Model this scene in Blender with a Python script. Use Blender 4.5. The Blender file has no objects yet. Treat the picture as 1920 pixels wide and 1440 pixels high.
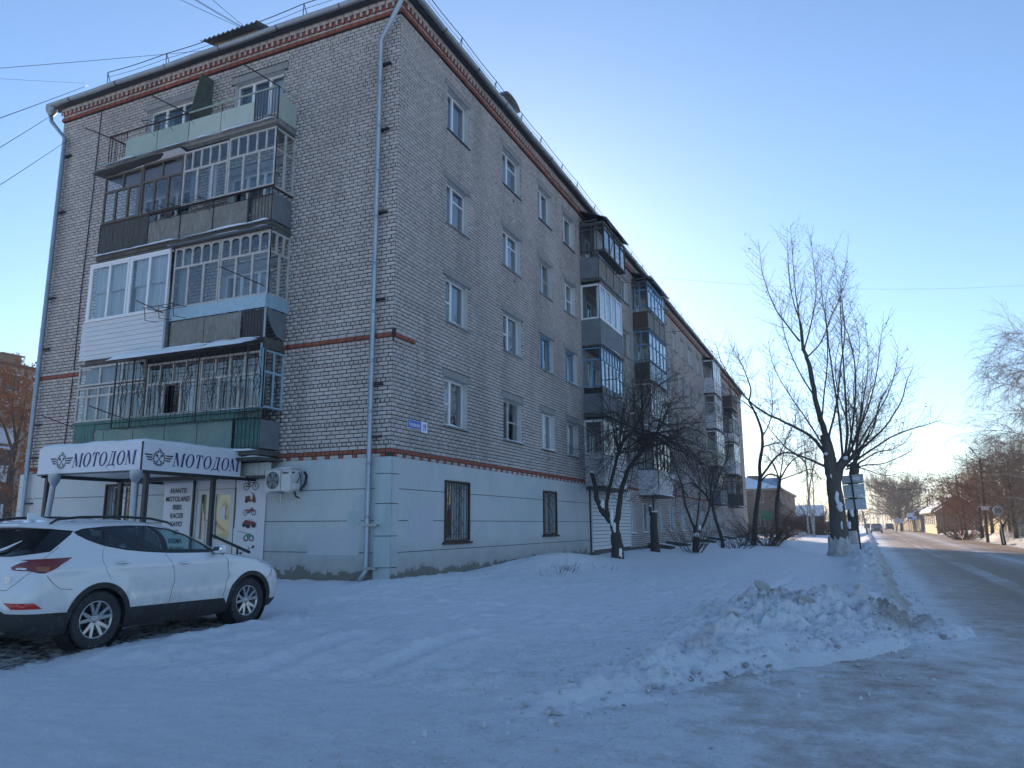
import bpy, math, random
import numpy as np
from mathutils import Vector, Matrix
from mathutils.geometry import delaunay_2d_cdt

sc = bpy.context.scene
R = math.radians
rnd = random.Random(7)

# ------------------------------------------------------------------ camera
CAM = Vector((9.4369, -14.3915, 1.6))
YAW, PITCH, ROLL, FPX = R(23.9564), R(10.7296), R(-0.3514), 1397.7
cd = bpy.data.cameras.new('camera')
cam = bpy.data.objects.new('camera', cd)
sc.collection.objects.link(cam)
_f = Vector((-math.sin(YAW)*math.cos(PITCH), math.cos(YAW)*math.cos(PITCH), math.sin(PITCH)))
_r = Vector((math.cos(YAW), math.sin(YAW), 0)); _u = _r.cross(_f)
_r2 = _r*math.cos(ROLL) + _u*math.sin(ROLL); _u2 = -_r*math.sin(ROLL) + _u*math.cos(ROLL)
M = Matrix((( _r2.x, _u2.x, -_f.x, CAM.x), (_r2.y, _u2.y, -_f.y, CAM.y), (_r2.z, _u2.z, -_f.z, CAM.z), (0, 0, 0, 1)))
cam.matrix_world = M
cd.sensor_width = 36.0; cd.lens = FPX/1920*36.0; cd.clip_start = 0.1; cd.clip_end = 3000
sc.camera = cam

# ------------------------------------------------------------------ sky, sun, exposure
SUN_AZ, SUN_EL = R(27), R(15.5)        # azimuth from +Y towards -X
w = bpy.data.worlds.new('World'); sc.world = w; w.use_nodes = True
nt = w.node_tree; nt.nodes.clear()
sky = nt.nodes.new('ShaderNodeTexSky'); sky.sky_type = 'NISHITA'; sky.sun_disc = False
sky.sun_elevation = SUN_EL; sky.sun_rotation = -SUN_AZ
sky.altitude = 400; sky.air_density = 1.0; sky.dust_density = 0.35; sky.ozone_density = 3.5
bg = nt.nodes.new('ShaderNodeBackground'); bg.inputs['Strength'].default_value = 0.11
wo = nt.nodes.new('ShaderNodeOutputWorld')
nt.links.new(sky.outputs[0], bg.inputs[0]); nt.links.new(bg.outputs[0], wo.inputs[0])
sl = bpy.data.lights.new('sun', 'SUN'); sl.energy = 4.6; sl.angle = R(0.55); sl.color = (1.0, 0.80, 0.60)
so = bpy.data.objects.new('sun', sl); sc.collection.objects.link(so)
sdir = Vector((-math.sin(SUN_AZ)*math.cos(SUN_EL), math.cos(SUN_AZ)*math.cos(SUN_EL), math.sin(SUN_EL)))
so.rotation_euler = sdir.to_track_quat('Z', 'Y').to_euler()
sc.view_settings.view_transform = 'Standard'; sc.view_settings.look = 'None'
sc.view_settings.gamma = 1; sc.view_settings.use_curve_mapping = False
sc.view_settings.exposure = 1.15

# ------------------------------------------------------------------ helpers
def link(o, parent=None):
    sc.collection.objects.link(o)
    if parent is not None: o.parent = parent
    return o
def tag(o, label=None, cat=None, group=None, kind=None):
    if label: o['label'] = label
    if cat: o['category'] = cat
    if group: o['group'] = group
    if kind: o['kind'] = kind
    return o
def empty(name, loc=(0, 0, 0), rz=0.0):
    o = bpy.data.objects.new(name, None); link(o); o.location = loc; o.rotation_euler = (0, 0, rz)
    o.empty_display_size = 0.3
    return o
class Fr:
    """plane frame: u along, z up, d outwards"""
    def __init__(s, O, U, N): s.O = Vector(O); s.U = Vector(U); s.N = Vector(N)
    def __call__(s, u, z, d=0.0):
        p = s.O + s.U*u + s.N*d; return (p.x, p.y, p.z+z)
FR = Fr((0, 0, 0), (0, 1, 0), (1, 0, 0))       # long street facade, u = +Y
FL = Fr((0, 0, 0), (-1, 0, 0), (0, -1, 0))     # end facade, u = -X
class MB:
    def __init__(s): s.v = []; s.f = []; s.m = []; s.mi = 0
    def quad(s, a, b, c, d):
        n = len(s.v); s.v += [a, b, c, d]; s.f.append((n, n+1, n+2, n+3)); s.m.append(s.mi)
    def poly(s, pts):
        n = len(s.v); s.v += [tuple(p) for p in pts]; s.f.append(tuple(range(n, n+len(pts)))); s.m.append(s.mi)
    def hexa(s, P):
        n = len(s.v); s.v += [tuple(p) for p in P]
        for q in ((0,3,2,1),(4,5,6,7),(0,1,5,4),(1,2,6,5),(2,3,7,6),(3,0,4,7)):
            s.f.append(tuple(n+i for i in q)); s.m.append(s.mi)
    def box(s, x0, y0, z0, x1, y1, z1):
        s.hexa([(x0,y0,z0),(x1,y0,z0),(x1,y1,z0),(x0,y1,z0),(x0,y0,z1),(x1,y0,z1),(x1,y1,z1),(x0,y1,z1)])
    def fb(s, fr, u0, u1, z0, z1, d0, d1):
        s.hexa([fr(u0,z0,d0), fr(u1,z0,d0), fr(u1,z0,d1), fr(u0,z0,d1), fr(u0,z1,d0), fr(u1,z1,d0), fr(u1,z1,d1), fr(u0,z1,d1)])
    def tube(s, pts, rad, n=6, caps=True):
        pts = [Vector(p) for p in pts]
        if not hasattr(rad, '__len__'): rad = [rad]*len(pts)
        base = len(s.v); up = None
        for i, p in enumerate(pts):
            t = (pts[min(i+1, len(pts)-1)] - pts[max(i-1, 0)])
            if t.length < 1e-9: t = Vector((0, 0, 1))
            t.normalize()
            if up is None: up = t.orthogonal().normalized()
            else:
                up = up - t*up.dot(t)
                if up.length < 1e-6: up = t.orthogonal()
                up.normalize()
            q = t.cross(up)
            for k in range(n):
                a = 2*math.pi*k/n
                v = p + (up*math.cos(a) + q*math.sin(a))*rad[i]
                s.v.append((v.x, v.y, v.z))
        for i in range(len(pts)-1):
            for k in range(n):
                a = base+i*n+k; b = base+i*n+(k+1) % n
                s.f.append((a, b, b+n, a+n)); s.m.append(s.mi)
        if caps and n > 2:
            s.f.append(tuple(base+k for k in range(n-1, -1, -1))); s.m.append(s.mi)
            e = base+(len(pts)-1)*n
            s.f.append(tuple(e+k for k in range(n))); s.m.append(s.mi)
    def bar(s, a, b, r, n=6): s.tube([a, b], r, n)
    def lathe(s, prof, O, A, n=24, B=None):
        """prof: (radius, along) ; axis A through O"""
        O = Vector(O); A = Vector(A).normalized(); X = A.orthogonal().normalized() if B is None else Vector(B).normalized(); Y = A.cross(X)
        base = len(s.v)
        for r, h in prof:
            for k in range(n):
                a = 2*math.pi*k/n; p = O + A*h + (X*math.cos(a)+Y*math.sin(a))*r
                s.v.append((p.x, p.y, p.z))
        for i in range(len(prof)-1):
            for k in range(n):
                a = base+i*n+k; b = base+i*n+(k+1) % n
                s.f.append((a, b, b+n, a+n)); s.m.append(s.mi)
    def prism(s, poly, fr, d0, d1):
        n = len(poly); b = len(s.v)
        s.v += [fr(u, z, d0) for u, z in poly] + [fr(u, z, d1) for u, z in poly]
        s.f.append(tuple(b+i for i in range(n-1, -1, -1))); s.m.append(s.mi)
        s.f.append(tuple(b+n+i for i in range(n))); s.m.append(s.mi)
        for i in range(n):
            j = (i+1) % n; s.f.append((b+i, b+j, b+n+j, b+n+i)); s.m.append(s.mi)
    def build(s, name, mats, parent=None, smooth=False, **kw):
        me = bpy.data.meshes.new(name); me.from_pydata(s.v, [], s.f)
        if not isinstance(mats, (list, tuple)): mats = [mats]
        for m in mats: me.materials.append(m)
        if len(mats) > 1: me.polygons.foreach_set('material_index', s.m)
        if smooth: me.polygons.foreach_set('use_smooth', [True]*len(me.polygons))
        me.update()
        o = bpy.data.objects.new(name, me); link(o, parent)
        if parent is not None: pass
        tag(o, **kw); return o
def local(o_parent):
    return o_parent
def copy_tree(o, parent=None):
    c = o.copy(); sc.collection.objects.link(c); c.parent = parent
    for ch in list(o.children): copy_tree(ch, c)
    return c
def npmesh(name, V, F, mats, parent=None, smooth=False, attr=None, **kw):
    """V (n,3) float, F (m,4) int quads"""
    me = bpy.data.meshes.new(name); V = np.asarray(V, np.float32); F = np.asarray(F, np.int32)
    k = F.shape[1]
    me.vertices.add(len(V)); me.vertices.foreach_set('co', V.ravel())
    me.loops.add(F.size); me.loops.foreach_set('vertex_index', F.ravel())
    me.polygons.add(len(F)); me.polygons.foreach_set('loop_start', np.arange(0, F.size, k, dtype=np.int32))
    me.polygons.foreach_set('loop_total', np.full(len(F), k, np.int32))
    if smooth: me.polygons.foreach_set('use_smooth', np.ones(len(F), bool))
    if not isinstance(mats, (list, tuple)): mats = [mats]
    for m in mats: me.materials.append(m)
    me.update(calc_edges=True)
    for an, (dom, data) in (attr or {}).items():
        a = me.attributes.new(an, 'FLOAT', dom); a.data.foreach_set('value', np.asarray(data, np.float32).ravel())
    o = bpy.data.objects.new(name, me); link(o, parent); tag(o, **kw); return o

# ------------------------------------------------------------------ value noise (numpy)
def _h(ix, iy, seed):
    n = (ix.astype(np.int64)*374761393 + iy.astype(np.int64)*668265263 + seed*974634777) & 0xffffffff
    n = ((n ^ (n >> 13))*1274126177) & 0xffffffff
    return ((n ^ (n >> 16)) & 0xffff)/65535.0
def vn(x, y, seed=0):
    x = np.asarray(x, float); y = np.asarray(y, float)
    ix = np.floor(x); iy = np.floor(y); fx = x-ix; fy = y-iy
    fx = fx*fx*(3-2*fx); fy = fy*fy*(3-2*fy)
    a = _h(ix, iy, seed); b = _h(ix+1, iy, seed); c = _h(ix, iy+1, seed); d = _h(ix+1, iy+1, seed)
    return (a*(1-fx)+b*fx)*(1-fy) + (c*(1-fx)+d*fx)*fy - 0.5
def fbm(x, y, f, o=4, seed=0, g=0.5):
    r = 0; a = 1.0
    for i in range(o):
        r = r + a*vn(x*f, y*f, seed+i*17); f *= 2.03; a *= g
    return r
def sstep(a, b, x):
    t = np.clip((x-a)/(b-a), 0, 1); return t*t*(3-2*t)

# ------------------------------------------------------------------ materials
MAT = {}
def mat(name, col, rough=0.7, metal=0.0, spec=0.5, noise=None, bump=0.0, bscale=40.0, var=0.0, streak=None, coat=0.0):
    """principled with noise colour variation. noise=(scale, amount, colour2)"""
    m = bpy.data.materials.new(name); m.use_nodes = True; t = m.node_tree; N = t.nodes; L = t.links
    b = N['Principled BSDF']; b.inputs['Roughness'].default_value = rough; b.inputs['Metallic'].default_value = metal
    b.inputs['Specular IOR Level'].default_value = spec
    b.inputs['Coat Weight'].default_value = coat
    tc = N.new('ShaderNodeTexCoord').outputs['Object']
    cur = None
    rgb = N.new('ShaderNodeRGB'); rgb.outputs[0].default_value = (*col, 1); cur = rgb.outputs[0]
    def mix(fac, a, bb, mode='MIX'):
        x = N.new('ShaderNodeMix'); x.data_type = 'RGBA'; x.blend_type = mode
        if hasattr(fac, 'is_linked'): L.new(fac, x.inputs[0])
        else: x.inputs[0].default_value = fac
        L.new(a, x.inputs[6])
        if hasattr(bb, 'is_linked'): L.new(bb, x.inputs[7])
        else: x.inputs[7].default_value = (*bb, 1)
        return x.outputs[2]
    def nz(scale, detail=4, stretch=None, lo=0.35, hi=0.65):
        v = tc
        if stretch:
            mp = N.new('ShaderNodeMapping'); mp.inputs['Scale'].default_value = stretch; L.new(tc, mp.inputs[0]); v = mp.outputs[0]
        n = N.new('ShaderNodeTexNoise'); n.inputs['Scale'].default_value = scale; n.inputs['Detail'].default_value = detail
        n.inputs['Roughness'].default_value = 0.6
        L.new(v, n.inputs['Vector'])
        r = N.new('ShaderNodeMapRange'); r.inputs[1].default_value = lo; r.inputs[2].default_value = hi
        L.new(n.outputs[0], r.inputs[0]); return r.outputs[0]
    if noise:
        for (s_, amt, c2, *st) in (noise if isinstance(noise, list) else [noise]):
            f = nz(s_, stretch=st[0] if st else None, lo=st[1] if len(st) > 1 else 0.35, hi=st[2] if len(st) > 2 else 0.65)
            mm = N.new('ShaderNodeMath'); mm.operation = 'MULTIPLY'; mm.inputs[1].default_value = amt; L.new(f, mm.inputs[0])
            cur = mix(mm.outputs[0], cur, c2)
    if var:
        oi = N.new('ShaderNodeObjectInfo'); r = N.new('ShaderNodeMapRange')
        r.inputs[3].default_value = 1-var; r.inputs[4].default_value = 1+var; L.new(oi.outputs['Random'], r.inputs[0])
        hs = N.new('ShaderNodeHueSaturation'); L.new(r.outputs[0], hs.inputs['Value']); L.new(cur, hs.inputs['Color']); cur = hs.outputs[0]
    L.new(cur, b.inputs['Base Color'])
    if bump:
        n = N.new('ShaderNodeTexNoise'); n.inputs['Scale'].default_value = bscale; n.inputs['Detail'].default_value = 5; L.new(tc, n.inputs['Vector'])
        bp = N.new('ShaderNodeBump'); bp.inputs['Strength'].default_value = min(1, bump*10) ; bp.inputs['Distance'].default_value = bump
        L.new(n.outputs[0], bp.inputs['Height']); L.new(bp.outputs[0], b.inputs['Normal'])
    MAT[name] = m; return m

def brick_mat(name, col, col2, stuff):
    m = mat(name, col, 0.9, noise=[(2.2, 0.35, col2), (60, 0.25, tuple(c*0.8 for c in col))], bump=0.003, bscale=160)
    t = m.node_tree; N = t.nodes; L = t.links; b = N['Principled BSDF']
    src = b.inputs['Base Color'].links[0].from_socket
    if stuff:
        a = N.new('ShaderNodeAttribute'); a.attribute_name = 'tint'; rs = a.outputs['Fac']
    else:
        rs = N.new('ShaderNodeObjectInfo').outputs['Random']
    r = N.new('ShaderNodeMapRange'); r.inputs[3].default_value = 0.88; r.inputs[4].default_value = 1.06; L.new(rs, r.inputs[0])
    # rain streaks and damp stains running down the wall
    gp = N.new('ShaderNodeNewGeometry').outputs['Position']; last = src
    for sc_, st_, lo, hi, c_ in ((1.0, (1, 1, .16), .50, .68, tuple(k*.62 for k in col)), (.35, (1, 1, .5), .48, .66, tuple(k*.80 for k in col2)), (2.6, (1, 1, .10), .56, .72, tuple(k*1.12 for k in col))):
        mp = N.new('ShaderNodeMapping'); mp.inputs['Scale'].default_value = st_; L.new(gp, mp.inputs[0])
        n = N.new('ShaderNodeTexNoise'); n.inputs['Scale'].default_value = sc_; n.inputs['Detail'].default_value = 6; L.new(mp.outputs[0], n.inputs['Vector'])
        q = N.new('ShaderNodeMapRange'); q.inputs[1].default_value = lo; q.inputs[2].default_value = hi; q.inputs[4].default_value = .55; L.new(n.outputs[0], q.inputs[0])
        x = N.new('ShaderNodeMix'); x.data_type = 'RGBA'; L.new(q.outputs[0], x.inputs[0]); L.new(last, x.inputs[6]); x.inputs[7].default_value = (*c_, 1); last = x.outputs[2]
    src = last
    hs = N.new('ShaderNodeHueSaturation'); L.new(r.outputs[0], hs.inputs['Value']); L.new(src, hs.inputs['Color'])
    L.new(hs.outputs[0], b.inputs['Base Color']); return m
WB, WB2 = (0.53, 0.478, 0.46), (0.44, 0.385, 0.36)
brick_mat('white_brick_many', WB, WB2, True); brick_mat('white_brick', WB, WB2, False)
brick_mat('red_brick_many', (0.31, 0.092, 0.058), (0.20, 0.055, 0.038), True)
mat('red_brick', (0.31, 0.092, 0.058), 0.9, noise=(3, 0.5, (0.20, 0.055, 0.038)), bump=0.003, bscale=120)
mat('mortar', (0.052, 0.043, 0.039), 0.95, noise=(20, 0.5, (0.05, 0.042, 0.038)), bump=0.004, bscale=90)
mat('concrete', (0.22, 0.215, 0.205), 0.9, noise=[(3, 0.6, (0.13, 0.12, 0.11)), (25, 0.3, (0.28, 0.27, 0.26))], bump=0.003, bscale=60)
mat('concrete_dark', (0.12, 0.112, 0.1), 0.95, noise=[(4, 0.6, (0.05, 0.045, 0.04))], bump=0.004, bscale=60)
mat('lintel', (0.29, 0.285, 0.28), 0.9, noise=[(5, 0.5, (0.16, 0.155, 0.15))], bump=0.002, bscale=80)
mat('render_white', (0.55, 0.555, 0.56), 0.85, noise=[(6, 0.4, (0.42, 0.42, 0.42))], bump=0.002, bscale=50)
mat('pvc', (0.72, 0.73, 0.75), 0.35, noise=(3, 0.15, (0.55, 0.56, 0.58)))
mat('white_wood', (0.50, 0.49, 0.48), 0.7, noise=[(9, 0.6, (0.33, 0.30, 0.28)), (35, 0.5, (0.16, 0.13, 0.11), None, 0.56, 0.66)], bump=0.002, bscale=50)
mat('brown_wood', (0.13, 0.105, 0.09), 0.8, noise=[(8, 0.6, (0.05, 0.04, 0.035)), (30, 0.5, (0.30, 0.27, 0.24), None, 0.55, 0.66)], bump=0.002)
mat('dark_wood', (0.085, 0.083, 0.082), 0.9, noise=[(7, 0.7, (0.03, 0.028, 0.026), (6, 6, 0.5)), (18, 0.4, (0.20, 0.20, 0.20), (6, 6, .5), .55, .68)], bump=0.003)
mat('blue_paint', (0.12, 0.27, 0.44), 0.5, noise=(8, 0.5, (0.07, 0.17, 0.30)))
mat('lightblue_paint', (0.33, 0.47, 0.56), 0.5, noise=(8, 0.5, (0.22, 0.33, 0.42)))
mat('teal_paint', (0.17, 0.235, 0.215), 0.6, noise=[(1.6, 0.75, (0.07, 0.17, 0.16)), (7, .5, (.20, .27, .25), (3, 3, .4), .52, .7), (30, 0.5, (0.12, 0.09, 0.07), (1, 1, .3), .57, .68)])
mat('teal_dark', (0.06, 0.17, 0.15), 0.7, noise=[(5, 0.6, (0.03, 0.07, 0.07))])
mat('mint_panel', (0.35, 0.42, 0.37), 0.7, noise=[(2.5, 0.55, (0.27, 0.34, 0.31)), (14, 0.55, (0.13, 0.20, 0.17), (3, 3, .35), .58, .72)], bump=0.001)
mat('mint_panel_pale', (0.44, 0.48, 0.43), 0.7, noise=[(2.5, 0.5, (0.33, 0.42, 0.38)), (14, 0.6, (0.15, 0.20, 0.17), (3, 3, .35), .58, .72)], bump=0.001)
mat('grey_panel', (0.21, 0.20, 0.185), 0.85, noise=[(3, 0.6, (0.13, 0.12, 0.11)), (9, 0.7, (0.40, 0.40, 0.38), (3, 3, .35), .55, .72), (20, .6, (0.09, .07, .06), (4, 4, .3), .58, .72)], bump=0.002)
mat('slate_panel', (0.17, 0.19, 0.21), 0.8, noise=[(3, 0.6, (0.11, 0.12, 0.14)), (10, 0.4, (0.30, 0.32, 0.34), (3, 3, .4), .55, .75)], bump=0.001)
mat('rusty_green', (0.10, 0.16, 0.135), 0.8, noise=[(5, 0.8, (0.12, 0.055, 0.03)), (14, 0.6, (0.05, 0.07, 0.06))])
mat('rust', (0.07, 0.04, 0.03), 0.9, noise=(20, 0.6, (0.025, 0.02, 0.018)))
mat('iron_black', (0.016, 0.016, 0.018), 0.6, noise=(40, 0.4, (0.035, 0.028, 0.025)))
mat('galv', (0.30, 0.33, 0.36), 0.45, 0.7, noise=[(4, 0.5, (0.20, 0.23, 0.26)), (25, 0.3, (0.38, 0.40, 0.43))])
mat('pipe_blue', (0.30, 0.36, 0.42), 0.42, 0.6, noise=[(3, 0.6, (0.42, 0.47, 0.52), (1, 1, .6)), (30, .4, (.22, .25, .28))])
mat('roof_metal', (0.15, 0.18, 0.21), 0.45, 0.5, noise=(2, 0.6, (0.25, 0.28, 0.32)))
mat('roof_dark', (0.055, 0.06, 0.07), 0.6, 0.2)
mat('siding_white', (0.60, 0.62, 0.65), 0.5, noise=[(2, 0.4, (0.48, 0.50, 0.54), (1, 1, 4))])
mat('siding_cream', (0.50, 0.50, 0.40), 0.6, noise=(3, 0.3, (0.40, 0.40, 0.32)))
mat('brown_panel', (0.10, 0.055, 0.045), 0.7, noise=(5, 0.5, (0.06, 0.035, 0.03)))
mat('rose_panel', (0.20, 0.13, 0.12), 0.8, noise=(5, 0.5, (0.13, 0.09, 0.085)))
mat('interior', (0.10, 0.095, 0.09), 0.9)
mat('black', (0.012, 0.012, 0.013), 0.6)
mat('curtain', (0.55, 0.57, 0.60), 0.9, noise=[(2.0, 0.75, (0.30, 0.33, 0.37), (9, 9, 0.25))])
mat('curtain_dim', (0.22, 0.24, 0.27), 0.9, noise=[(2.0, 0.8, (0.09, 0.10, 0.12), (9, 9, 0.25))])
mat('sign_white', (0.66, 0.68, 0.74), 0.55, noise=[(1.5, 0.25, (0.55, 0.57, 0.64)), (8, 0.15, (0.5, .52, .56))], bump=0.004, bscale=3)
mat('sign_blue', (0.012, 0.016, 0.13), 0.6); mat('sign_black', (0.02, 0.02, 0.03), 0.6)
mat('plate_blue', (0.03, 0.09, 0.42), 0.35); mat('plate_white', (0.62, 0.68, 0.78), 0.35)
mat('print_red', (0.20, 0.035, 0.03), 0.6); mat('print_green', (0.05, 0.28, 0.16), 0.6)
mat('door_white', (0.58, 0.59, 0.61), 0.4)
mat('steel_dark', (0.028, 0.03, 0.036), 0.4, 0.2)
mat('ac_white', (0.60, 0.60, 0.585), 0.45, noise=(6, 0.3, (0.48, 0.47, 0.45)))
mat('wire', (0.02, 0.022, 0.026), 0.6)
mat('bark', (0.055, 0.046, 0.040), 0.95, noise=[(12, 0.7, (0.022, 0.018, 0.016), (1, 1, .25)), (40, .4, (0.10, .085, .075))], bump=0.02, bscale=18)
mat('bark_grey', (0.115, 0.10, 0.09), 0.95, noise=[(9, 0.7, (0.04, 0.034, 0.03), (1, 1, .2)), (30, .4, (0.17, .15, .135))], bump=0.03, bscale=14)
mat('twig', (0.075, 0.058, 0.048), 0.9); mat('twig_warm', (0.16, 0.085, 0.05), 0.9)
mat('twig_grey', (0.26, 0.20, 0.155), 0.9); mat('twig_red', (0.30, 0.16, 0.095), 0.9)
mat('dry_leaf', (0.30, 0.13, 0.045), 0.8, noise=(3, 0.7, (0.16, 0.05, 0.02)))
mat('berry_leaf', (0.30, 0.12, 0.06), 0.8, noise=(3, 0.7, (0.09, 0.03, 0.02)))
mat('whitewash', (0.50, 0.50, 0.49), 0.9, noise=[(7, 0.7, (0.20, 0.17, 0.15), (1, 1, .6)), (25, .5, (.6, .6, .6))], bump=0.02, bscale=15)
mat('birch_bark', (0.50, 0.49, 0.46), 0.8, noise=[(9, 0.8, (0.05, 0.045, 0.04), (.5, .5, 3), .52, .62)])
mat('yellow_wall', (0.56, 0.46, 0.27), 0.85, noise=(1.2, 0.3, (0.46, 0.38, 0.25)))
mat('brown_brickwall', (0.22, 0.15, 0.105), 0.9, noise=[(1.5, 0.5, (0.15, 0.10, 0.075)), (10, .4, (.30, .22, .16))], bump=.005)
mat('tan_wall', (0.33, 0.28, 0.225), 0.9, noise=[(1.0, 0.5, (0.25, 0.20, 0.16)), (9, 0.3, (0.40, 0.35, 0.29))])
mat('fence_wood', (0.30, 0.24, 0.17), 0.9, noise=(4, 0.5, (0.18, 0.14, 0.10)), var=0.15)
mat('pole_wood', (0.13, 0.085, 0.055), 0.9, noise=(6, 0.5, (0.06, 0.04, 0.03), (1, 1, .2)))
mat('pole_concrete', (0.36, 0.35, 0.33), 0.9)
mat('green_sign', (0.02, 0.22, 0.09), 0.5); mat('green_paint', (0.05, 0.14, 0.075), 0.6)
mat('slate_roof', (0.14, 0.13, 0.125), 0.9)
mat('road_sign_back', (0.46, 0.52, 0.58), 0.45, 0.2, noise=(4, 0.5, (0.36, 0.43, 0.50)))
mat('blue_bld', (0.25, 0.36, 0.5), 0.8)
mat('poster_a', (0.55, 0.47, 0.30), 0.6); mat('poster_b', (0.42, 0.35, 0.22), 0.6); mat('poster_c', (0.08, 0.06, 0.04), 0.6); mat('poster_d', (0.10, 0.30, 0.05), 0.6)
mat('car_paint', (0.70, 0.71, 0.73), 0.28, spec=0.5, coat=0.6, noise=[(2.2, 0.25, (0.60, 0.60, 0.61)), (30, .10, (.5, .5, .5))])
mat('cladding', (0.013, 0.013, 0.015), 0.6, noise=[(6, .3, (0.028, 0.027, 0.026)), (11, .5, (.11, .105, .10), None, .54, .72)]); mat('car_trim', (0.008, 0.008, 0.009), 0.25)
mat('chrome', (0.75, 0.76, 0.78), 0.12, 1.0); mat('alloy', (0.42, 0.43, 0.45), 0.30, 0.9, noise=(8, .3, (.4, .4, .42)))
mat('tyre', (0.018, 0.018, 0.019), 0.85, noise=[(9, .6, (0.05, 0.05, 0.055)), (22, .8, (0.5, 0.52, 0.55), None, .66, .74)], bump=.004, bscale=60)
mat('tail_red', (0.20, 0.014, 0.010), 0.08, coat=.8, noise=(9, .5, (0.09, 0.008, 0.008))); mat('tail_amber', (0.30, 0.09, 0.02), 0.08, coat=.8); mat('reflector', (0.42, 0.02, 0.015), 0.15)
mat('lamp_clear', (0.55, 0.58, 0.62), 0.08, .5, coat=1.0)
mat('grey_car', (0.20, 0.22, 0.24), 0.3, coat=.5); mat('dark_car', (0.05, 0.055, 0.065), 0.3, coat=.5)
mat('dark_glass', (0.05, 0.06, 0.075), 0.12)
mat('sign_grey', (0.42, 0.42, 0.40), 0.6)
HAZE = 0.0009
def grime():
    m = MAT['car_paint']; t = m.node_tree; N = t.nodes; L = t.links; b = N['Principled BSDF']; src = b.inputs['Base Color'].links[0].from_socket
    tc = N.new('ShaderNodeTexCoord').outputs['Object']; sp = N.new('ShaderNodeSeparateXYZ'); L.new(tc, sp.inputs[0])
    n = N.new('ShaderNodeTexNoise'); n.inputs['Scale'].default_value = 5; n.inputs['Detail'].default_value = 8; n.inputs['Roughness'].default_value = .7; L.new(tc, n.inputs['Vector'])
    r = N.new('ShaderNodeMapRange'); r.inputs[1].default_value = 1.0; r.inputs[2].default_value = .35; r.inputs[4].default_value = .9; L.new(sp.outputs[2], r.inputs[0])
    q = N.new('ShaderNodeMapRange'); q.inputs[1].default_value = .35; q.inputs[2].default_value = .7; L.new(n.outputs[0], q.inputs[0])
    mm = N.new('ShaderNodeMath'); mm.operation = 'MULTIPLY'; L.new(r.outputs[0], mm.inputs[0]); L.new(q.outputs[0], mm.inputs[1])
    x = N.new('ShaderNodeMix'); x.data_type = 'RGBA'; L.new(mm.outputs[0], x.inputs[0]); L.new(src, x.inputs[6]); x.inputs[7].default_value = (.36, .34, .32, 1); L.new(x.outputs[2], b.inputs['Base Color'])
    rr = N.new('ShaderNodeMapRange'); rr.inputs[3].default_value = .24; rr.inputs[4].default_value = .6; L.new(mm.outputs[0], rr.inputs[0]); L.new(rr.outputs[0], b.inputs['Roughness'])
grime()
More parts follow.
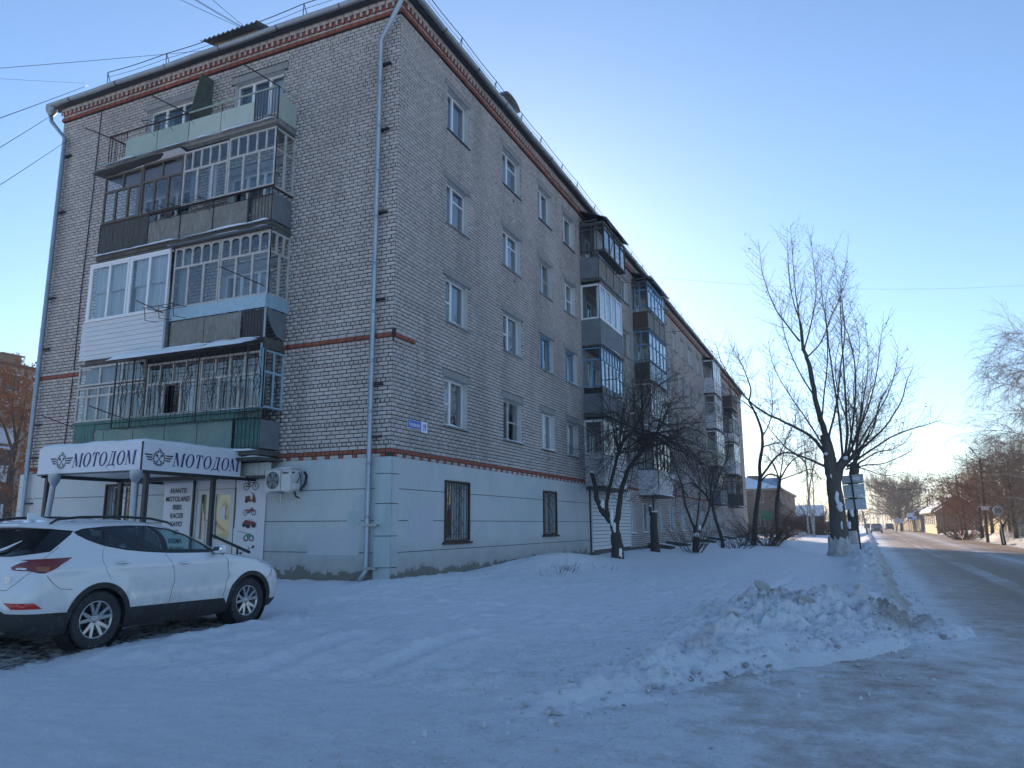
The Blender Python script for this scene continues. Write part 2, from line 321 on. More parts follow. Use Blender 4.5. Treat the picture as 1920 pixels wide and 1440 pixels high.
# snow
def snow_mat(name, base=(0.86, 0.885, 0.925), attr=True, fine=0.006):
    m = bpy.data.materials.new(name); m.use_nodes = True; t = m.node_tree; N = t.nodes; L = t.links
    b = N['Principled BSDF']; b.inputs['Roughness'].default_value = 0.55; b.inputs['Specular IOR Level'].default_value = 0.25
    tc = N.new('ShaderNodeTexCoord').outputs['Object']
    def noise(s, d=6, r=0.6):
        n = N.new('ShaderNodeTexNoise'); n.inputs['Scale'].default_value = s; n.inputs['Detail'].default_value = d; n.inputs['Roughness'].default_value = r
        L.new(tc, n.inputs['Vector']); return n.outputs[0]
    def rng(x, a, bb, c=0.0, d=1.0):
        r = N.new('ShaderNodeMapRange'); r.inputs[1].default_value = a; r.inputs[2].default_value = bb
        r.inputs[3].default_value = c; r.inputs[4].default_value = d; L.new(x, r.inputs[0]); return r.outputs[0]
    def mixc(f, a, c):
        x = N.new('ShaderNodeMix'); x.data_type = 'RGBA'; L.new(f, x.inputs[0])
        if isinstance(a, tuple): x.inputs[6].default_value = (*a, 1)
        else: L.new(a, x.inputs[6])
        x.inputs[7].default_value = (*c, 1); return x.outputs[2]
    def mul(a, k):
        x = N.new('ShaderNodeMath'); x.operation = 'MULTIPLY'; L.new(a, x.inputs[0])
        if hasattr(k, 'is_linked'): L.new(k, x.inputs[1])
        else: x.inputs[1].default_value = k
        return x.outputs[0]
    cur = mixc(rng(noise(1.3, 8, 0.7), 0.35, 0.7, 0, 0.5), base, tuple(c*0.90 for c in base))
    if attr:
        a = N.new('ShaderNodeAttribute'); a.attribute_name = 'dirt'; D = a.outputs['Fac']
        g = noise(7, 9, 0.75)
        s_ = N.new('ShaderNodeMath'); s_.operation = 'ADD'; L.new(D, s_.inputs[0]); L.new(rng(g, 0.3, 0.7, -0.28, 0.28), s_.inputs[1])
        cur = mixc(mul(rng(s_.outputs[0], 0.05, 0.9), D), cur, (0.40, 0.345, 0.30))
        cur = mixc(mul(rng(g, 0.60, 0.72), rng(D, 0.05, 0.5, 0, 0.8)), cur, (0.17, 0.125, 0.10))
        ap = N.new('ShaderNodeAttribute'); ap.attribute_name = 'trod'
        cur = mixc(mul(rng(noise(16, 9, 0.8), 0.42, 0.62), mul(ap.outputs['Fac'], .42)), cur, (0.58, 0.59, 0.61))
        cur = mixc(mul(rng(noise(3.1, 8, 0.75), 0.50, 0.66), mul(ap.outputs['Fac'], .55)), cur, (0.54, 0.52, 0.515))
        cur = mixc(mul(rng(noise(38, 4, 0.6), 0.62, 0.70), ap.outputs['Fac']), cur, (0.20, 0.17, 0.15))
        a2 = N.new('ShaderNodeAttribute'); a2.attribute_name = 'ice'
        s2 = N.new('ShaderNodeMath'); s2.operation = 'ADD'; L.new(a2.outputs['Fac'], s2.inputs[0]); L.new(rng(noise(2.4, 9, 0.72), 0.3, 0.7, -0.30, 0.30), s2.inputs[1])
        cur = mixc(rng(s2.outputs[0], 0.22, 0.80, 0, 0.97), cur, (0.29, 0.205, 0.145))
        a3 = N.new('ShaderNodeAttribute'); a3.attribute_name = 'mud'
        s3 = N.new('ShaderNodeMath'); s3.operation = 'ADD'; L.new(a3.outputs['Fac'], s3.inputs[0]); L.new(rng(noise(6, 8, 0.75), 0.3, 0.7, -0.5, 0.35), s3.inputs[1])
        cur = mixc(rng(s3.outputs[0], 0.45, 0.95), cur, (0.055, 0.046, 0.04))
    L.new(cur, b.inputs['Base Color'])
    n1 = noise(48, 7, 0.75); n2 = noise(11, 7, 0.7)
    ad = N.new('ShaderNodeMath'); ad.operation = 'ADD'; L.new(n1, ad.inputs[0]); L.new(mul(n2, 2.0), ad.inputs[1])
    bp = N.new('ShaderNodeBump'); bp.inputs['Strength'].default_value = 0.85; bp.inputs['Distance'].default_value = fine*4.5
    L.new(ad.outputs[0], bp.inputs['Height']); L.new(bp.outputs[0], b.inputs['Normal'])
    MAT[name] = m; return m
snow_mat('snow'); snow_mat('snow_clean', attr=False, fine=0.003)
snow_mat('road_ice', base=(0.84, 0.865, 0.90), fine=0.006)
# painted plaster of the ground floor
def plaster_mat():
    m = mat('plaster', (0.45, 0.49, 0.505), 0.75, noise=[(0.9, 0.45, (0.38, 0.44, 0.48), None, .45, .6), (1.1, 0.4, (0.44, 0.56, 0.58), (3, 3, .35), .56, .66), (2.2, .45, (.36, .39, .41), (2.5, 2.5, .2), .58, .74), (.7, .5, (.52, .545, .56), None, .5, .56),
        (18, 0.25, (0.38, 0.40, 0.40)), (6, .35, (.33, .34, .33), (4, 4, .25), .58, .72)], bump=0.002, bscale=12)
    t = m.node_tree; N = t.nodes; L = t.links; b = N['Principled BSDF']; src = b.inputs['Base Color'].links[0].from_socket
    g = N.new('ShaderNodeNewGeometry'); sp = N.new('ShaderNodeSeparateXYZ'); L.new(g.outputs['Position'], sp.inputs[0])
    n = N.new('ShaderNodeTexNoise'); n.inputs['Scale'].default_value = 2.3; n.inputs['Detail'].default_value = 9; n.inputs['Roughness'].default_value = .72
    L.new(g.outputs['Position'], n.inputs['Vector'])
    # grime band above the ground (real damp stain) and flaked patches
    mr = N.new('ShaderNodeMapRange'); mr.inputs[1].default_value = 1.35; mr.inputs[2].default_value = 0.35; mr.inputs[3].default_value = 0; mr.inputs[4].default_value = 1.15
    L.new(sp.outputs[2], mr.inputs[0])
    mm = N.new('ShaderNodeMath'); mm.operation = 'MULTIPLY'; L.new(mr.outputs[0], mm.inputs[0]); L.new(n.outputs[0], mm.inputs[1])
    x = N.new('ShaderNodeMix'); x.data_type = 'RGBA'; L.new(mm.outputs[0], x.inputs[0]); L.new(src, x.inputs[6]); x.inputs[7].default_value = (0.15, 0.14, 0.115, 1)
    ad = N.new('ShaderNodeMath'); ad.operation = 'ADD'; L.new(n.outputs[0], ad.inputs[0]); L.new(mr.outputs[0], ad.inputs[1])
    fl = N.new('ShaderNodeMapRange'); fl.inputs[1].default_value = 1.37; fl.inputs[2].default_value = 1.40; L.new(ad.outputs[0], fl.inputs[0])
    y = N.new('ShaderNodeMix'); y.data_type = 'RGBA'; L.new(fl.outputs[0], y.inputs[0]); L.new(x.outputs[2], y.inputs[6]); y.inputs[7].default_value = (0.15, 0.145, 0.13, 1)
    L.new(y.outputs[2], b.inputs['Base Color'])
plaster_mat()
mat('plaster_cyan', (0.36, 0.45, 0.47), 0.75, noise=[(1.5, 0.6, (0.46, 0.55, 0.57), (3, 3, .5)), (20, .3, (.3, .36, .36))], bump=0.002, bscale=12)
mat('plaster_lilac', (0.43, 0.45, 0.50), 0.75, noise=[(5, 0.4, (0.48, 0.51, 0.55))], bump=0.002, bscale=12)
# glass
def glass(name, tint=(0.75, 0.82, 0.85), ior=1.7, base=0.0):
    m = bpy.data.materials.new(name); m.use_nodes = True; t = m.node_tree; N = t.nodes; L = t.links; N.clear()
    tr = N.new('ShaderNodeBsdfTransparent'); tr.inputs[0].default_value = (*tint, 1)
    gl = N.new('ShaderNodeBsdfGlossy'); gl.inputs['Roughness'].default_value = 0.02; gl.inputs[0].default_value = (0.95, 0.97, 1, 1)
    fr = N.new('ShaderNodeFresnel'); 
    ge = N.new('ShaderNodeNewGeometry'); mi = N.new('ShaderNodeMapRange'); mi.inputs[3].default_value = ior; mi.inputs[4].default_value = 1/ior
    L.new(ge.outputs['Backfacing'], mi.inputs[0]); L.new(mi.outputs[0], fr.inputs[0])     # same thin-pane reflectance from both faces
    ad = N.new('ShaderNodeMath'); ad.operation = 'ADD'; ad.inputs[1].default_value = base; ad.use_clamp = True; L.new(fr.outputs[0], ad.inputs[0])
    mx = N.new('ShaderNodeMixShader'); L.new(ad.outputs[0], mx.inputs[0]); L.new(tr.outputs[0], mx.inputs[1]); L.new(gl.outputs[0], mx.inputs[2])
    nz = N.new('ShaderNodeTexNoise'); nz.inputs['Scale'].default_value = 1.3; nz.inputs['Detail'].default_value = 1
    g = N.new('ShaderNodeTexCoord'); L.new(g.outputs['Object'], nz.inputs['Vector'])
    bp = N.new('ShaderNodeBump'); bp.inputs['Strength'].default_value = 0.25; bp.inputs['Distance'].default_value = 0.02
    L.new(nz.outputs[0], bp.inputs['Height']); L.new(bp.outputs[0], gl.inputs['Normal'])
    o = N.new('ShaderNodeOutputMaterial'); L.new(mx.outputs[0], o.inputs[0]); MAT[name] = m; return m
glass('glass', tint=(0.80, 0.86, 0.88), ior=1.75, base=0.05)
glass('glass_car', (0.10, 0.12, 0.125), 1.5, 0.02)
glass('glass_car_front', (0.62, 0.80, 0.80), 1.5, 0.0)
# ================================================================== GROUND
def road_left(y):            # left edge of the carriageway
    return 10.45 + 0.018*np.clip(y, -5, 400) 
def road_right(y):
    return 18.55 + 0.022*np.clip(y, -5, 400)
def lerp_pts(P, x):
    P = np.array(P); return np.interp(x, P[:, 0], P[:, 1])
def street_edge(x):          # near edge of the snow verge: line y(x) below which it is the side street
    return lerp_pts([(-60, -11.5), (-6, -11.0), (0, -10.3), (3, -9.6), (5.5, -8.8), (7.0, -8.1), (8.2, -6.0), (9.3, -4.6), (10.2, -3.2), (12, -3.0)], x)
def verge_mask(x, y):
    n = fbm(x, y, 1.1, 4, 3)*0.55
    a = sstep(0.0, 0.55, road_left(y) - x + n*0.6)
    b = sstep(0.0, 1.0, (y - street_edge(x) + n*0.5)/(0.8+2.6*sstep(7.0, 4.5, x)))
    return a*b
FOOT = [(6.3, -4.5, .25, 14), (5.9, 1.5, .02, 16), (6.5, 2.0, -.03, 18), (2.2, -5.0, -.9, 7), (1.2, -4.2, -1.2, 4), (3.8, -3.5, .9, 7), (5.2, -7.2, 1.35, 6)]
def ground_z(x, y):
    x = np.asarray(x, float); y = np.asarray(y, float)
    m = verge_mask(x, y)
    base = 0.10 + 0.10*sstep(9, 1, x)*sstep(-9, -2, y) + 0.16*sstep(4.0, 0.3, x)*sstep(-4.5, 0, y)
    base = base - 0.10*sstep(40, 62, y)*sstep(6, 0, x)
    base += 0.035*fbm(x, y, 0.30, 3, 5) + 0.030*fbm(x, y, 1.1, 4, 9) + 0.012*fbm(x, y, 4.5, 4, 12)
    # bank of ploughed snow along the road edge
    rl = road_left(y); d = rl - 0.75 - x
    bank = 0.20*np.exp(-(d/0.62)**2)*sstep(-1, 3, y)*(1+1.0*vn(y*0.35, y*0, 4))
    bank += 0.10*np.exp(-(((x-9.6)/0.9)**2+((y-27.5)/3.0)**2)) + 0.10*np.exp(-(((x-10.0)/1.0)**2+((y-16)/3.5)**2))
    bank *= (1+1.1*fbm(x, y, 3.0, 4, 31))
    # drift against the wall
    drift = 0.28*np.exp(-(((x-0.9)/0.9)**2+((y-8.8)/2.6)**2)) + 0.05*np.exp(-((x-0.3)/0.7)**2)
    drift += 0.10*np.exp(-((x-1.0)/1.0)**2)*(0.5+vn(y*0.33, y*0, 8))*sstep(2, 6, y)
    # footpath trodden along the middle of the verge
    fp = -0.05*np.exp(-((x-6.2-0.02*y)/0.8)**2)*sstep(4, 9, y) - 0.018*fbm(x, y, 6.0, 3, 61)*np.exp(-((x-6.2-0.02*y)/1.1)**2)
    # parking area: flattened under the car, ridges beside the wheels
    park = np.exp(-((np.maximum(0, np.abs(x+0.45)-1.05))/0.40)**2)*np.exp(-((np.maximum(0, np.abs(y+6.1)-2.9))/0.6)**2)
    z = base + bank + drift + fp
    z = z*(1-park) + 0.055*park + park*0.018*fbm(x, y, 7, 4, 21)
    ridge = 0.05*np.exp(-(((x-0.98)/0.20)**2))*sstep(-9.2, -8.2, y)*sstep(-3.2, -4.2, y)*(0.75+1.3*fbm(x, y, 3.3, 4, 44))
    ridge += 0.07*np.exp(-(((x-1.55)/0.45)**2))*sstep(-9.6, -8.4, y)*sstep(-3.0, -4.6, y)*(0.5+1.2*fbm(x, y, 2.4, 4, 45))
    z = z + ridge
    # ruts (wheel tracks) in front of the car
    for (x0, y0, x1, y1, w_, dp) in ((3.35, -7.9, 3.3, -5.6, .15, .075), (4.55, -7.4, 4.7, -4.9, .13, .075), (-1.5, -9.6, 5.8, -8.6, .16, .04), (-1.5, -11.0, 6.4, -10.3, .16, .04), (1.4, -9.3, 4.6, -7.4, .12, .035), (.4, -2.6, 5.5, -1.4, .12, .03), (7.4, -.5, 7.9, 8, .11, .03)):
        t = np.clip(((x-x0)*(x1-x0)+(y-y0)*(y1-y0))/((x1-x0)**2+(y1-y0)**2), 0, 1)
        dd = np.hypot(x-(x0+t*(x1-x0)), y-(y0+t*(y1-y0)))
        z = z - dp*np.exp(-(dd/w_)**2) + dp*0.5*np.exp(-((dd-w_*1.9)/(w_*.7))**2)
    cr = (0.030*fbm(x, y, 3.2, 5, 77, .62) + 0.022*np.abs(fbm(x, y, 1.7, 5, 78, .6)))*sstep(9, 3, y)
    z = z + cr
    near = sstep(16, 3, y)*sstep(-4, 0.5, x)
    z = z + near*(0.034*np.abs(fbm(x, y, 5.5, 5, 101, .65)) + 0.024*fbm(x*1.6, y*.7, 2.6, 4, 103, .6))
    for (fx, fy, fa, n_) in FOOT:
        for k in range(n_):
            px_ = fx+math.sin(fa)*k*.36+(.09 if k % 2 else -.09)*math.cos(fa); py_ = fy+math.cos(fa)*k*.36-(.09 if k % 2 else -.09)*math.sin(fa)
            u_ = (x-px_)*math.sin(fa)+(y-py_)*math.cos(fa); v_ = (x-px_)*math.cos(fa)-(y-py_)*math.sin(fa)
            rr_ = (u_/.15)**2+(v_/.065)**2; z = z-.035*np.exp(-rr_**2)+.014*np.exp(-(rr_-2.2)**2)
    low = -0.09
    # far side of the road: pavement with snow banks
    rr = road_right(y)
    m2 = sstep(0.0, 0.9, x - rr + fbm(x, y, 0.7, 3, 6)*0.8)
    bk = 0.42*np.exp(-((x-rr-1.7)/1.1)**2)*(0.55+1.5*np.clip(vn(y*0.16, y*0, 14)+0.25, 0, 1))
    z2 = 0.12 + bk*(1+0.5*fbm(x, y, 1.0, 4, 15)) + 0.05*fbm(x, y, 0.4, 3, 16) + 0.5*sstep(90, 130, y)*sstep(2, 9, x-rr)
    return low + (z-low)*m + (z2-low)*m2
# snow heap at the corner
HR = [(6.75, -8.0, .035), (7.0, -7.4, .06), (7.35, -6.3, .09), (7.72, -4.9, .15), (8.05, -3.3, .26), (8.35, -2.0, .35), (8.75, -0.9, .45), (9.1, -0.9, .38), (9.45, -1.4, .22), (9.8, -1.9, .08)]
def heap_z(x, y):
    z = np.full(np.shape(x), -1.0); 
    for (a, b) in zip(HR[:-1], HR[1:]):
        t = np.clip(((x-a[0])*(b[0]-a[0])+(y-a[1])*(b[1]-a[1]))/((b[0]-a[0])**2+(b[1]-a[1])**2), 0, 1)
        px = a[0]+t*(b[0]-a[0]); py = a[1]+t*(b[1]-a[1]); h = a[2]+t*(b[2]-a[2])
        dx = x-px; dy = y-py
        # front slope (towards the camera) is long, the back slope short
        front = (dy < 0)
        wid = np.where(front, 0.34+4.4*h, 0.26+1.2*h)
        d = np.hypot(dx, dy)/wid
        hh = h*np.clip(1-d, 0, 1)**0.95
        z = np.maximum(z, hh)
    body = z + (0.20*fbm(x, y, 1.9, 4, 91, .6) + 0.15*fbm(x, y, 6.0, 4, 92, 0.65))*np.clip(z*4, 0, 1)
    lump = np.clip(fbm(x, y, 4.2, 3, 95), 0, 1)*0.16*np.clip(z*4, 0, 1)
    # broken clods: cellular facets
    cell = np.zeros(np.shape(x))
    for sc_, am in ((2.2, .11), (4.6, .075), (9.0, .045)):
        X_, Y_ = x*sc_+vn(x*3, y*3, 7)*.5, y*sc_+vn(x*3, y*3, 8)*.5; ix, iy = np.floor(X_), np.floor(Y_); d1 = np.full(np.shape(x), 9.0); hh = np.zeros(np.shape(x))
        for a in (-1, 0, 1):
            for b in (-1, 0, 1):
                cx, cy = ix+a, iy+b; dx = X_-(cx+_h(cx, cy, 5)); dy = Y_-(cy+_h(cx, cy, 6)); dd = dx*dx+dy*dy; v_ = _h(cx, cy, 9)-.4+(dx*(_h(cx, cy, 10)-.5)+dy*(_h(cx, cy, 11)-.5))*1.3
                s_ = dd < d1; d1 = np.where(s_, dd, d1); hh = np.where(s_, v_, hh)
        cell = cell + hh*am
    lump = lump*.5 + cell*np.clip(z*4, 0, 1)
    return body + lump
def grid(xs, ys):
    X, Y = np.meshgrid(xs, ys); nx, ny = len(xs), len(ys)
    i = np.arange(nx-1); j = np.arange(ny-1); I, J = np.meshgrid(i, j); a = (J*nx+I).ravel()
    return X.ravel(), Y.ravel(), np.stack([a, a+1, a+1+nx, a+nx], 1)
def axis(knots):     # [(pos, step)...]
    out = [knots[0][0]]
    k = 0
    while out[-1] < knots[-1][0]:
        s_ = np.interp(out[-1], [p for p, _ in knots], [q for _, q in knots]); out.append(out[-1]+s_)
    return np.array(out)
xs = axis([(-400, 60), (-60, 3.0), (-14, 0.35), (-3, 0.07), (0, 0.05), (10.6, 0.05), (12.5, 0.25), (18, 0.5), (24, 0.6), (60, 5), (500, 80)])
ys = axis([(-200, 40), (-30, 2.5), (-14, 0.12), (-10.5, 0.04), (0, 0.055), (12, 0.11), (40, 0.35), (90, 1.1), (200, 5), (1500, 160)])
X, Y, F = grid(xs, ys)
Z = ground_z(X, Y)
far = sstep(150, 400, np.hypot(X, Y)); Z = Z*(1-far) + 0.2*far*((X < road_left(Y)-.5) | (X > road_right(Y)+.5)) - 0.09*far*((X >= road_left(Y)-.5) & (X <= road_right(Y)+.5))
inside = (X < -0.2) & (X > -12.5) & (Y > 0.2) & (Y < 65.5); Z[inside] = 0.0
vm = verge_mask(X, Y)
dirt = 0.75*sstep(1.0, 0.1, road_left(Y)-X)*sstep(-1, 1, Y) + 0.25*np.exp(-((X-9.9)/1.0)**2)*sstep(0, 3, Y)
dirt = np.clip(dirt + 0.5*sstep(.7, .0, Y-street_edge(X))*(X > 5.5) + 0.10*sstep(-7.2, -9.5, Y), 0, 1)
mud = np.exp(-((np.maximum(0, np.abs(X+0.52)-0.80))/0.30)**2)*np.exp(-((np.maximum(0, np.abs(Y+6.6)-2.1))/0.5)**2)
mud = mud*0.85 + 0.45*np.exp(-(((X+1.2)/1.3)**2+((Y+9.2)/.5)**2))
ice = 0.18*sstep(-6.5, -10.5, Y)*sstep(10, 6, np.abs(X-3))
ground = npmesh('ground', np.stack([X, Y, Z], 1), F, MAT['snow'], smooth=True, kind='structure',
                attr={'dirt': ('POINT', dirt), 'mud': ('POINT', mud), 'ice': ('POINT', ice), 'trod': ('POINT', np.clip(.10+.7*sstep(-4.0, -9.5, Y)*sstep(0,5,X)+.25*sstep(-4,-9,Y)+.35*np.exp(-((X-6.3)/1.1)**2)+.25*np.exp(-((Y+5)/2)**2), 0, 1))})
# road sheet (main carriageway plus the mouth of the side street), polished snow and ice
xs = axis([(-60, 2), (-8, 0.3), (2, 0.05), (11.5, 0.06), (19, 0.2), (24, 0.6), (60, 3)])
ys = axis([(-60, 3), (-14, 0.10), (-12, .035), (-7, 0.035), (-2, 0.06), (12, 0.16), (60, 1.0), (200, 6), (1400, 120)])
X, Y, F = grid(xs, ys)
keep = ((X > road_left(Y)-1.6) & (X < road_right(Y)+1.6)) | (Y < street_edge(X)+1.7)
Z = 0.0 + 0.014*fbm(X, Y, 0.6, 3, 51) + (0.024*fbm(X, Y, 3.5, 5, 52, .65) + .016*np.abs(fbm(X, Y, 7.0, 4, 53, .65)))*(Y < 12)*sstep(13, 9.5, X)
c = (X - road_left(Y))/(road_right(Y)-road_left(Y))
side = sstep(-1.5, -6.5, Y - 0.25*(X-10))
# brown-grey polished wheel lanes on the carriageway
lanes = 0.74 + 0.26*np.cos((c-0.34)*2*math.pi*2.0) - 0.5*sstep(0.12, 0.0, c) - 0.4*sstep(0.93, 1.0, c)
for c0, w_ in ((0.30, .022), (0.345, .016), (0.60, .02), (0.72, .016)):
    lanes = lanes - 0.55*np.exp(-((c-c0+0.02*np.sin(Y*.05+c0*20)+0.006*vn(Y*.4, c0*50+Y*0, 3))/w_)**2)*(0.7+1.2*vn(Y*.25, X*0+c0*9, 7))
st = -0.55*sstep(8.5, 4.0, X) + 0.20 + 0.62*fbm(X, Y, 0.33, 4, 55) + 0.22*fbm((X*.35+Y), (Y*.35-X), 0.9, 3, 57) + 0.30*np.exp(-(((X-8.8)/2.2)**2+((Y+10.0)/1.6)**2)) + 0.25*sstep(8.8, 10.8, X)
ice = np.clip(lanes*(1-side) + st*side, 0, 1)
Z = Z - 0.012*ice + 0.010*fbm(X*.5, Y*2.2, 3.0, 4, 151, .6)*(Y < 12)*(1-.6*np.clip(ice,0,1))
carr = sstep(0.0, 1.2, X-road_left(Y)+.3)*sstep(0, .8, road_right(Y)-X)
dirt = (0.08 + 0.5*np.clip(fbm(X, Y, 0.5, 4, 58), 0, 1))*sstep(3.5, 7, X) + 0.45*carr*sstep(-5, 1, Y)+ .2*carr
V = np.stack([X, Y, Z], 1)
F = F[keep[F].all(1)]
road = npmesh('road', V, F, MAT['road_ice'], smooth=True, kind='structure', attr={'dirt': ('POINT', dirt), 'mud': ('POINT', X*0), 'ice': ('POINT', ice), 'trod': ('POINT', .35+.6*sstep(3, 8, X))})
# heap
xs = np.arange(5.9, 11.0, 0.030); ys = np.arange(-9.4, 0.4, 0.035)
X, Y, F = grid(xs, ys)
hz = heap_z(X, Y); g0 = np.maximum(ground_z(X, Y), 0.0)
Z = g0*np.clip(1-hz*0.5, .4, 1) + hz - 0.03*np.clip(1-hz/0.07, 0, 1) - 0.004
keep = hz > -0.02
dirt = np.clip(0.16 + 0.8*np.clip(fbm(X, Y, 1.3, 4, 71)+.05, 0, 1) + 0.9*np.clip((hz-0.40)*3, 0, .4) + .4*(X > 9.6), 0, 1)*np.clip(hz*6, 0, 1)
heap = empty('snow_heap', (8.3, -4.2, 0)); tag(heap, 'heap of dirty ploughed snow lumps at the corner of the verge beside the road', 'snow pile')
F = F[keep[F].all(1)]
hm = npmesh('snow_mass', np.stack([X-8.3, Y+4.2, Z], 1), F, MAT['snow'], heap, smooth=True, attr={'dirt': ('POINT', dirt), 'mud': ('POINT', X*0), 'ice': ('POINT', X*0)})
# chunks of snow on the heap
chunk_me = []
for k in range(7):
    r_ = random.Random(200+k); bm = __import__('bmesh').new(); __import__('bmesh').ops.create_icosphere(bm, subdivisions=2, radius=0.5)
    cuts = [(Vector((r_.gauss(0, 1), r_.gauss(0, 1), r_.gauss(0, 1))).normalized(), r_.uniform(0.22, 0.40)) for _ in range(7)]
    for v in bm.verts:
        for n_, d_ in cuts:
            q = v.co.dot(n_)
            if q > d_: v.co -= n_*(q-d_)*0.92
        v.co *= r_.uniform(0.96, 1.04)
    me = bpy.data.meshes.new('snow_chunk'); bm.to_mesh(me); bm.free(); 
    a = me.attributes.new('dirt', 'FLOAT', 'POINT'); a.data.foreach_set('value', [0.75 if k in (0, 3) else 0.22]*len(me.vertices))
    me.materials.append(MAT['snow']); chunk_me.append(me)
r_ = random.Random(5); cnt = 0; small = []
while cnt < 250:
    x = r_.uniform(6.3, 10.6); y = r_.uniform(-8.9, -0.4); h = float(heap_z(np.array([x]), np.array([y]))[0])
    edge = 0.004 < h
    if not edge: continue
    s_ = (0.035+0.08*r_.random()**2.5)*(1.0 + 1.3*(h > 0.33)*r_.random())
    o = bpy.data.objects.new('snow_chunk', chunk_me[r_.randrange(7)]); link(o, heap)
    o.location = (x-8.3, y+4.2, max(0, float(ground_z(x, y)))*0.7 + h + s_*0.10); o.scale = (s_*r_.uniform(.8, 1.6), s_*r_.uniform(.8, 1.3), s_*r_.uniform(.55, .95))
    o.rotation_euler = (r_.uniform(-.5, .5), r_.uniform(-.5, .5), r_.uniform(0, 6.3)); cnt += 1
# crumbs of snow scattered along the road edge and heap foot: one mass
r_ = random.Random(6); mv = []; mf = []
def crumb(x, y, z, s_):
    me = chunk_me[r_.randrange(7)]
small = []
bmsh = __import__('bmesh'); bm = bmsh.new(); bmsh.ops.create_icosphere(bm, subdivisions=1, radius=0.5)
cv = np.array([v.co[:] for v in bm.verts]); cf = np.array([[v.index for v in f.verts] for f in bm.faces]); bm.free()
P = []
for k in range(3800):
    if r_.random() < 0.45:
        y = r_.uniform(-1, 26)**1.0; x = float(road_left(np.array(y))) - abs(r_.gauss(0, 0.55)) + .15
    elif r_.random() < 0.6:
        a = r_.choice(HR); x = a[0]+r_.gauss(0, .6); y = a[1]-abs(r_.gauss(0, .8))
    else:
        x = r_.uniform(6.4, 10.2); y = r_.uniform(-6.5, -2.0)
    P.append((x, y, 0.010+0.04*r_.random()**5))
P = np.array(P); gz = np.maximum(np.maximum(ground_z(P[:, 0], P[:, 1]), 0) + np.clip(heap_z(P[:, 0], P[:, 1]), 0, 1)*0.97, 0)
rs = np.random.RandomState(3); n = len(P)
S = rs.uniform(.6, 1.4, (n, 1, 3)); J = cv[None]*(1+0.25*rs.randn(n, len(cv), 1))*S*P[:, 2][:, None, None]
V = (J + np.stack([P[:, 0], P[:, 1], gz+P[:, 2]*.15], 1)[:, None, :]).reshape(-1, 3)
F = (cf[None] + (np.arange(n)*len(cv))[:, None, None]).reshape(-1, 3)
npmesh('snow_crumbs', V, F, MAT['snow'], kind='stuff', label='crumbs of ploughed snow scattered along the road edge', attr={'dirt': ('POINT', np.repeat(rs.rand(n)*.7, len(cv))), 'mud': ('POINT', np.zeros(len(V))), 'ice': ('POINT', np.zeros(len(V)))})
def gz1(x, y): return float(max(ground_z(np.array([float(x)]), np.array([float(y)]))[0], 0))
# ================================================================== APARTMENT BUILDING
BL, BW = 65.7, 12.8            # length along the street, width of the end facade
ZP, ZM = 3.15, 14.50           # top of the painted storey, underside of the cornice
bld = empty('apartment_building'); tag(bld, 'five storey light brick apartment block with red brick bands and glazed balconies', 'apartment building')
ROWS = [12.58, 9.78, 6.98, 4.18]; WH = 1.287
wins = []       # (fr, u0,u1,z0,z1, style)
right_cols = [(2.47, 3.78), (6.17, 7.63), (9.29, 10.59), (11.89, 13.19), (14.6, 16.3), (20.3, 21.5), (23.1, 24.9), (29.4, 30.8), (32.2, 33.3), (34.8, 35.9), (37.3, 38.9), (40.6, 41.8), (44.0, 45.6), (49.6, 50.9), (53.0, 54.6), (57.6, 58.9), (61.6, 62.9)]
for ri, z in enumerate(ROWS):
    for ci, (a, b) in enumerate(right_cols):
        wins.append((FR, a, b, z, z+WH, (ri, ci)))
ground_cols = [(20.45, 21.45), (22.8, 24.4), (26.6, 27.5), (29.1, 30.7), (32.4, 33.6), (35.4, 36.6), (39.0, 40.2), (43.0, 44.2), (46.6, 47.8), (50.0, 51.2), (53.6, 54.8), (57.2, 58.4), (60.8, 62.0)]
for ci, (a, b) in enumerate(ground_cols): wins.append((FR, a, b, 1.2, 2.68, (4, ci)))
shopwins = [(FR, 2.49, 3.80, 1.22, 2.72), (FR, 9.28, 10.49, 1.30, 2.72), (FL, 7.96, 9.13, 1.25, 2.74)]
for i, q in enumerate(shopwins): wins.append((*q, (5, i)))
for k in range(4):
    z0 = 12.72-2.83*k
    wins.append((FL, 6.93, 8.93, z0, z0+1.25, (6, k)))
    wins.append((FL, 3.73, 5.50, z0-0.62*0, z0+1.22, (7, k)))
door = (FL, 4.49, 5.89, 0.42, 2.78)

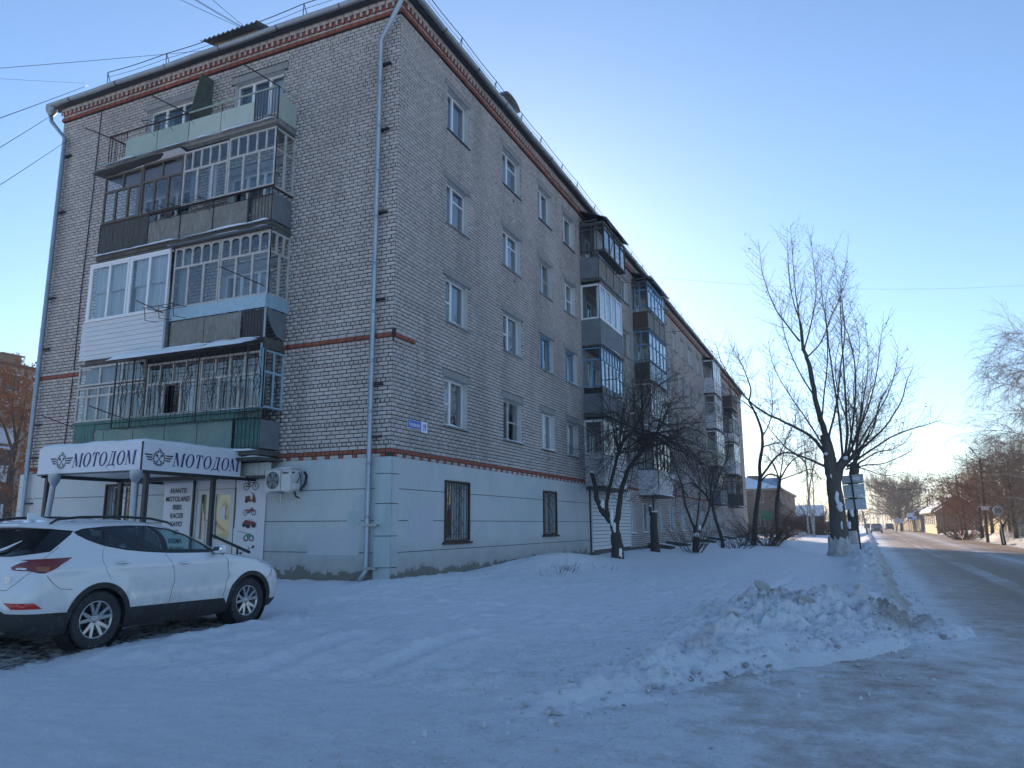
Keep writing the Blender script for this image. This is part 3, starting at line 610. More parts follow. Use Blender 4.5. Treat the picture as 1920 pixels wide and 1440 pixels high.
def wall(fr, u0, u1, z0, z1, holes, rev, mats, name, d=0.0):
    us = sorted({u0, u1, *[h[0] for h in holes], *[h[1] for h in holes]}); zs = sorted({z0, z1, *[h[2] for h in holes], *[h[3] for h in holes]})
    us = [u for u in us if u0 <= u <= u1]; zs = [z for z in zs if z0 <= z <= z1]
    mb = MB()
    for a, b in zip(us[:-1], us[1:]):
        for c, e in zip(zs[:-1], zs[1:]):
            mu, mz = (a+b)/2, (c+e)/2
            if any(h[0] < mu < h[1] and h[2] < mz < h[3] for h in holes): continue
            mb.quad(fr(a, c, d), fr(b, c, d), fr(b, e, d), fr(a, e, d))
    mb.mi = 1 if len(mats) > 1 else 0
    for h in holes:
        a, b, c, e = h[:4]
        if c < z0-1e-6 or e > z1+1e-6 or a < u0-1e-6 or b > u1+1e-6: continue
        mb.quad(fr(a, c, d), fr(a, e, d), fr(a, e, -rev), fr(a, c, -rev)); mb.quad(fr(b, c, d), fr(b, e, d), fr(b, e, -rev), fr(b, c, -rev))
        mb.quad(fr(a, e, d), fr(b, e, d), fr(b, e, -rev), fr(a, e, -rev)); mb.quad(fr(a, c, d), fr(b, c, d), fr(b, c, -rev), fr(a, c, -rev))
    return mb.build(name, mats, bld)
hR = [w_[1:5] for w_ in wins if w_[0] is FR]; hL = [w_[1:5] for w_ in wins if w_[0] is FL] + [door[1:]]
wall(FR, 0, BL, -0.2, 15.0, hR, 0.32, [MAT['mortar'], MAT['render_white']], 'wall')
wall(FL, 0, BW, -0.2, 15.0, hL, 0.32, [MAT['mortar'], MAT['render_white']], 'wall')
mb = MB(); mb.box(-BW, BL-0.02, -0.2, 0, BL, 15.0); mb.build('wall', MAT['mortar'], bld)
mb = MB(); mb.box(-BW, 0, -0.2, -BW+0.02, BL-.02, 15.0); mb.build('wall', MAT['mortar'], bld)
mb = MB(); mb.box(-BW+0.9, 0.95, -0.1, -0.95, BL-0.9, 14.9)
mb.build('interior_wall', MAT['interior'], bld)

# ---- bricks
brk = {'w': [], 'r': []}      # (frame id, u0,u1,z0,z1,d, full)
frs = [FR, FL]
rs = np.random.RandomState(11)
def subtract(a, b, holes):
    segs = [(a, b)]
    for h0, h1 in holes:
        ns = []
        for s0, s1 in segs:
            if h1 <= s0 or h0 >= s1: ns.append((s0, s1)); continue
            if h0 > s0: ns.append((s0, h0))
            if h1 < s1: ns.append((h1, s1))
        segs = ns
    return segs
CP = 0.0977
def lay(fi, u0, u1, z0, z1, holes, start=0, dd=0.0, kind='w', header=None, umax=1e9):
    n = int(round((z1-z0)/CP))
    for i in range(n):
        zb = z0 + i*CP; zt = zb + CP-0.0145
        hs = [(h[0], h[1]) for h in holes if h[2] < zb+CP*0.6 and h[3] > zb+CP*0.4]
        row = start + i
        hd = (row % 5 == 2) if header is None else header
        L = 0.13 if hd else 0.26
        off = (0.065 if hd else (0.13 if (row % 2) else 0.0))
        u = u0 - off
        while u < u1:
            a = max(u, u0); b = min(u+L-0.0135, u1); full = (u >= u0 and u+L-0.0135 <= u1)
            for s0, s1 in subtract(a, b, hs):
                if s1-s0 > 0.035: brk[kind].append((fi, s0, s1, zb, zt, dd, 1 if (full and s1-s0 > L-0.014-1e-6) else 0, 1 if hd else 0))
            u += L
lint = []
def lintel_rect(w_):
    fr, a, b, c, e, st = w_
    return (a-0.13, b+0.13, e, e+0.205)
holesR = [w_[1:5] for w_ in wins if w_[0] is FR] + [lintel_rect(w_) for w_ in wins if w_[0] is FR and w_[5][0] < 4]
holesL = [w_[1:5] for w_ in wins if w_[0] is FL] + [door[1:]] + [lintel_rect(w_) for w_ in wins if w_[0] is FL and w_[5][0] > 5]
z_red = 3.255
lay(0, 0.0, BL, z_red+CP, ZM, holesR, 0)
lay(1, 0.0, BW, z_red+CP, ZM, holesL + [(-1, 13, 5.86, 6.19)], 1)
# lower storey of the street facade, unpainted stretch
lay(0, 20.15, BL, 0.55, z_red-CP, [w_[1:5] for w_ in wins if w_[0] is FR and w_[5][0] == 4], 3)
# red band course and the chequered course below it
for fi, L_ in ((0, BL), (1, BW)):
    u = 0.0
    while u < L_:
        brk['r'].append((fi, u, min(u+0.118, L_), z_red, z_red+CP-0.0115, 0.012, 1, 1)); u += 0.13
    u = 0.14
    while u < L_-0.4:
        brk['r'].append((fi, u, u+0.118, z_red-CP, z_red-0.0115, 0.004, 1, 1)); brk['w'].append((fi, u+0.13, u+0.378, z_red-CP, z_red-0.0115, 0.0, 1, 0)); u += 0.39
# second red belt: end facade only, returning a little round both corners
def belt(fi, u0, u1):
    for (zz, kind, hd, d_) in ((5.87, 'w', 1, 0.035), (5.97, 'r', 0, 0.075), (6.07, 'w', 0, 0.055)):
        L = 0.13 if hd else 0.26; u = u0
        while u < u1-0.03:
            brk[kind].append((fi, u, min(u+L-0.0115, u1), zz, zz+CP-0.0115, d_, 0, hd)); u += L
belt(1, 0.0, BW); belt(0, 0.0, 0.87)
mb = MB(); mb.fb(FL, -0.03, BW, 5.865, 5.965, -0.02, 0.03); mb.fb(FL, -0.07, BW+.05, 5.965, 6.165, -0.02, 0.05)
mb.fb(FR, 0, 0.86, 5.865, 5.965, -0.02, 0.03); mb.fb(FR, 0, 0.86, 5.965, 6.165, -0.02, 0.05)
mb.build('belt_core', MAT['mortar'], bld)
# cornice courses
for fi, L_ in ((0, BL), (1, BW)):
    u = -0.09
    while u < L_: brk['r'].append((fi, u, min(u+0.248, L_), 14.50, 14.595, 0.085, 0, 0)); u += 0.26
    u = -0.05
    while u < L_: brk['w'].append((fi, u, min(u+0.248, L_), 14.60, 14.685, 0.05, 0, 0)); u += 0.26
    u = 0.0
    while u < L_:
        brk['r'].append((fi, u, min(u+0.130, L_), 14.685, 14.82, 0.085, 0, 0)); brk['w'].append((fi, u+0.135, min(u+0.19, L_+.1), 14.685, 14.815, 0.13, 0, 1)); u += 0.197
    u = -0.12
    while u < L_: brk['w'].append((fi, u, min(u+0.248, L_), 14.82, 14.93, 0.125, 0, 0)); u += 0.26
mb = MB()
mb.fb(FL, -0.055, BW, 14.5, 14.6, -.02, 0.06); mb.fb(FR, 0.003, BL, 14.5, 14.6, -.02, 0.06)
mb.fb(FL, -0.035, BW, 14.6, 14.82, -.02, 0.035); mb.fb(FR, 0.003, BL, 14.6, 14.82, -.02, 0.035)
mb.fb(FL, -0.105, BW, 14.82, 14.94, -.02, 0.105); mb.fb(FR, 0.003, BL, 14.82, 14.94, -.02, 0.105)
mb.build('cornice', MAT['mortar'], bld)

def brick_verts(fi, u0, u1, z0, z1, d, jit):
    n = len(u0); e = 0.006
    D0 = d-0.03; D1 = d+0.011+jit[:, 0]*0.0045
    U = np.stack([u0, u1, u1, u0, u0+e+jit[:, 1]*.004, u1-e+jit[:, 2]*.004, u1-e+jit[:, 3]*.004, u0+e+jit[:, 4]*.004], 1)
    Zz = np.stack([z0, z0, z1, z1, z0+e*.7+jit[:, 5]*.0035, z0+e*.7+jit[:, 6]*.0035, z1-e*.7+jit[:, 7]*.0035, z1-e*.7+jit[:, 8]*.0035], 1)
    D = np.stack([D0]*4+[D1]*4, 1)
    Xx = np.where(fi[:, None] == 0, D, -U); Yy = np.where(fi[:, None] == 0, U, -D)
    return np.stack([Xx, Yy, Zz], 2)
BF = np.array([(4, 5, 6, 7), (0, 1, 5, 4), (1, 2, 6, 5), (2, 3, 7, 6), (3, 0, 4, 7)])
ind_me = {}
for kind in 'wr':
    A = np.array(brk[kind], float); n = len(A)
    jit = rs.uniform(-1, 1, (n, 9)); fi = A[:, 0].astype(int)
    # chipped bricks now and then
    ch = rs.rand(n) < 0.05; jit[ch, 1:] *= 3.0
    cx = np.where(fi == 0, 0, -(A[:, 1]+A[:, 2])/2); cy = np.where(fi == 0, (A[:, 1]+A[:, 2])/2, 0); cz = (A[:, 3]+A[:, 4])/2
    dv = np.stack([cx-CAM.x, cy-CAM.y, cz-CAM.z], 1); dist = np.linalg.norm(dv, axis=1)
    cosn = np.where(fi == 0, -dv[:, 0], dv[:, 1])/dist
    area = (A[:, 2]-A[:, 1])*(A[:, 4]-A[:, 3])*cosn/dist**2
    area[A[:, 6] < 1] = -1
    top = np.argsort(-area)[:300 if kind == 'w' else 290]
    if kind == 'r': top = top[area[top] > 0]
    mask = np.ones(n, bool); mask[top] = False
    B = A[mask]; V = brick_verts(fi[mask], B[:, 1], B[:, 2], B[:, 3], B[:, 4], B[:, 5], jit[mask]).reshape(-1, 3)
    F = (BF[None] + (np.arange(len(B))*8)[:, None, None]).reshape(-1, 4)
    npmesh('brick_courses' if kind == 'w' else 'red_brick_courses', V, F, MAT['white_brick_many' if kind == 'w' else 'red_brick_many'], bld,
           kind='stuff', attr={'tint': ('FACE', np.repeat(rs.rand(len(B)), 5))})
    for q in top:
        a = A[q]; hd = int(a[7]); key = (kind, hd, int(a[0]), q % 5)
        if key not in ind_me:
            L = 0.1165 if hd else 0.2465
            one = lambda v: np.array([v])
            j = rs.uniform(-1, 1, (1, 9))
            vv = brick_verts(one(int(a[0])), one(-L/2), one(L/2), one(-(CP-.0145)/2), one((CP-.0145)/2), one(0.0), j)[0]
            me = bpy.data.meshes.new('brick'); me.from_pydata([tuple(p) for p in vv], [], [tuple(int(i) for i in f) for f in BF]); me.materials.append(MAT['white_brick' if kind == 'w' else 'red_brick'])
            ind_me[key] = me
        o = bpy.data.objects.new('brick' if kind == 'w' else 'red_brick', ind_me[key]); link(o, bld)
        u = (a[1]+a[2])/2; z = (a[3]+a[4])/2
        o.location = (a[5], u, z) if a[0] == 0 else (-u, -a[5], z)

# ---- painted ground storey: plaster panels with recessed joints
def plaster(fr, u0, u1, z0, z1, holes, mat_, d=0.045, name='plaster_panel'):
    us = sorted({u0, u1, *[h[0] for h in holes if h[0] > u0 and h[0] < u1], *[h[1] for h in holes if h[1] > u0 and h[1] < u1]})
    mb = MB()
    for a, b in zip(us[:-1], us[1:]):
        segs = subtract(z0, z1, [(h[2], h[3]) for h in holes if h[0] < (a+b)/2 < h[1]])
        for c, e in segs:
            if e-c > 0.01: mb.fb(fr, a, b, c, e, -0.01, d)
            if e-c > 0.01: mb.build(name, mat_, bld)
            mb = MB()
G_ = 0.008
for fr, L0, L1, holes in ((FR, 0.31, 14.22, [w_[1:5] for w_ in wins if w_[0] is FR]), (FL, 0.36, 12.5, hL)):
    zz = [-0.15, 1.01, 1.72, 2.44, 3.155]
    for a, b in zip(zz[:-1], zz[1:]):
        plaster(fr, L0, L1, a+(G_ if a > 0 else 0), b-(G_ if b < 3.1 else 0), holes, MAT['plaster'])
for fr, a, b in ((FR, 0.0, 0.30), (FL, -0.06, 0.35), (FL, 12.51, 12.86)):
    zz = [-0.15, 0.69, 1.38, 2.10, 2.77, 3.155]
    for c, e in zip(zz[:-1], zz[1:]): plaster(fr, a, b, c+(G_ if c > 0 else 0), e-(G_ if e < 3.1 else 0), [], MAT['plaster_cyan' if fr is FL and a < 1 else 'plaster'], 0.06)
mb = MB(); mb.fb(FR, .75, 1.9, 1.2, 2.02, .04, .0475); mb.build('paint_patch', MAT['plaster_lilac'], bld); mb = MB(); mb.fb(FL, .75, 2.2, 0.95, 1.55, .04, .0475); mb.build('paint_patch', MAT['plaster_lilac'], bld)
mb = MB(); mb.fb(FL, .72, 1.1, 1.6, 1.95, .04, .048); mb.build('paint_patch', MAT['plaster_cyan'], bld)
# white board siding under the first street balcony
z = 0.62
for k in range(17):
    mb = MB(); mb.hexa([FR(14.42, z, .075), FR(20.1, z, .075), FR(20.1, z, .135), FR(14.42, z, .135), FR(14.42, z+.132, .07), FR(20.1, z+.132, .07), FR(20.1, z+.132, .085), FR(14.42, z+.132, .085)])
    mb.build('siding_board', MAT['siding_white'], bld); z += 0.15
mb = MB(); mb.fb(FR, 14.38, 20.15, 0.2, 3.16, 0.0, 0.07); mb.build('siding_backing', MAT['concrete_dark'], bld); mb = MB(); mb.fb(FR, 14.36, 14.42, 0.55, 3.16, 0.07, .125); mb.build('siding_frame', MAT['siding_white'], bld); mb = MB(); mb.fb(FR, 20.1, 20.16, 0.55, 3.16, 0.07, .125)
mb.build('siding_frame', MAT['siding_white'], bld)
mb = MB(); mb.fb(FR, 14.25, BL, -0.2, 0.55, 0.0, 0.06); mb.build('plinth', MAT['concrete_dark'], bld)

# ---- windows
def snow_strip(parent, fr, u0, u1, z, d0, d1, h, name='snow_cap', seed=0, slope=0.0):
    nu = max(6, int((u1-u0)/0.12)); nd = 6; V = []
    r_ = random.Random(seed*7+3)
    us = np.linspace(u0, u1, nu); hh = 0.75+0.55*vn(us*2.1, us*0, seed+40)*2 + 0.25*vn(us*7.0, us*0, seed+41)
    for i, u in enumerate(us):
        e = min(1, min(i, nu-1-i)/1.5+0.15)
        for j in range(nd+1):
            t = j/nd; prof = math.sqrt(max(0, 1-(2*t-1)**2))**0.55
            V.append(fr(u, z + slope*t + h*hh[i]*prof*e + 0.001, d0+(d1-d0)*t*(1.0+0.06*hh[i])))
    F = [(i*(nd+1)+j, (i+1)*(nd+1)+j, (i+1)*(nd+1)+j+1, i*(nd+1)+j+1) for i in range(nu-1) for j in range(nd)]
    F = [f for f in F]
    return npmesh(name, np.array(V), np.array(F), MAT['snow_clean'], parent, smooth=True)
def rectframe(mb, fr, u0, u1, z0, z1, w_, d0, d1):
    mb.fb(fr, u0, u0+w_, z0, z1, d0, d1); mb.fb(fr, u1-w_, u1, z0, z1, d0, d1)
    mb.fb(fr, u0+w_, u1-w_, z0, z0+w_, d0, d1); mb.fb(fr, u0+w_, u1-w_, z1-w_, z1, d0, d1)
def pane(fr, u0, u1, z0, z1, d, parent, m='glass'):
    mb = MB(); t = rnd.uniform(-.004, .004); s_ = rnd.uniform(-.004, .004)
    mb.quad(fr(u0, z0, d+t), fr(u1, z0, d-t+s_), fr(u1, z1, d+t+s_), fr(u0, z1, d-t)); return mb.build('pane', MAT[m], parent)
def curtain(fr, u0, u1, z0, z1, d, parent, m='curtain'):
    n = max(4, int((u1-u0)/0.035)); V = []
    for i in range(n+1):
        u = u0+(u1-u0)*i/n; dd = d+0.018*math.sin(i*1.9+rnd.random())
        V += [fr(u, z0, dd), fr(u, z1, dd)]
    F = [(2*i, 2*i+2, 2*i+3, 2*i+1) for i in range(n)]
    return npmesh('curtain', np.array(V), np.array(F), MAT[m], parent, smooth=True)
wr = random.Random(77)
def window(fr, u0, u1, z0, z1, style, parent=None, sill=True, lintel=True, light=False):
    ri, ci = style; parent = parent or bld
    d = -0.15; fw = 0.055
    old = ri in (1, 2, 3) and wr.random() < 0.3
    m = 'pvc' if not old else 'white_wood'
    if (ri, ci) in ((2, 2), (2, 3), (1, 7), (2, 8), (1, 9)): m = 'blue_paint'
    if (ri, ci) in ((0, 1),): m = 'pvc'
    mb = MB(); rectframe(mb, fr, u0+.004, u1-.004, z0+.02, z1-.004, fw, d-.05, d)
    fr_ = [0.42]; bars = []
    q = wr.random()
    if ci in (1, 2) or q < .2: fr_ = [0.45]
    if ri == 4: fr_ = [0.5]
    if ri in (6, 7): fr_ = [.34, .68]
    if (u1-u0) > 1.6 and ri < 5: fr_ = [.33, .66]
    if ri == 3 and ci == 0 or (ri, ci) == (2, 0) or (ri, ci) == (2, 1): bars = [(0, .48)]
    elif (ri, ci) in ((3, 1), (1, 2), (1, 3)): bars = [(1, .48)]
    elif (ri, ci) in ((1, 0), (0, 1), (1, 1), (0, 1)): bars = [(1, .68)]
    elif old: bars = [(1, .66)]
    edges = [u0+fw] + [u0+(u1-u0)*f for f in fr_] + [u1-fw]
    for f in edges[1:-1]: mb.fb(fr, f-.045, f+.045, z0+fw+.02, z1-fw-.004, d-.045, d+.008)
    for k, f in bars:
        a, b = edges[k]+(.045 if k else 0), edges[k+1]-(.045 if k+1 < len(edges)-1 else 0); zz = z0+(z1-z0)*f; mb.fb(fr, a, b, zz-.022, zz+.022, d-.04, d-.002)
    if m == 'blue_paint' and (ri, ci) in ((1, 7), (2, 8)): pass
    o = mb.build('window', MAT[m], parent)
    for k in range(len(edges)-1):
        a, b = edges[k]+(.03 if k else 0), edges[k+1]-(.03 if k+1 < len(edges)-1 else 0)
        zz = [z0+fw] + sorted(z0+(z1-z0)*f for kk, f in bars if kk == k) + [z1-fw]
        for c, e in zip(zz[:-1], zz[1:]): pane(fr, a, b, c, e, d-.02, o)
    q = wr.random()
    if ri < 4 or ri in (6, 7):
        if q < .45: curtain(fr, u0+.05, u0+(u1-u0)*.42, z0+.03, z1-.03, d-.16, o)
        if .2 < q < .8: curtain(fr, u0+(u1-u0)*.62, u1-.04, z0+.03, z1-.03, d-.16, o, 'curtain_dim')
        if q > .8: curtain(fr, u0+.05, u1-.05, z0+.03, z1-.03, d-.18, o, 'curtain')
        if q < .3: curtain(fr, u0+(u1-u0)*.42, u1-.05, z0+(z1-z0)*.1, z1-.03, d-.3, o, 'curtain_dim')
    elif ri == 4: curtain(fr, u0+.05, u1-.05, z0+.03, z1-.03, d-.17, o, 'curtain' if q < .6 else 'curtain_dim')
    if sill:
        mb = MB(); mb.hexa([fr(u0-.05, z0-.03, -.12), fr(u1+.05, z0-.03, -.12), fr(u1+.05, z0-.045, .07), fr(u0-.05, z0-.045, .07), fr(u0-.05, z0+.012, -.12), fr(u1+.05, z0+.012, -.12), fr(u1+.05, z0-.025, .07), fr(u0-.05, z0-.025, .07)])
        mb.build('window_sill', MAT['galv' if ri != 0 else 'roof_metal'], o)
        if ri >= 2: snow_strip(o, fr, u0-.03, u1+.03, z0-.015, -.11, .085, 0.055 if ri < 4 else .05, seed=ri*31+ci)
        elif ri == 1: snow_strip(o, fr, u0-.03, u1+.03, z0-.015, -.11, .06, 0.02, seed=ri*31+ci)
    if lintel:
        mb = MB(); mb.fb(fr, u0-.12, u1+.12, z1+.004, z1+.20, -.14, .020+.004*wr.random()); mb.build('lintel', MAT['lintel'], o)
    return o
for (fr, a, b, c, e, st) in wins:
    if st[0] == 5: continue
    window(fr, a, b, c, e, st, sill=st[0] < 5, lintel=st[0] in (0, 1, 2, 3, 6, 7))
# vent holes under the windows
mb = MB()
for ri, zz in enumerate(ROWS):
    for u in (7.0, 9.95, 21.0, 30.3, 33.0):
        mb.fb(FR, u, u+.09, zz-.36, zz-.24, -.02, .0085)
mb.build('air_vent', MAT['black'], bld)
# shop windows with wrought iron grilles
def grille(fr, u0, u1, z0, z1, d, parent, n=8, nm='grille'):
    mb = MB(); r = .008
    for i in range(n+1):
        u = u0+(u1-u0)*i/n; mb.bar(fr(u, z0, d), fr(u, z1, d), r, 4)
    for z in (z0+.02, z0+.14, z1-.14, z1-.02): mb.bar(fr(u0, z, d), fr(u1, z, d), r*1.2, 4)
    zc = (z0+z1)/2; um = (u0+u1)/2
    for k in (-1, 1):
        for (a, b) in ((.28, .62), (-.28, -.62)):
            pts = [fr(um+k*(u1-u0)*(.13+.11*math.sin(t*math.pi*2)), zc+(a+(b-a)*t)*(z1-z0)*.6, d+.01) for t in [i/12 for i in range(13)]]
            mb.tube(pts, r, 4)
    for s_ in (-1, 1): mb.tube([fr(um+.10*math.cos(t)*s_, zc+.2*math.sin(t), d+.01) for t in [i*.5 for i in range(13)]], r, 4)
    return mb.build(nm, MAT['iron_black'], parent)
for i, (fr, a, b, c, e) in enumerate(shopwins):
    mb = MB(); rectframe(mb, fr, a+.01, b-.01, c+.01, e-.01, .05, -.2, -.14); f = a+(b-a)*.6; mb.fb(fr, f-.04, f+.04, c+.06, e-.06, -.2, -.14)
    o = mb.build('window', MAT['white_wood' if i < 2 else 'pvc'], bld)
    pane(fr, a+.05, f-.03, c+.05, e-.05, -.17, o); pane(fr, f+.03, b-.05, c+.05, e-.05, -.17, o)
    if i < 2: curtain(fr, f, b-.05, c+.05, e-.05, -.22, o, 'curtain'); curtain(fr, a+.05, f, c+.05, e-.05, -.6, o, 'curtain_dim')
    else: curtain(fr, a+.05, a+.3, c+.05, e-.05, -.25, o, 'curtain')
    mb = MB(); rectframe(mb, fr, a-.03, b+.03, c-.03, e+.03, .045, .03, .085); mb.fb(fr, a-.12, b+.10, c-.09, c-.031, .03, .13)
    mb.build('window_surround', MAT['rust'], o); grille(fr, a+.02, b-.02, c+.02, e-.02, .06, o, 9)

# ---- drainpipes, gutter, roof
def downpipe(pts, r, parent, brackets, fr):
    mb = MB(); mb.tube(pts, r, 12)
    for i in range(len(pts)-1):
        a, b = Vector(pts[i]), Vector(pts[i+1]); L = (b-a).length; n = int(L/1.3)
        for k in range(1, n+1):
            p = a+(b-a)*(k/(n+1)); t = (b-a).normalized(); mb.tube([p-t*.03, p+t*.03], r*1.09, 12)
    o = mb.build('downpipe', MAT['pipe_blue'], parent, smooth=False)
    for p in o.data.polygons: p.use_smooth = len(p.vertices) == 4
    for z in brackets:
        b = MB(); p = Vector(pts[-2]); u = -p.x; d = -p.y
        b.fb(fr, u-.30 if u < 5 else u-.05, u+.17, z-.025, z+.025, d-.02, d+r+.012) if z < 1.7 and u < 5 else b.fb(fr, u-.26, u+.09, z-.02, z+.02, d-.11, d-.02)
        b.fb(fr, u-.04, u+.04, z-.015, z+.015, 0, d)
        b.build('pipe_bracket', MAT['iron_black' if z > 1.7 else 'galv'], o)
    return o
downpipe([(0.30, -.37, 14.95), (0.27, -.36, 14.62), (-.47, -.17, 13.75), (-.47, -.16, .62), (-.53, -.30, .40)], .062, bld, [13.1, 11.3, 9.1, 6.9, 4.85, 3.62, 1.62, .68], FL)
downpipe([(-13.02, -.33, 14.75), (-12.98, -.3, 14.45), (-12.42, -.17, 13.8), (-12.42, -.16, .62), (-12.5, -.3, .4)], .062, bld, [13.2, 11.3, 8.5, 6.9, 4.6, 3.62, 2.3], FL)
mb = MB(); mb.lathe([(.07, -.16), (.16, -.02), (.17, .08), (.18, .10)], (-13.0, -.33, 14.80), (0, 0, 1), 12); mb.build('gutter_funnel', MAT['galv'], bld); mb = MB(); mb.lathe([(.07, -.16), (.15, -.02), (.16, .08)], (.30, -.37, 15.0), (0, 0, 1), 12)
mb.build('gutter_funnel', MAT['galv'], bld)
def gutter(A, B, out):
    A, B, out = Vector(A), Vector(B), Vector(out); t = (B-A).normalized(); n = 10; V = []; L = (B-A).length; k = int(L/1.0)
    for i in range(k+1):
        p = A+t*(L*i/k); p = p+Vector((0, 0, .012*math.sin(i*2.1)+.008*math.sin(i*.7)))
        for j in range(n+1):
            a = math.pi*j/n; q = p + out*(-math.cos(a)*.085) - Vector((0, 0, math.sin(a)*.10)); V.append(q[:])
    F = [(i*(n+1)+j, (i+1)*(n+1)+j, (i+1)*(n+1)+j+1, i*(n+1)+j+1) for i in range(k) for j in range(n)]
    o = npmesh('gutter', np.array(V), np.array(F), MAT['galv'], bld, smooth=True)
    mb = MB()
    for i in range(k+1):
        if i % 2: continue
        p = A+t*(L*i/k)
        mb.tube([p + out*(-math.cos(a)*.093) - Vector((0, 0, math.sin(a)*.108)) for a in [math.pi*j/8 for j in range(9)]], .012, 4)
    mb.build('gutter_hook', MAT['roof_dark'], o)
gutter((.38, -.45, 14.98), (.38, BL+.3, 14.98), (1, 0, 0)); gutter((.45, -.38, 14.99), (-13.1, -.38, 14.99), (0, -1, 0))
rx, ry = -BW/2, BL/2; e = .30
P = [(e, -e, 15.0), (e, BL+e, 15.0), (-BW-e, BL+e, 15.0), (-BW-e, -e, 15.0), (rx, 6.2, 17.5), (rx, BL-6.2, 17.5)]
mb = MB(); mb.poly([P[0], P[1], P[5], P[4]]); mb.poly([P[3], P[0], P[4]]); mb.poly([P[2], P[3], P[4], P[5]]); mb.poly([P[1], P[2], P[5]])
roof = mb.build('roof', MAT['roof_metal'], bld)
mb = MB(); z0, z1 = 14.935, 14.985
mb.box(-BW-e+.01, -e+.01, z0, e-.01, -.0, z1); mb.box(-.0, .002, z0, e-.01, BL+e, z1); mb.build('eave', MAT['roof_dark'], roof)
def snow_roof():
    V = []; xs_ = np.linspace(.28, -5.5, 14); ys_ = np.linspace(-.28, BL, 130); X, Y = np.meshgrid(xs_, ys_)
    X = X.ravel(); Y = Y.ravel(); lim = np.minimum((.30-X), (Y+.30)); Zr = 15.0+lim*(2.5/6.7)
    Zr = np.minimum(Zr, 17.5) + 0.05 + .03*fbm(X, Y, 1.2, 3, 9); nx = 14
    a = (np.arange(129)[:, None]*nx+np.arange(13)[None]).ravel(); F = np.stack([a, a+1, a+1+nx, a+nx], 1)
    npmesh('roof_snow', np.stack([X, Y, Zr], 1), F, MAT['snow_clean'], roof, smooth=True)
snow_roof()
def roof_rail(fr, u0, u1, step, din, base):
    mb = MB(); top = []; u = u0
    while u <= u1:
        h = .38+.05*math.sin(u*3.1); p = Vector(fr(u, base, -din)); t = p+Vector((0, 0, h))+Vector(fr(0, 0, .10))-Vector(fr(0, 0, 0)); top.append((t, u))
        mb.bar(Vector(fr(u-.10, base-.05, -din)), t, .011, 4); mb.bar(Vector(fr(u+.10, base-.05, -din)), t, .011, 4); u += step*(1+.15*math.sin(u*5))
    pts = []
    for (a, ua), (b, ub) in zip(top[:-1], top[1:]):
        for k in range(5): s_ = k/5; pts.append(a.lerp(b, s_)-Vector((0, 0, .035*math.sin(math.pi*s_))))
    pts.append(top[-1][0]); mb.tube(pts, .011, 4)
    mb.tube([p-Vector((0, 0, .17)) for p in pts], .006, 4)
    mb.build('roof_rail', MAT['iron_black'], roof)
roof_rail(FR, 0.4, 64, 2.05, -.22, 15.08); roof_rail(FL, 0.6, 12.6, 2.25, -.22, 15.08)
def chimney(x0, x1, y0, y1, zt, roofc=True):
    mb = MB(); z = 15.3; i = 0
    while z < zt-.25:
        j = .006*(i % 2); ex = .05 if z > zt-.65 else 0
        mb.box(x0-j-ex, y0-j-ex, z, x1+j+ex, y1+j+ex, z+.086); z += .098; i += 1
    mb.box(x0+.02, y0+.02, 15.2, x1-.02, y1-.02, zt-.2)
    o = mb.build('chimney', MAT['white_brick'], roof)
    mb = MB(); n = 10; yc = (y0+y1)/2
    pr = []
    for k in range(n+1):
        a = math.pi*k/n; pr.append((yc-math.cos(a)*((y1-y0)/2+.12), zt-.15+math.sin(a)*.26))
    for a, b in zip(pr[:-1], pr[1:]):
        mb.hexa([(x0-.15, a[0], a[1]), (x1+.15, a[0], a[1]), (x1+.15, b[0], b[1]), (x0-.15, b[0], b[1]), (x0-.15, a[0], a[1]+.02), (x1+.15, a[0], a[1]+.02), (x1+.15, b[0], b[1]+.02), (x0-.15, b[0], b[1]+.02)])
    mb.build('chimney_hood', MAT['roof_metal'], o)
for (ya, yb, zt, xo) in ((7.85, 9.0, 16.95, -.75), (26.9, 28.9, 16.65, -.85), (38.4, 40.7, 16.6, -.85), (56.6, 58.6, 16.6, -.85)):
    chimney(xo-.65, xo, ya, yb, zt)
# roof hatch on the end slope
mb = MB(); mb.box(-7.85, 1.3, 15.3, -6.1, 3.2, 16.75); o = mb.build('roof_hatch', MAT['fence_wood'], roof)
mb = MB()
for k in range(24):
    u = -8.1+k*.095; h = .035*math.sin(k*math.pi/1.0+1.57); u2 = u+.095; h2 = -h
    mb.quad((u, .95, 16.72+h), (u2, .95, 16.72+h2), (u2, 3.4, 17.35+h2), (u, 3.4, 17.35+h)); mb.quad((u, .95, 16.68+h), (u2, .95, 16.68+h2), (u2, .95, 16.72+h2), (u, .95, 16.72+h))
mb.build('hatch_roof', MAT['slate_roof'], o)
mb = MB(); mb.tube([(-11.02, -.02, 14.95), (-11.0, -.04, 12), (-11.08, -.03, 8.5), (-11.02, -.04, 6.3), (-11.10, -.03, 3.9)], .014, 5); mb.build('wall_cable', MAT['wire'], bld)

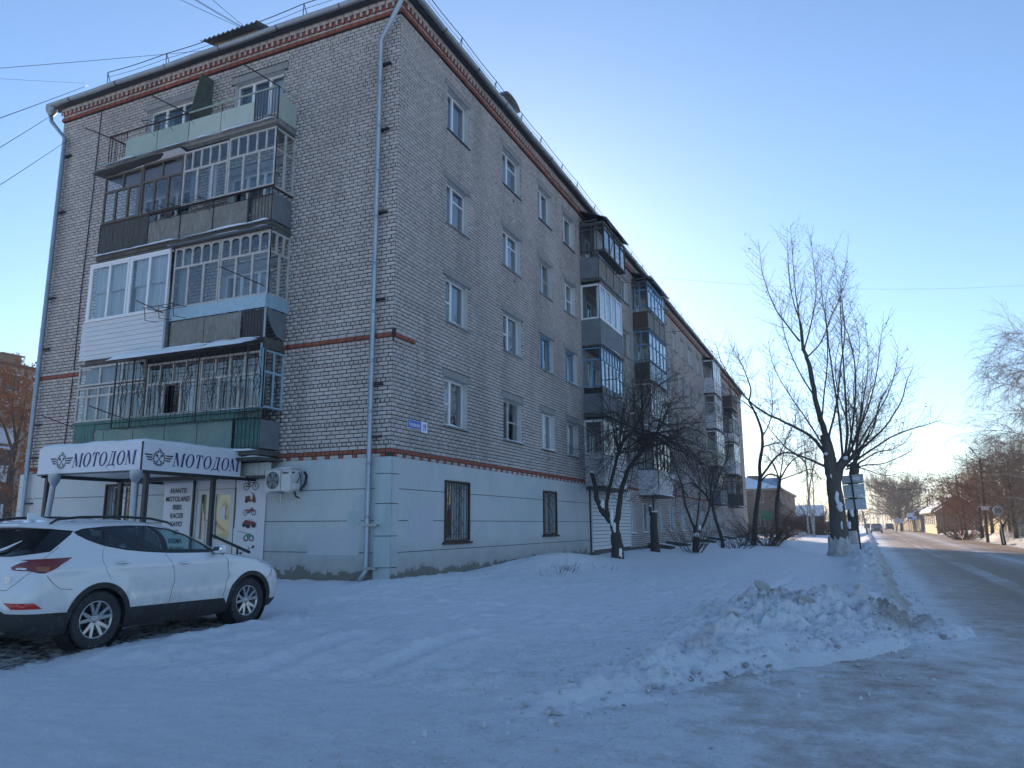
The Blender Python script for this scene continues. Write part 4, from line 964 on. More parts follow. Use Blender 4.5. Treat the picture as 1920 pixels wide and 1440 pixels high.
# ================================================================== BALCONIES
def glazing(fr, u0, u1, z0, z1, low, up, zt, m, parent, d=0.0, arches=False, fw=.05, thick=.05, rail_main=None, open_=()):
    """low / up: counts of lights below and above the transom zt (None = no transom)"""
    mb = MB(); rectframe(mb, fr, u0, u1, z0, z1, fw, d-thick, d)
    lowz = zt if zt else z1
    du = (u1-u0)/low
    for i in range(1, low):
        w_ = fw*(.62 if (rail_main is None or i not in rail_main) else 1.15); u = u0+du*i; mb.fb(fr, u-w_, u+w_, z0+fw, lowz-fw*.5, d-thick*.9, d+.006)
    if zt:
        mb.fb(fr, u0+fw, u1-fw, zt-fw*.6, zt+fw*.6, d-thick*.95, d+.003)
        uu = (u1-u0)/up
        for i in range(1, up):
            w_ = fw*.5; u = u0+uu*i; mb.fb(fr, u-w_, u+w_, zt+fw*.6, z1-fw, d-thick*.9, d+.004)
        if arches:
            for i in range(up):
                a, b = u0+uu*i+.02, u0+uu*(i+1)-.02; r = (b-a)/2; c = (a+b)/2; zc = z1-fw-r*.9
                pts = [(a, z1-fw+.002)]+[(c-r*math.cos(t), zc+r*.85*math.sin(t)) for t in [math.pi*k/8 for k in range(9)]]+[(b, z1-fw+.002)]
                for k in range(1, 5): mb.poly([fr(pts[0][0], pts[0][1], d+.005), fr(*pts[k], d+.005), fr(*pts[k+1], d+.005)])
                for k in range(5, 9): mb.poly([fr(pts[-1][0], pts[-1][1], d+.005), fr(*pts[k], d+.005), fr(*pts[k+1], d+.005)])
                mb.poly([fr(pts[0][0], pts[0][1], d+.005), fr(*pts[5], d+.005), fr(pts[-1][0], pts[-1][1], d+.005)])
    o = mb.build('window_frame', MAT[m], parent)
    for i in range(low):
        if i in open_: continue
        pane(fr, u0+du*i+fw*.5, u0+du*(i+1)-fw*.5, z0+fw*.8, lowz-fw*.5, d-thick*.5, parent)
    if zt:
        for i in range(up): pane(fr, u0+uu*i+fw*.4, u0+uu*(i+1)-fw*.4, zt+fw*.5, z1-fw*.8, d-thick*.5, parent)
    return o
def panelrow(fr, breaks, z0, z1, mats, parent, d=0.0, gap=.012, name='parapet_panel'):
    for i, (a, b) in enumerate(zip(breaks[:-1], breaks[1:])):
        mb = MB(); mb.fb(fr, a+gap, b-gap, z0, z1, d-.012, d); mb.build(name, MAT[mats[i % len(mats)]], parent)
def balusters(fr, u0, u1, z0, z1, parent, n, d=-.02, m='iron_black'):
    mb = MB()
    for i in range(n+1):
        u = u0+(u1-u0)*i/n; mb.bar(fr(u, z0, d), fr(u, z1, d), .008, 4)
    mb.bar(fr(u0, z0+.04, d), fr(u1, z0+.04, d), .01, 4); mb.bar(fr(u0, z1, d), fr(u1, z1, d), .012, 4)
    return mb.build('baluster_railing', MAT[m], parent)
def boards(fr, u0, u1, z0, z1, n, m, parent, d=0.0, horiz=False):
    for i in range(n):
        mb = MB()
        if horiz:
            h = (z1-z0)/n; a = z0+h*i; mb.hexa([fr(u0, a, d-.02), fr(u1, a, d-.02), fr(u1, a, d+.012), fr(u0, a, d+.012), fr(u0, a+h*.96, d-.02), fr(u1, a+h*.96, d-.02), fr(u1, a+h*.96, d-.002), fr(u0, a+h*.96, d-.002)])
        else:
            w_ = (u1-u0)/n; a = u0+w_*i; j = rnd.uniform(-.01, .01); mb.fb(fr, a+.004, a+w_-.004, z0+j, z1+j, d-.02, d+rnd.uniform(-.004, .004))
        mb.build('board', MAT[m], parent)
def balcony(fr, u0, u1, z, depth, label=None, th=.12, snowh=.05, m='concrete'):
    mb = MB(); mb.fb(fr, u0, u1, z-th, z, .008, depth+.04)
    o = mb.build('balcony', MAT[m], bld)
    f = Fr(fr(0, 0, depth), fr.U, fr.N)
    if snowh: snow_strip(o, f, u0-.02, u1+.02, z-.03, -.05, .135, snowh+.02, seed=int(u0*3+z*5))
    return o, f
def rod(parent, a, b, r=.014):
    mb = MB(); mb.bar(a, b, r, 5); mb.build('clothes_rod', MAT['rust'], parent)
D = .75
SE = Fr((-3.2, 0, 0), (0, -1, 0), (1, 0, 0))       # visible side of the end-facade balconies, u = depth
SR = SE
# -- top level, open
b5, f5 = balcony(FL, 3.2, 9.52, 11.95, D)
panelrow(f5, [3.99, 5.15, 6.32, 7.53, 8.79], 12.0, 12.62, ['mint_panel_pale', 'mint_panel_pale', 'mint_panel', 'mint_panel'], b5)
balusters(f5, 3.22, 3.99, 11.97, 12.86, b5, 8, m='rust'); balusters(f5, 8.79, 9.5, 11.97, 12.86, b5, 6, m='rust')
mb = MB(); mb.bar(f5(3.2, 12.88, -.01), f5(6.35, 12.88, -.01), .026, 8); mb.bar(SE(0, 12.88, -.01), SE(.75, 12.88, -.01), .016, 6); mb.build('handrail', MAT['mint_panel'], b5)
mb = MB(); mb.bar(f5(6.35, 12.88, -.01), f5(9.5, 12.88, -.01), .024, 8)
for u in (3.2, 4.0, 5.15, 6.32, 7.53, 8.79, 9.5): mb.bar(f5(u, 11.95, -.02), f5(u, 12.88, -.02), .015, 5)
mb.bar(Fr((-9.5, 0, 0), (0, -1, 0), (-1, 0, 0))(0, 12.88), Fr((-9.5, 0, 0), (0, -1, 0), (-1, 0, 0))(.75, 12.88), .02, 6)
for k in range(5): mb.bar((-9.5, -.1-k*.14, 11.95), (-9.5, -.1-k*.14, 12.88), .008, 4)
mb.build('railing', MAT['rust'], b5, kind='stuff')
panelrow(SE, [.03, .72], 12.0, 12.66, ['mint_panel_pale'], b5, d=.0)
mb = MB(); mb.prism([(0, 11.96), (0, 14.28), (.46, 14.26), (.72, 12.95), (.72, 11.96)], Fr((-6.34, 0, 0), (0, -1, 0), (1, 0, 0)), -.015, .015); mb.build('divider_plate', MAT['rusty_green'], b5)
for (u, du_) in ((8.9, .35), (6.38, .30), (3.2, .25)): rod(b5, f5(u, 12.55 if u > 8 else 12.86, -.05), f5(u+du_, (12.62 if u > 8 else 12.95), .95), .017)
mb = MB()
for k in range(4): mb.bar(f5(6.0+k*.02, 12.78-.0*k, .05+k*.12), f5(7.6, 12.70, .05+k*.12), .005, 4)
for u in (6.1, 6.9, 7.6): mb.bar(f5(u, 12.9, .02), f5(u, 12.7, .5), .008, 4); mb.bar(f5(u, 12.45, .02), f5(u, 12.7, .5), .006, 4)
mb.build('drying_rack', MAT['iron_black'], b5)
# -- fourth level
b4, f4 = balcony(FL, 3.2, 9.52, 9.16, D, m='concrete_dark')
glazing(f4, 3.2, 4.78, 10.12, 11.74, 3, 5, 11.15, 'white_wood', b4); glazing(f4, 4.80, 6.40, 10.12, 11.70, 3, 5, 11.12, 'white_wood', b4)
glazing(f4, 6.42, 7.98, 10.14, 11.66, 3, 2, 11.12, 'brown_wood', b4); glazing(f4, 8.0, 9.50, 10.14, 11.62, 3, 2, 11.10, 'brown_wood', b4)
mb = MB(); mb.fb(FL, 6.5, 8.9, 11.2, 11.75, .50, .52); mb.fb(FL, 7.1, 7.4, 10.1, 11.2, .40, .42); mb.fb(FL, 8.15, 8.45, 10.0, 11.2, .50, .52); mb.build('inner_panel', MAT['rose_panel'], b4)
curtain(f4, 5.3, 5.62, 10.15, 11.2, -.16, b4, 'curtain'); curtain(f4, 5.95, 6.3, 10.15, 11.2, -.16, b4, 'curtain_dim')
glazing(SE, .0, .74, 10.08, 11.72, 2, 2, 11.13, 'white_wood', b4)
panelrow(f4, [3.99, 5.18, 6.36, 7.55], 9.2, 9.86, ['grey_panel'], b4)
boards(f4, 7.58, 9.5, 9.18, 10.10, 22, 'dark_wood', b4)
mb = MB(); mb.fb(f4, 3.24, 3.98, 9.2, 9.95, -.12, -.10); mb.build('parapet_panel', MAT['grey_panel'], b4)
balusters(f4, 3.24, 3.98, 9.18, 10.1, b4, 7, m='iron_black'); panelrow(SE, [.03, .72], 9.2, 9.92, ['slate_panel'], b4)
mb = MB(); mb.fb(f4, 3.2, 9.5, 9.88, 9.90, -.05, -.03); mb.fb(f4, 3.2, 9.5, 10.09, 10.12, -.06, .02); mb.fb(SE, 0, .75, 10.05, 10.08, -.05, .01)
for u in (3.2, 3.99, 5.18, 6.36, 7.56, 9.5): mb.bar(f4(u, 9.16, .012), f4(u, 10.12, .012), .013, 5)
mb.build('parapet_frame', MAT['rust'], b4)
mb = MB(); mb.hexa([f4(6.3, 11.80, -.7), f4(9.75, 11.72, -.7), f4(9.75, 11.64, .24), f4(6.3, 11.74, .24), f4(6.3, 11.82, -.7), f4(9.75, 11.75, -.7), f4(9.75, 11.67, .24), f4(6.3, 11.77, .24)]); o = mb.build('balcony_roof', MAT['dark_wood'], b4)
snow_strip(o, f4, 6.3, 9.72, 11.67, -.1, .25, .05, seed=8, slope=.03)
mb = MB(); mb.fb(f4, 3.2, 9.5, 11.74, 11.83, -.7, .02); mb.build('glazing_header', MAT['concrete_dark'], b4)
mb = MB()
for u in (5.3, 5.8, 6.3, 6.7, 7.2): mb.bar(f4(u, 10.05, .02), f4(u, 10.02, .42), .008, 4); mb.bar(f4(u, 9.8, .02), f4(u, 10.02, .42), .008, 4)
for k in range(4): mb.bar(f4(5.2, 10.04, .08+.11*k), f4(7.4, 10.04, .08+.11*k), .006, 4)
mb.build('drying_rack', MAT['iron_black'], b4)
# -- third level
b3, f3 = balcony(FL, 3.2, 9.52, 6.14, D, m='concrete_dark')
f3o = Fr(f3(0, 0, .10), f3.U, f3.N)
for a, b in ((6.52, 7.98), (8.05, 9.55)):
    glazing(f3o, a, b, 7.24, 8.84, 2, 1, None, 'pvc', b3, fw=.06)
    curtain(f3o, a+.1, b-.1, 8.05, 8.80, -.1, b3, 'curtain'); curtain(f3o, a+.1, b-.1, 7.3, 8.80, -.16, b3, 'curtain')
mb = MB(); mb.fb(f3o, 6.5, 9.6, 7.20, 7.24, -.1, .05); mb.fb(f3o, 6.5, 9.6, 8.84, 8.9, -.1, .02); mb.fb(f3o, 9.55, 9.62, 6.12, 8.84, -.1, .0); mb.fb(f3o, 7.98, 8.05, 7.24, 8.84, -.1, -.02); mb.build('window_frame', MAT['pvc'], b3)
boards(f3o, 6.52, 9.70, 6.12, 7.20, 8, 'siding_white', b3, horiz=True)
mb = MB(); mb.fb(f3o, 6.44, 6.51, 6.1, 7.22, -.08, .03); mb.build('corner_post', MAT['galv'], b3)
glazing(f3, 3.2, 4.82, 7.24, 8.92, 3, 5, 8.36, 'white_wood', b3, arches=True); glazing(f3, 4.84, 6.46, 7.24, 8.92, 3, 5, 8.36, 'white_wood', b3, arches=True)
glazing(SE, .0, .74, 7.24, 8.92, 2, 3, 8.36, 'white_wood', b3, arches=True)
curtain(f3, 5.95, 6.4, 7.3, 8.8, -.14, b3, 'curtain_dim')
panelrow(f3, [3.2, 4.45, 5.5, 6.5], 6.90, 7.23, ['lightblue_paint'], b3, d=.035, gap=.002, name='flashing'); panelrow(SE, [0, .79], 6.90, 7.23, ['lightblue_paint'], b3, d=.035, gap=.0, name='flashing')
panelrow(f3, [3.99, 5.22, 6.42], 6.2, 6.88, ['grey_panel'], b3)
mb = MB(); mb.fb(f3, 3.3, 3.98, 6.16, 6.88, -.08, -.06); mb.build('parapet_panel', MAT['dark_wood'], b3)
balusters(f3, 3.28, 3.98, 6.16, 6.9, b3, 7); mb = MB(); mb.bar(f3(3.22, 6.14, 0), f3(3.22, 6.9, 0), .03, 6); mb.build('corner_post', MAT['galv'], b3)
mb = MB(); mb.prism([(.03, 6.2), (.03, 6.88), (.7, 6.88), (.7, 6.75), (.55, 6.45), (.35, 6.25), (.15, 6.2)], SE, -.01, 0); mb.build('parapet_panel', MAT['slate_panel'], b3)
mb = MB(); mb.fb(f3, 3.2, 9.5, 8.92, 9.03, -.7, .02); mb.build('glazing_header', MAT['concrete_dark'], b3)
mb = MB(); mb.hexa([f3(3.15, 9.0, -.2), f3(6.5, 9.0, -.2), f3(6.5, 8.93, .2), f3(3.15, 8.93, .2), f3(3.15, 9.02, -.2), f3(6.5, 9.02, -.2), f3(6.5, 8.95, .2), f3(3.15, 8.95, .2)]); o = mb.build('balcony_roof', MAT['roof_metal'], b3)
snow_strip(o, f3, 3.15, 6.55, 8.955, -.1, .2, .045, seed=18, slope=.0)
mb = MB()
for u in (5.75, 6.25, 6.75): mb.bar(f3(u, 7.2, .12), f3(u, 7.15, .55), .009, 4); mb.bar(f3(u, 6.9, .12), f3(u, 6.85, .5), .009, 4); mb.bar(f3(u, 7.15, .55), f3(u, 6.85, .5), .009, 4)
for d_ in (.2, .35, .55): mb.bar(f3(5.7, 7.17, d_), f3(6.8, 7.17, d_), .009, 4)
mb.build('drying_rack', MAT['iron_black'], b3); rod(b3, f3(3.3, 7.45, 0), f3(3.9, 7.75, .9)); rod(b3, f3(6.55, 7.1, 0), f3(6.9, 7.35, .7))
# -- second level
b2, f2 = balcony(FL, 3.2, 9.78, 3.40, D, m='concrete_dark')
glazing(f2, 7.20, 9.78, 5.42, 5.97, 3, 1, None, 'white_wood', b2); glazing(f2, 7.20, 9.78, 4.42, 5.38, 6, 6, 5.12, 'white_wood', b2)
curtain(f2, 7.3, 9.7, 4.5, 5.9, -.14, b2, 'curtain_dim')
glazing(f2, 5.25, 7.10, 4.42, 5.82, 3, 4, 5.26, 'white_wood', b2, open_=(1,)); glazing(f2, 3.30, 5.22, 4.42, 5.82, 3, 4, 5.26, 'white_wood', b2)
curtain(f2, 5.3, 5.75, 4.45, 5.2, -.1, b2, 'curtain'); curtain(f2, 6.5, 7.0, 4.45, 5.2, -.1, b2, 'curtain_dim')
glazing(SE, .0, .74, 4.42, 5.85, 2, 2, 5.3, 'lightblue_paint', b2)
mb = MB(); mb.fb(f2, 3.2, 3.29, 4.38, 6.0, -.08, .03); mb.build('corner_post', MAT['lightblue_paint'], b2)
panelrow(f2, [4.05, 5.2, 6.32, 7.45, 8.55, 8.9], 3.42, 4.16, ['teal_paint'], b2); boards(f2, 8.95, 9.76, 3.42, 4.36, 7, 'teal_dark', b2); boards(f2, 3.22, 4.0, 3.42, 4.16, 5, 'teal_dark', b2, d=-.03)
balusters(f2, 3.24, 4.0, 3.42, 4.3, b2, 6, d=.01); panelrow(SE, [.03, .72], 3.44, 4.12, ['slate_panel'], b2)
mb = MB(); mb.fb(f2, 3.2, 9.8, 4.34, 4.40, -.06, .05); mb.fb(f2, 3.2, 9.78, 4.18, 4.33, -.04, -.02); mb.build('window_ledge', MAT['teal_dark'], b2)
snow_strip(b2, f2, 3.25, 7.1, 4.40, .0, .10, .03, seed=30)
mb = MB(); mb.fb(f2, 3.2, 9.75, 5.98, 6.02, -.7, .0); mb.fb(SE, 0, .78, 5.87, 6.02, -.02, .03); mb.build('glazing_header', MAT['concrete_dark'], b2)
mb = MB(); z0_, z1_ = 6.12, 5.84
mb.hexa([f2(3.12, z0_, -.02), f2(7.75, z0_, -.02), f2(7.95, z1_, .62), f2(3.35, z1_, .62), f2(3.12, z0_+.02, -.02), f2(7.75, z0_+.02, -.02), f2(7.95, z1_+.02, .62), f2(3.35, z1_+.02, .62)])
o = mb.build('balcony_roof', MAT['roof_dark'], b2)
snow_strip(o, f2, 3.3, 7.9, 6.10, -.02, .63, .10, seed=33, slope=-.25)
# wrought iron cage
GD = .42
gf = Fr(f2(0, 0, GD), f2.U, f2.N); mb = MB()
n = 30
for i in range(n+1):
    u = 3.3+(7.75-3.3)*i/n
    if i % 4 != 2: mb.bar(gf(u, 4.12, 0), gf(u, 5.84, 0), .007, 4)
    mb.bar(gf(u, 4.12, 0), gf(u, 4.12, -GD), .006, 4)
for z in (4.12, 4.36, 5.0, 5.62): mb.bar(gf(3.3, z), gf(7.75, z), .008, 4)
for u in (3.3, 4.85, 7.1, 7.75): mb.bar(gf(u, 4.1), gf(u, 5.86), .02, 4)
def motif(fr, uc, zc, h, w_):
    for s_ in (-1, 1):
        mb.tube([fr(uc+s_*w_*(1-abs(1-2*t))*(.3+.7*abs(math.sin(t*math.pi))), zc-h/2+h*t, .012) for t in [i/10 for i in range(11)]], .007, 4)
        mb.tube([fr(uc+s_*w_*.9*math.sin(t*math.pi)*.9, zc-h*.16+h*.32*t, .012) for t in [i/8 for i in range(9)]], .007, 4)
        mb.tube([fr(uc+s_*w_*(1-math.sin(t*math.pi)*.95)*.9, zc-h*.2+h*.4*t, .014) for t in [i/8 for i in range(9)]], .006, 4)
for u in (3.62, 4.4, 5.2, 6.0, 6.75, 7.42): motif(gf, u, 5.02, 1.25, .17)
sf = Fr((-3.22, 0, 0), (0, -1, 0), (1, 0, 0))
for i in range(7): u = .02+(D+GD)*i/6; mb.bar(sf(u, 4.12, 0), sf(u, 5.86, 0), .007, 4)
for z in (4.12, 4.36, 5.0, 5.62): mb.bar(sf(0, z), sf(D+GD, z), .008, 4)
motif(sf, .35, 5.02, 1.25, .14); motif(sf, .9, 5.02, 1.25, .14)
mb.build('iron_cage', MAT['iron_black'], b2)
rod(b2, f2(7.6, 4.35, .0), f2(8.0, 4.65, .9)); rod(b2, f2(9.78, 4.3, 0), f2(10.3, 4.6, .6))
# things stored behind the glass
mb = MB(); mb.box(-3.9, -.6, 4.0, -3.5, -.3, 4.75); mb.box(-4.9, -.55, 4.0, -4.3, -.2, 5.05); mb.box(-6.4, -.4, 4.0, -6.0, -.1, 5.0); mb.build('stored_box', MAT['brown_panel'], b2)
mb = MB()
for bx, fz in ((b5, 0), ): pass
# -- street facade balconies
DR = .8
def street_balcony(y0, y1, z, spec, sside=None):
    """spec: parapet material/type, glazing params"""
    o, f = balcony(FR, y0, y1, z, DR, m='concrete_dark', snowh=.04)
    s = Fr((0, y0, 0), (1, 0, 0), (0, -1, 0))          # near side, u = depth
    s2 = Fr((0, y1, 0), (1, 0, 0), (0, 1, 0))
    pm, pk, pz = spec['par']
    if pk == 'panel':
        n = max(2, int((y1-y0)/1.1)); br = [y0+(y1-y0)*i/n for i in range(n+1)]
        panelrow(f, br, z+.03, pz, [pm], o); panelrow(s, [.02, DR], z+.03, pz, [spec.get('sp', pm)], o)
    elif pk == 'solid':
        mb = MB(); mb.fb(f, y0, y1, z-.0, pz, -.05, .03); mb.fb(s, 0, DR, z-.0, pz, -.05, .03); mb.build('parapet', MAT[pm], o)
    elif pk == 'boards':
        boards(f, y0, y1, z+.03, pz, int((y1-y0)/.14), pm, o); boards(s, .02, DR, z+.03, pz, 6, spec.get('sp', pm), o)
    elif pk == 'hboards':
        boards(f, y0, y1, z+.03, pz, 9, pm, o, horiz=True); boards(s, .02, DR, z+.03, pz, 9, spec.get('sp', pm), o, horiz=True)
    elif pk == 'splay':
        mb = MB(); e = .22
        P0 = [(0, y0, z-.05), (DR, y0, z-.05), (DR, y1, z-.05), (0, y1, z-.05)]; P1 = [(0, y0-e*.1, pz), (DR+e, y0-e*.1, pz), (DR+e, y1, pz), (0, y1, pz)]
        mb.hexa(P0+P1); mb.build('parapet', MAT[pm], o)
    if pk in ('panel', 'boards'):
        mb = MB()
        for u in np.linspace(y0, y1, 4): mb.bar(f(u, z, .01), f(u, spec.get('gz', pz+.2), .01), .014, 4)
        mb.bar(f(y0, pz+.03, .01), f(y1, pz+.03, .01), .014, 4); mb.build('parapet_frame', MAT['rust'], o)
    if 'gl' in spec:
        m, low, up, g0, g1, zt = spec['gl']; off = spec.get('off', 0)
        fo = Fr(f(0, 0, off), f.U, f.N)
        kw = dict(arches=spec.get('arch', False), fw=spec.get('fw', .05))
        glazing(fo, y0, y1, g0, g1, low, up, zt, m, o, **kw)
        sn = spec.get('side', 2); so_ = Fr(s(0, 0, 0), s.U, s.N)
        glazing(s, .0, DR+off-.02, g0, g1, sn, spec.get('sup', sn), zt, m, o, **kw)
        glazing(s2, .0, DR+off-.02, g0, g1, 2, 2, zt, m, o, **kw)
        if spec.get('cur'): curtain(f, y0+.2, y0+(y1-y0)*.45, g0+.05, g1-.05, -.2, o, 'curtain'); curtain(f, y0+(y1-y0)*.6, y1-.2, g0+.05, g1-.05, -.2, o, 'curtain_dim')
        if off > .05: mb = MB(); mb.fb(f, y0, y1, g0-.05, g0, -.05, off+.02); mb.build('window_ledge', MAT['dark_wood'], o)
        mb = MB(); mb.fb(f, y0, y1, g1, g1+.05, -.75, off); mb.build('glazing_header', MAT['concrete_dark'], o)
        snow_strip(o, f, y0, y1, g1+.03, -.12, off+.08, .04, seed=int(y0+z)) if not spec.get('roof') else None
    if spec.get('roof'):
        za, zb, ov = spec['roof']; mb = MB()
        P = [FR(y0-.1, za, .05), FR(y1+.15, za, .05), FR(y1+.15, zb, DR+ov), FR(y0-.1, zb, DR+ov)]; mb.hexa(P+[(p[0], p[1], p[2]+.03) for p in P]); r_ = mb.build('balcony_roof', MAT['roof_dark'], o)
        snow_strip(r_, FR, y0-.08, y1+.1, za-.02, .1, DR+ov-.05, .05, seed=int(y0), slope=zb-za)
        mb = MB()
        for d_ in (.1, DR-.05): mb.bar(FR(y0, z+1, d_), FR(y0, zb+.1, d_), .025, 4)
        for k in range(3): mb.fb(FR, y0-.03, y0-.0, zb-.02-k*.2, zb+.05-k*.2, .02, DR)
        mb.build('roof_frame', MAT['dark_wood'], o)
    return o
Z5, Z4, Z3, Z2 = 11.62, 8.80, 5.96, 3.08
A, B_ = 13.9, 17.15
q = street_balcony(A, B_, Z5, dict(par=('grey_panel', 'panel', 12.50), sp='slate_panel', gl=('dark_wood', 4, 5, 12.78, 14.0, 13.75), off=.28, roof=(14.62, 14.12, .45), gz=12.78, cur=1))
rod(q, (1.0, 15.0, 12.9), (1.5, 14.0, 13.4)); rod(q, (.8, 17.1, 12.4), (1.6, 17.9, 12.4))
q = street_balcony(A, B_, Z4, dict(par=('slate_panel', 'solid', 9.86), gl=('pvc', 4, 1, 9.88, 11.36, None), off=.03, side=1, fw=.075, cur=1))
q = street_balcony(A, B_, Z3, dict(par=('slate_panel', 'panel', 6.78), gl=('blue_paint', 6, 8, 7.06, 8.68, 8.18), off=.02, side=2, sup=1, gz=7.05))
mb = MB(); mb.tube([(0.85, 14.4, 7.4), (1.35, 14.4, 7.4), (1.4, 14.5, 7.9), (1.35, 14.6, 8.4)], .018, 5); mb.build('clothes_rod', MAT['rust'], q)
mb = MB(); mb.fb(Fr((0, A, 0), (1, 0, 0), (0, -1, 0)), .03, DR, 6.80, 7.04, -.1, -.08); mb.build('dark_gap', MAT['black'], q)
q = street_balcony(A, B_, Z2, dict(par=('siding_white', 'hboards', 4.30), gl=('pvc', 4, 1, 4.33, 5.72, None), off=.03, side=1, fw=.09))
A, B_ = 22.25, 26.25
q = street_balcony(A, B_, Z5-.1, dict(par=('grey_panel', 'panel', 12.40), sp='brown_panel', gl=('blue_paint', 5, 7, 12.62, 14.0, 13.55), off=.05, roof=(14.55, 14.15, .3), gz=12.6))
rod(q, (.85, 22.4, 12.6), (1.7, 23.4, 12.6)); rod(q, (.85, 26.2, 12.2), (1.9, 27.2, 12.4))
q = street_balcony(A, B_, Z4, dict(par=('lightblue_paint', 'panel', 9.72), sp='dark_wood', gl=('blue_paint', 5, 5, 9.82, 11.36, 10.65), off=.04, gz=9.8))
mb = MB(); mb.bar((.8, 24, 9.4), (1.7, 24.2, 9.7), .012, 4); mb.bar((.8, 26, 9.3), (1.8, 26.5, 9.6), .012, 4); mb.build('clothes_rod', MAT['rust'], q)
q = street_balcony(A, B_, Z3, dict(par=('siding_white', 'panel', 6.80), gl=('white_wood', 6, 9, 6.95, 8.62, 7.95), off=.02, arch=True, side=2, sup=3, gz=6.9))
q = street_balcony(A, B_, Z2, dict(par=('siding_white', 'splay', 4.25), gl=('dark_wood', 5, 5, 4.28, 5.8, 5.2), off=.02))
mb = MB(); mb.bar((.55, 22.9, .1), (.55, 22.9, 3.0), .045, 8); mb.build('support_pipe', MAT['iron_black'], q)
A, B_ = 43.0, 46.6
street_balcony(A, B_, 11.45, dict(par=('siding_white', 'boards', 12.50), gl=('pvc', 4, 1, 12.52, 14.0, None), off=.02, side=1, fw=.09, roof=(14.3, 14.05, .12)))
street_balcony(A, B_, 8.72, dict(par=('siding_white', 'panel', 9.7), gl=('white_wood', 6, 6, 9.75, 11.3, 10.7), off=.02, side=1, fw=.07))
street_balcony(A, B_, 5.90, dict(par=('siding_cream', 'hboards', 8.0-1.05), gl=('pvc', 4, 1, 7.0, 8.55, None), off=.02, side=1, fw=.09))
street_balcony(A, B_, 3.10, dict(par=('slate_panel', 'panel', 4.1), gl=('dark_wood', 6, 6, 4.2, 5.7, 5.2)))
A, B_ = 52.4, 55.9
street_balcony(A, B_, 11.65, dict(par=('brown_panel', 'panel', 12.7)))
street_balcony(A, B_, 8.66, dict(par=('siding_white', 'boards', 9.4), gl=('dark_wood', 5, 5, 9.4, 11.2, 10.7)))
street_balcony(A, B_, 5.85, dict(par=('siding_white', 'boards', 6.9), gl=('pvc', 4, 1, 6.95, 8.5, None), off=.02, side=1))
q = street_balcony(A, B_, 3.10, dict(par=('dark_wood', 'boards', 4.1), gl=('dark_wood', 5, 5, 4.15, 5.7, 5.2)))
grille(Fr((DR+.1, 0, 0), (0, 1, 0), (1, 0, 0)), A, B_, 3.2, 5.8, 0, q, 24, nm='iron_cage')
# basement lids and kerb blocks along the wall
for k, (y, w_) in enumerate(((23.6, .9), (27.6, 1.1), (36.5, 1.2), (41, .9), (46, 1.2))):
    mb = MB(); z = gz1(.8, y); mb.hexa([(.1, y, z-.1), (1.2, y, z-.1), (1.2, y+w_, z-.1), (.1, y+w_, z-.1), (.1, y, z+.28), (1.2, y, z+.12), (1.2, y+w_, z+.12), (.1, y+w_, z+.28)])
    o = mb.build('basement_window_well', MAT['concrete_dark'], bld); snow_strip(o, FR, y, y+w_, z+.28, .1, 1.22, .05, seed=k, slope=-.16)

# ================================================================== TEXT
def text(s, fr, u, z, size, m, parent, d=0.0, xs=1.0, shear=0.0, bold=0.0, align='CENTER', name='lettering', ext=.0015):
    """fr.U must be the reading direction"""
    c = bpy.data.curves.new('t', 'FONT'); c.body = s; c.size = size; c.align_x = align; c.shear = shear; c.offset = bold; c.extrude = ext; c.resolution_u = 3
    o = bpy.data.objects.new('t', c); sc.collection.objects.link(o)
    dg = bpy.context.evaluated_depsgraph_get(); me = bpy.data.meshes.new_from_object(o.evaluated_get(dg)); bpy.data.objects.remove(o)
    for v in me.vertices: v.co = Vector(fr(u+v.co.x*xs, z+v.co.y, d+v.co.z))
    me.materials.clear(); me.materials.append(MAT[m]); r_ = bpy.data.objects.new(name, me); link(r_, parent); return r_
FE = Fr((0, 0, 0), (1, 0, 0), (0, -1, 0))
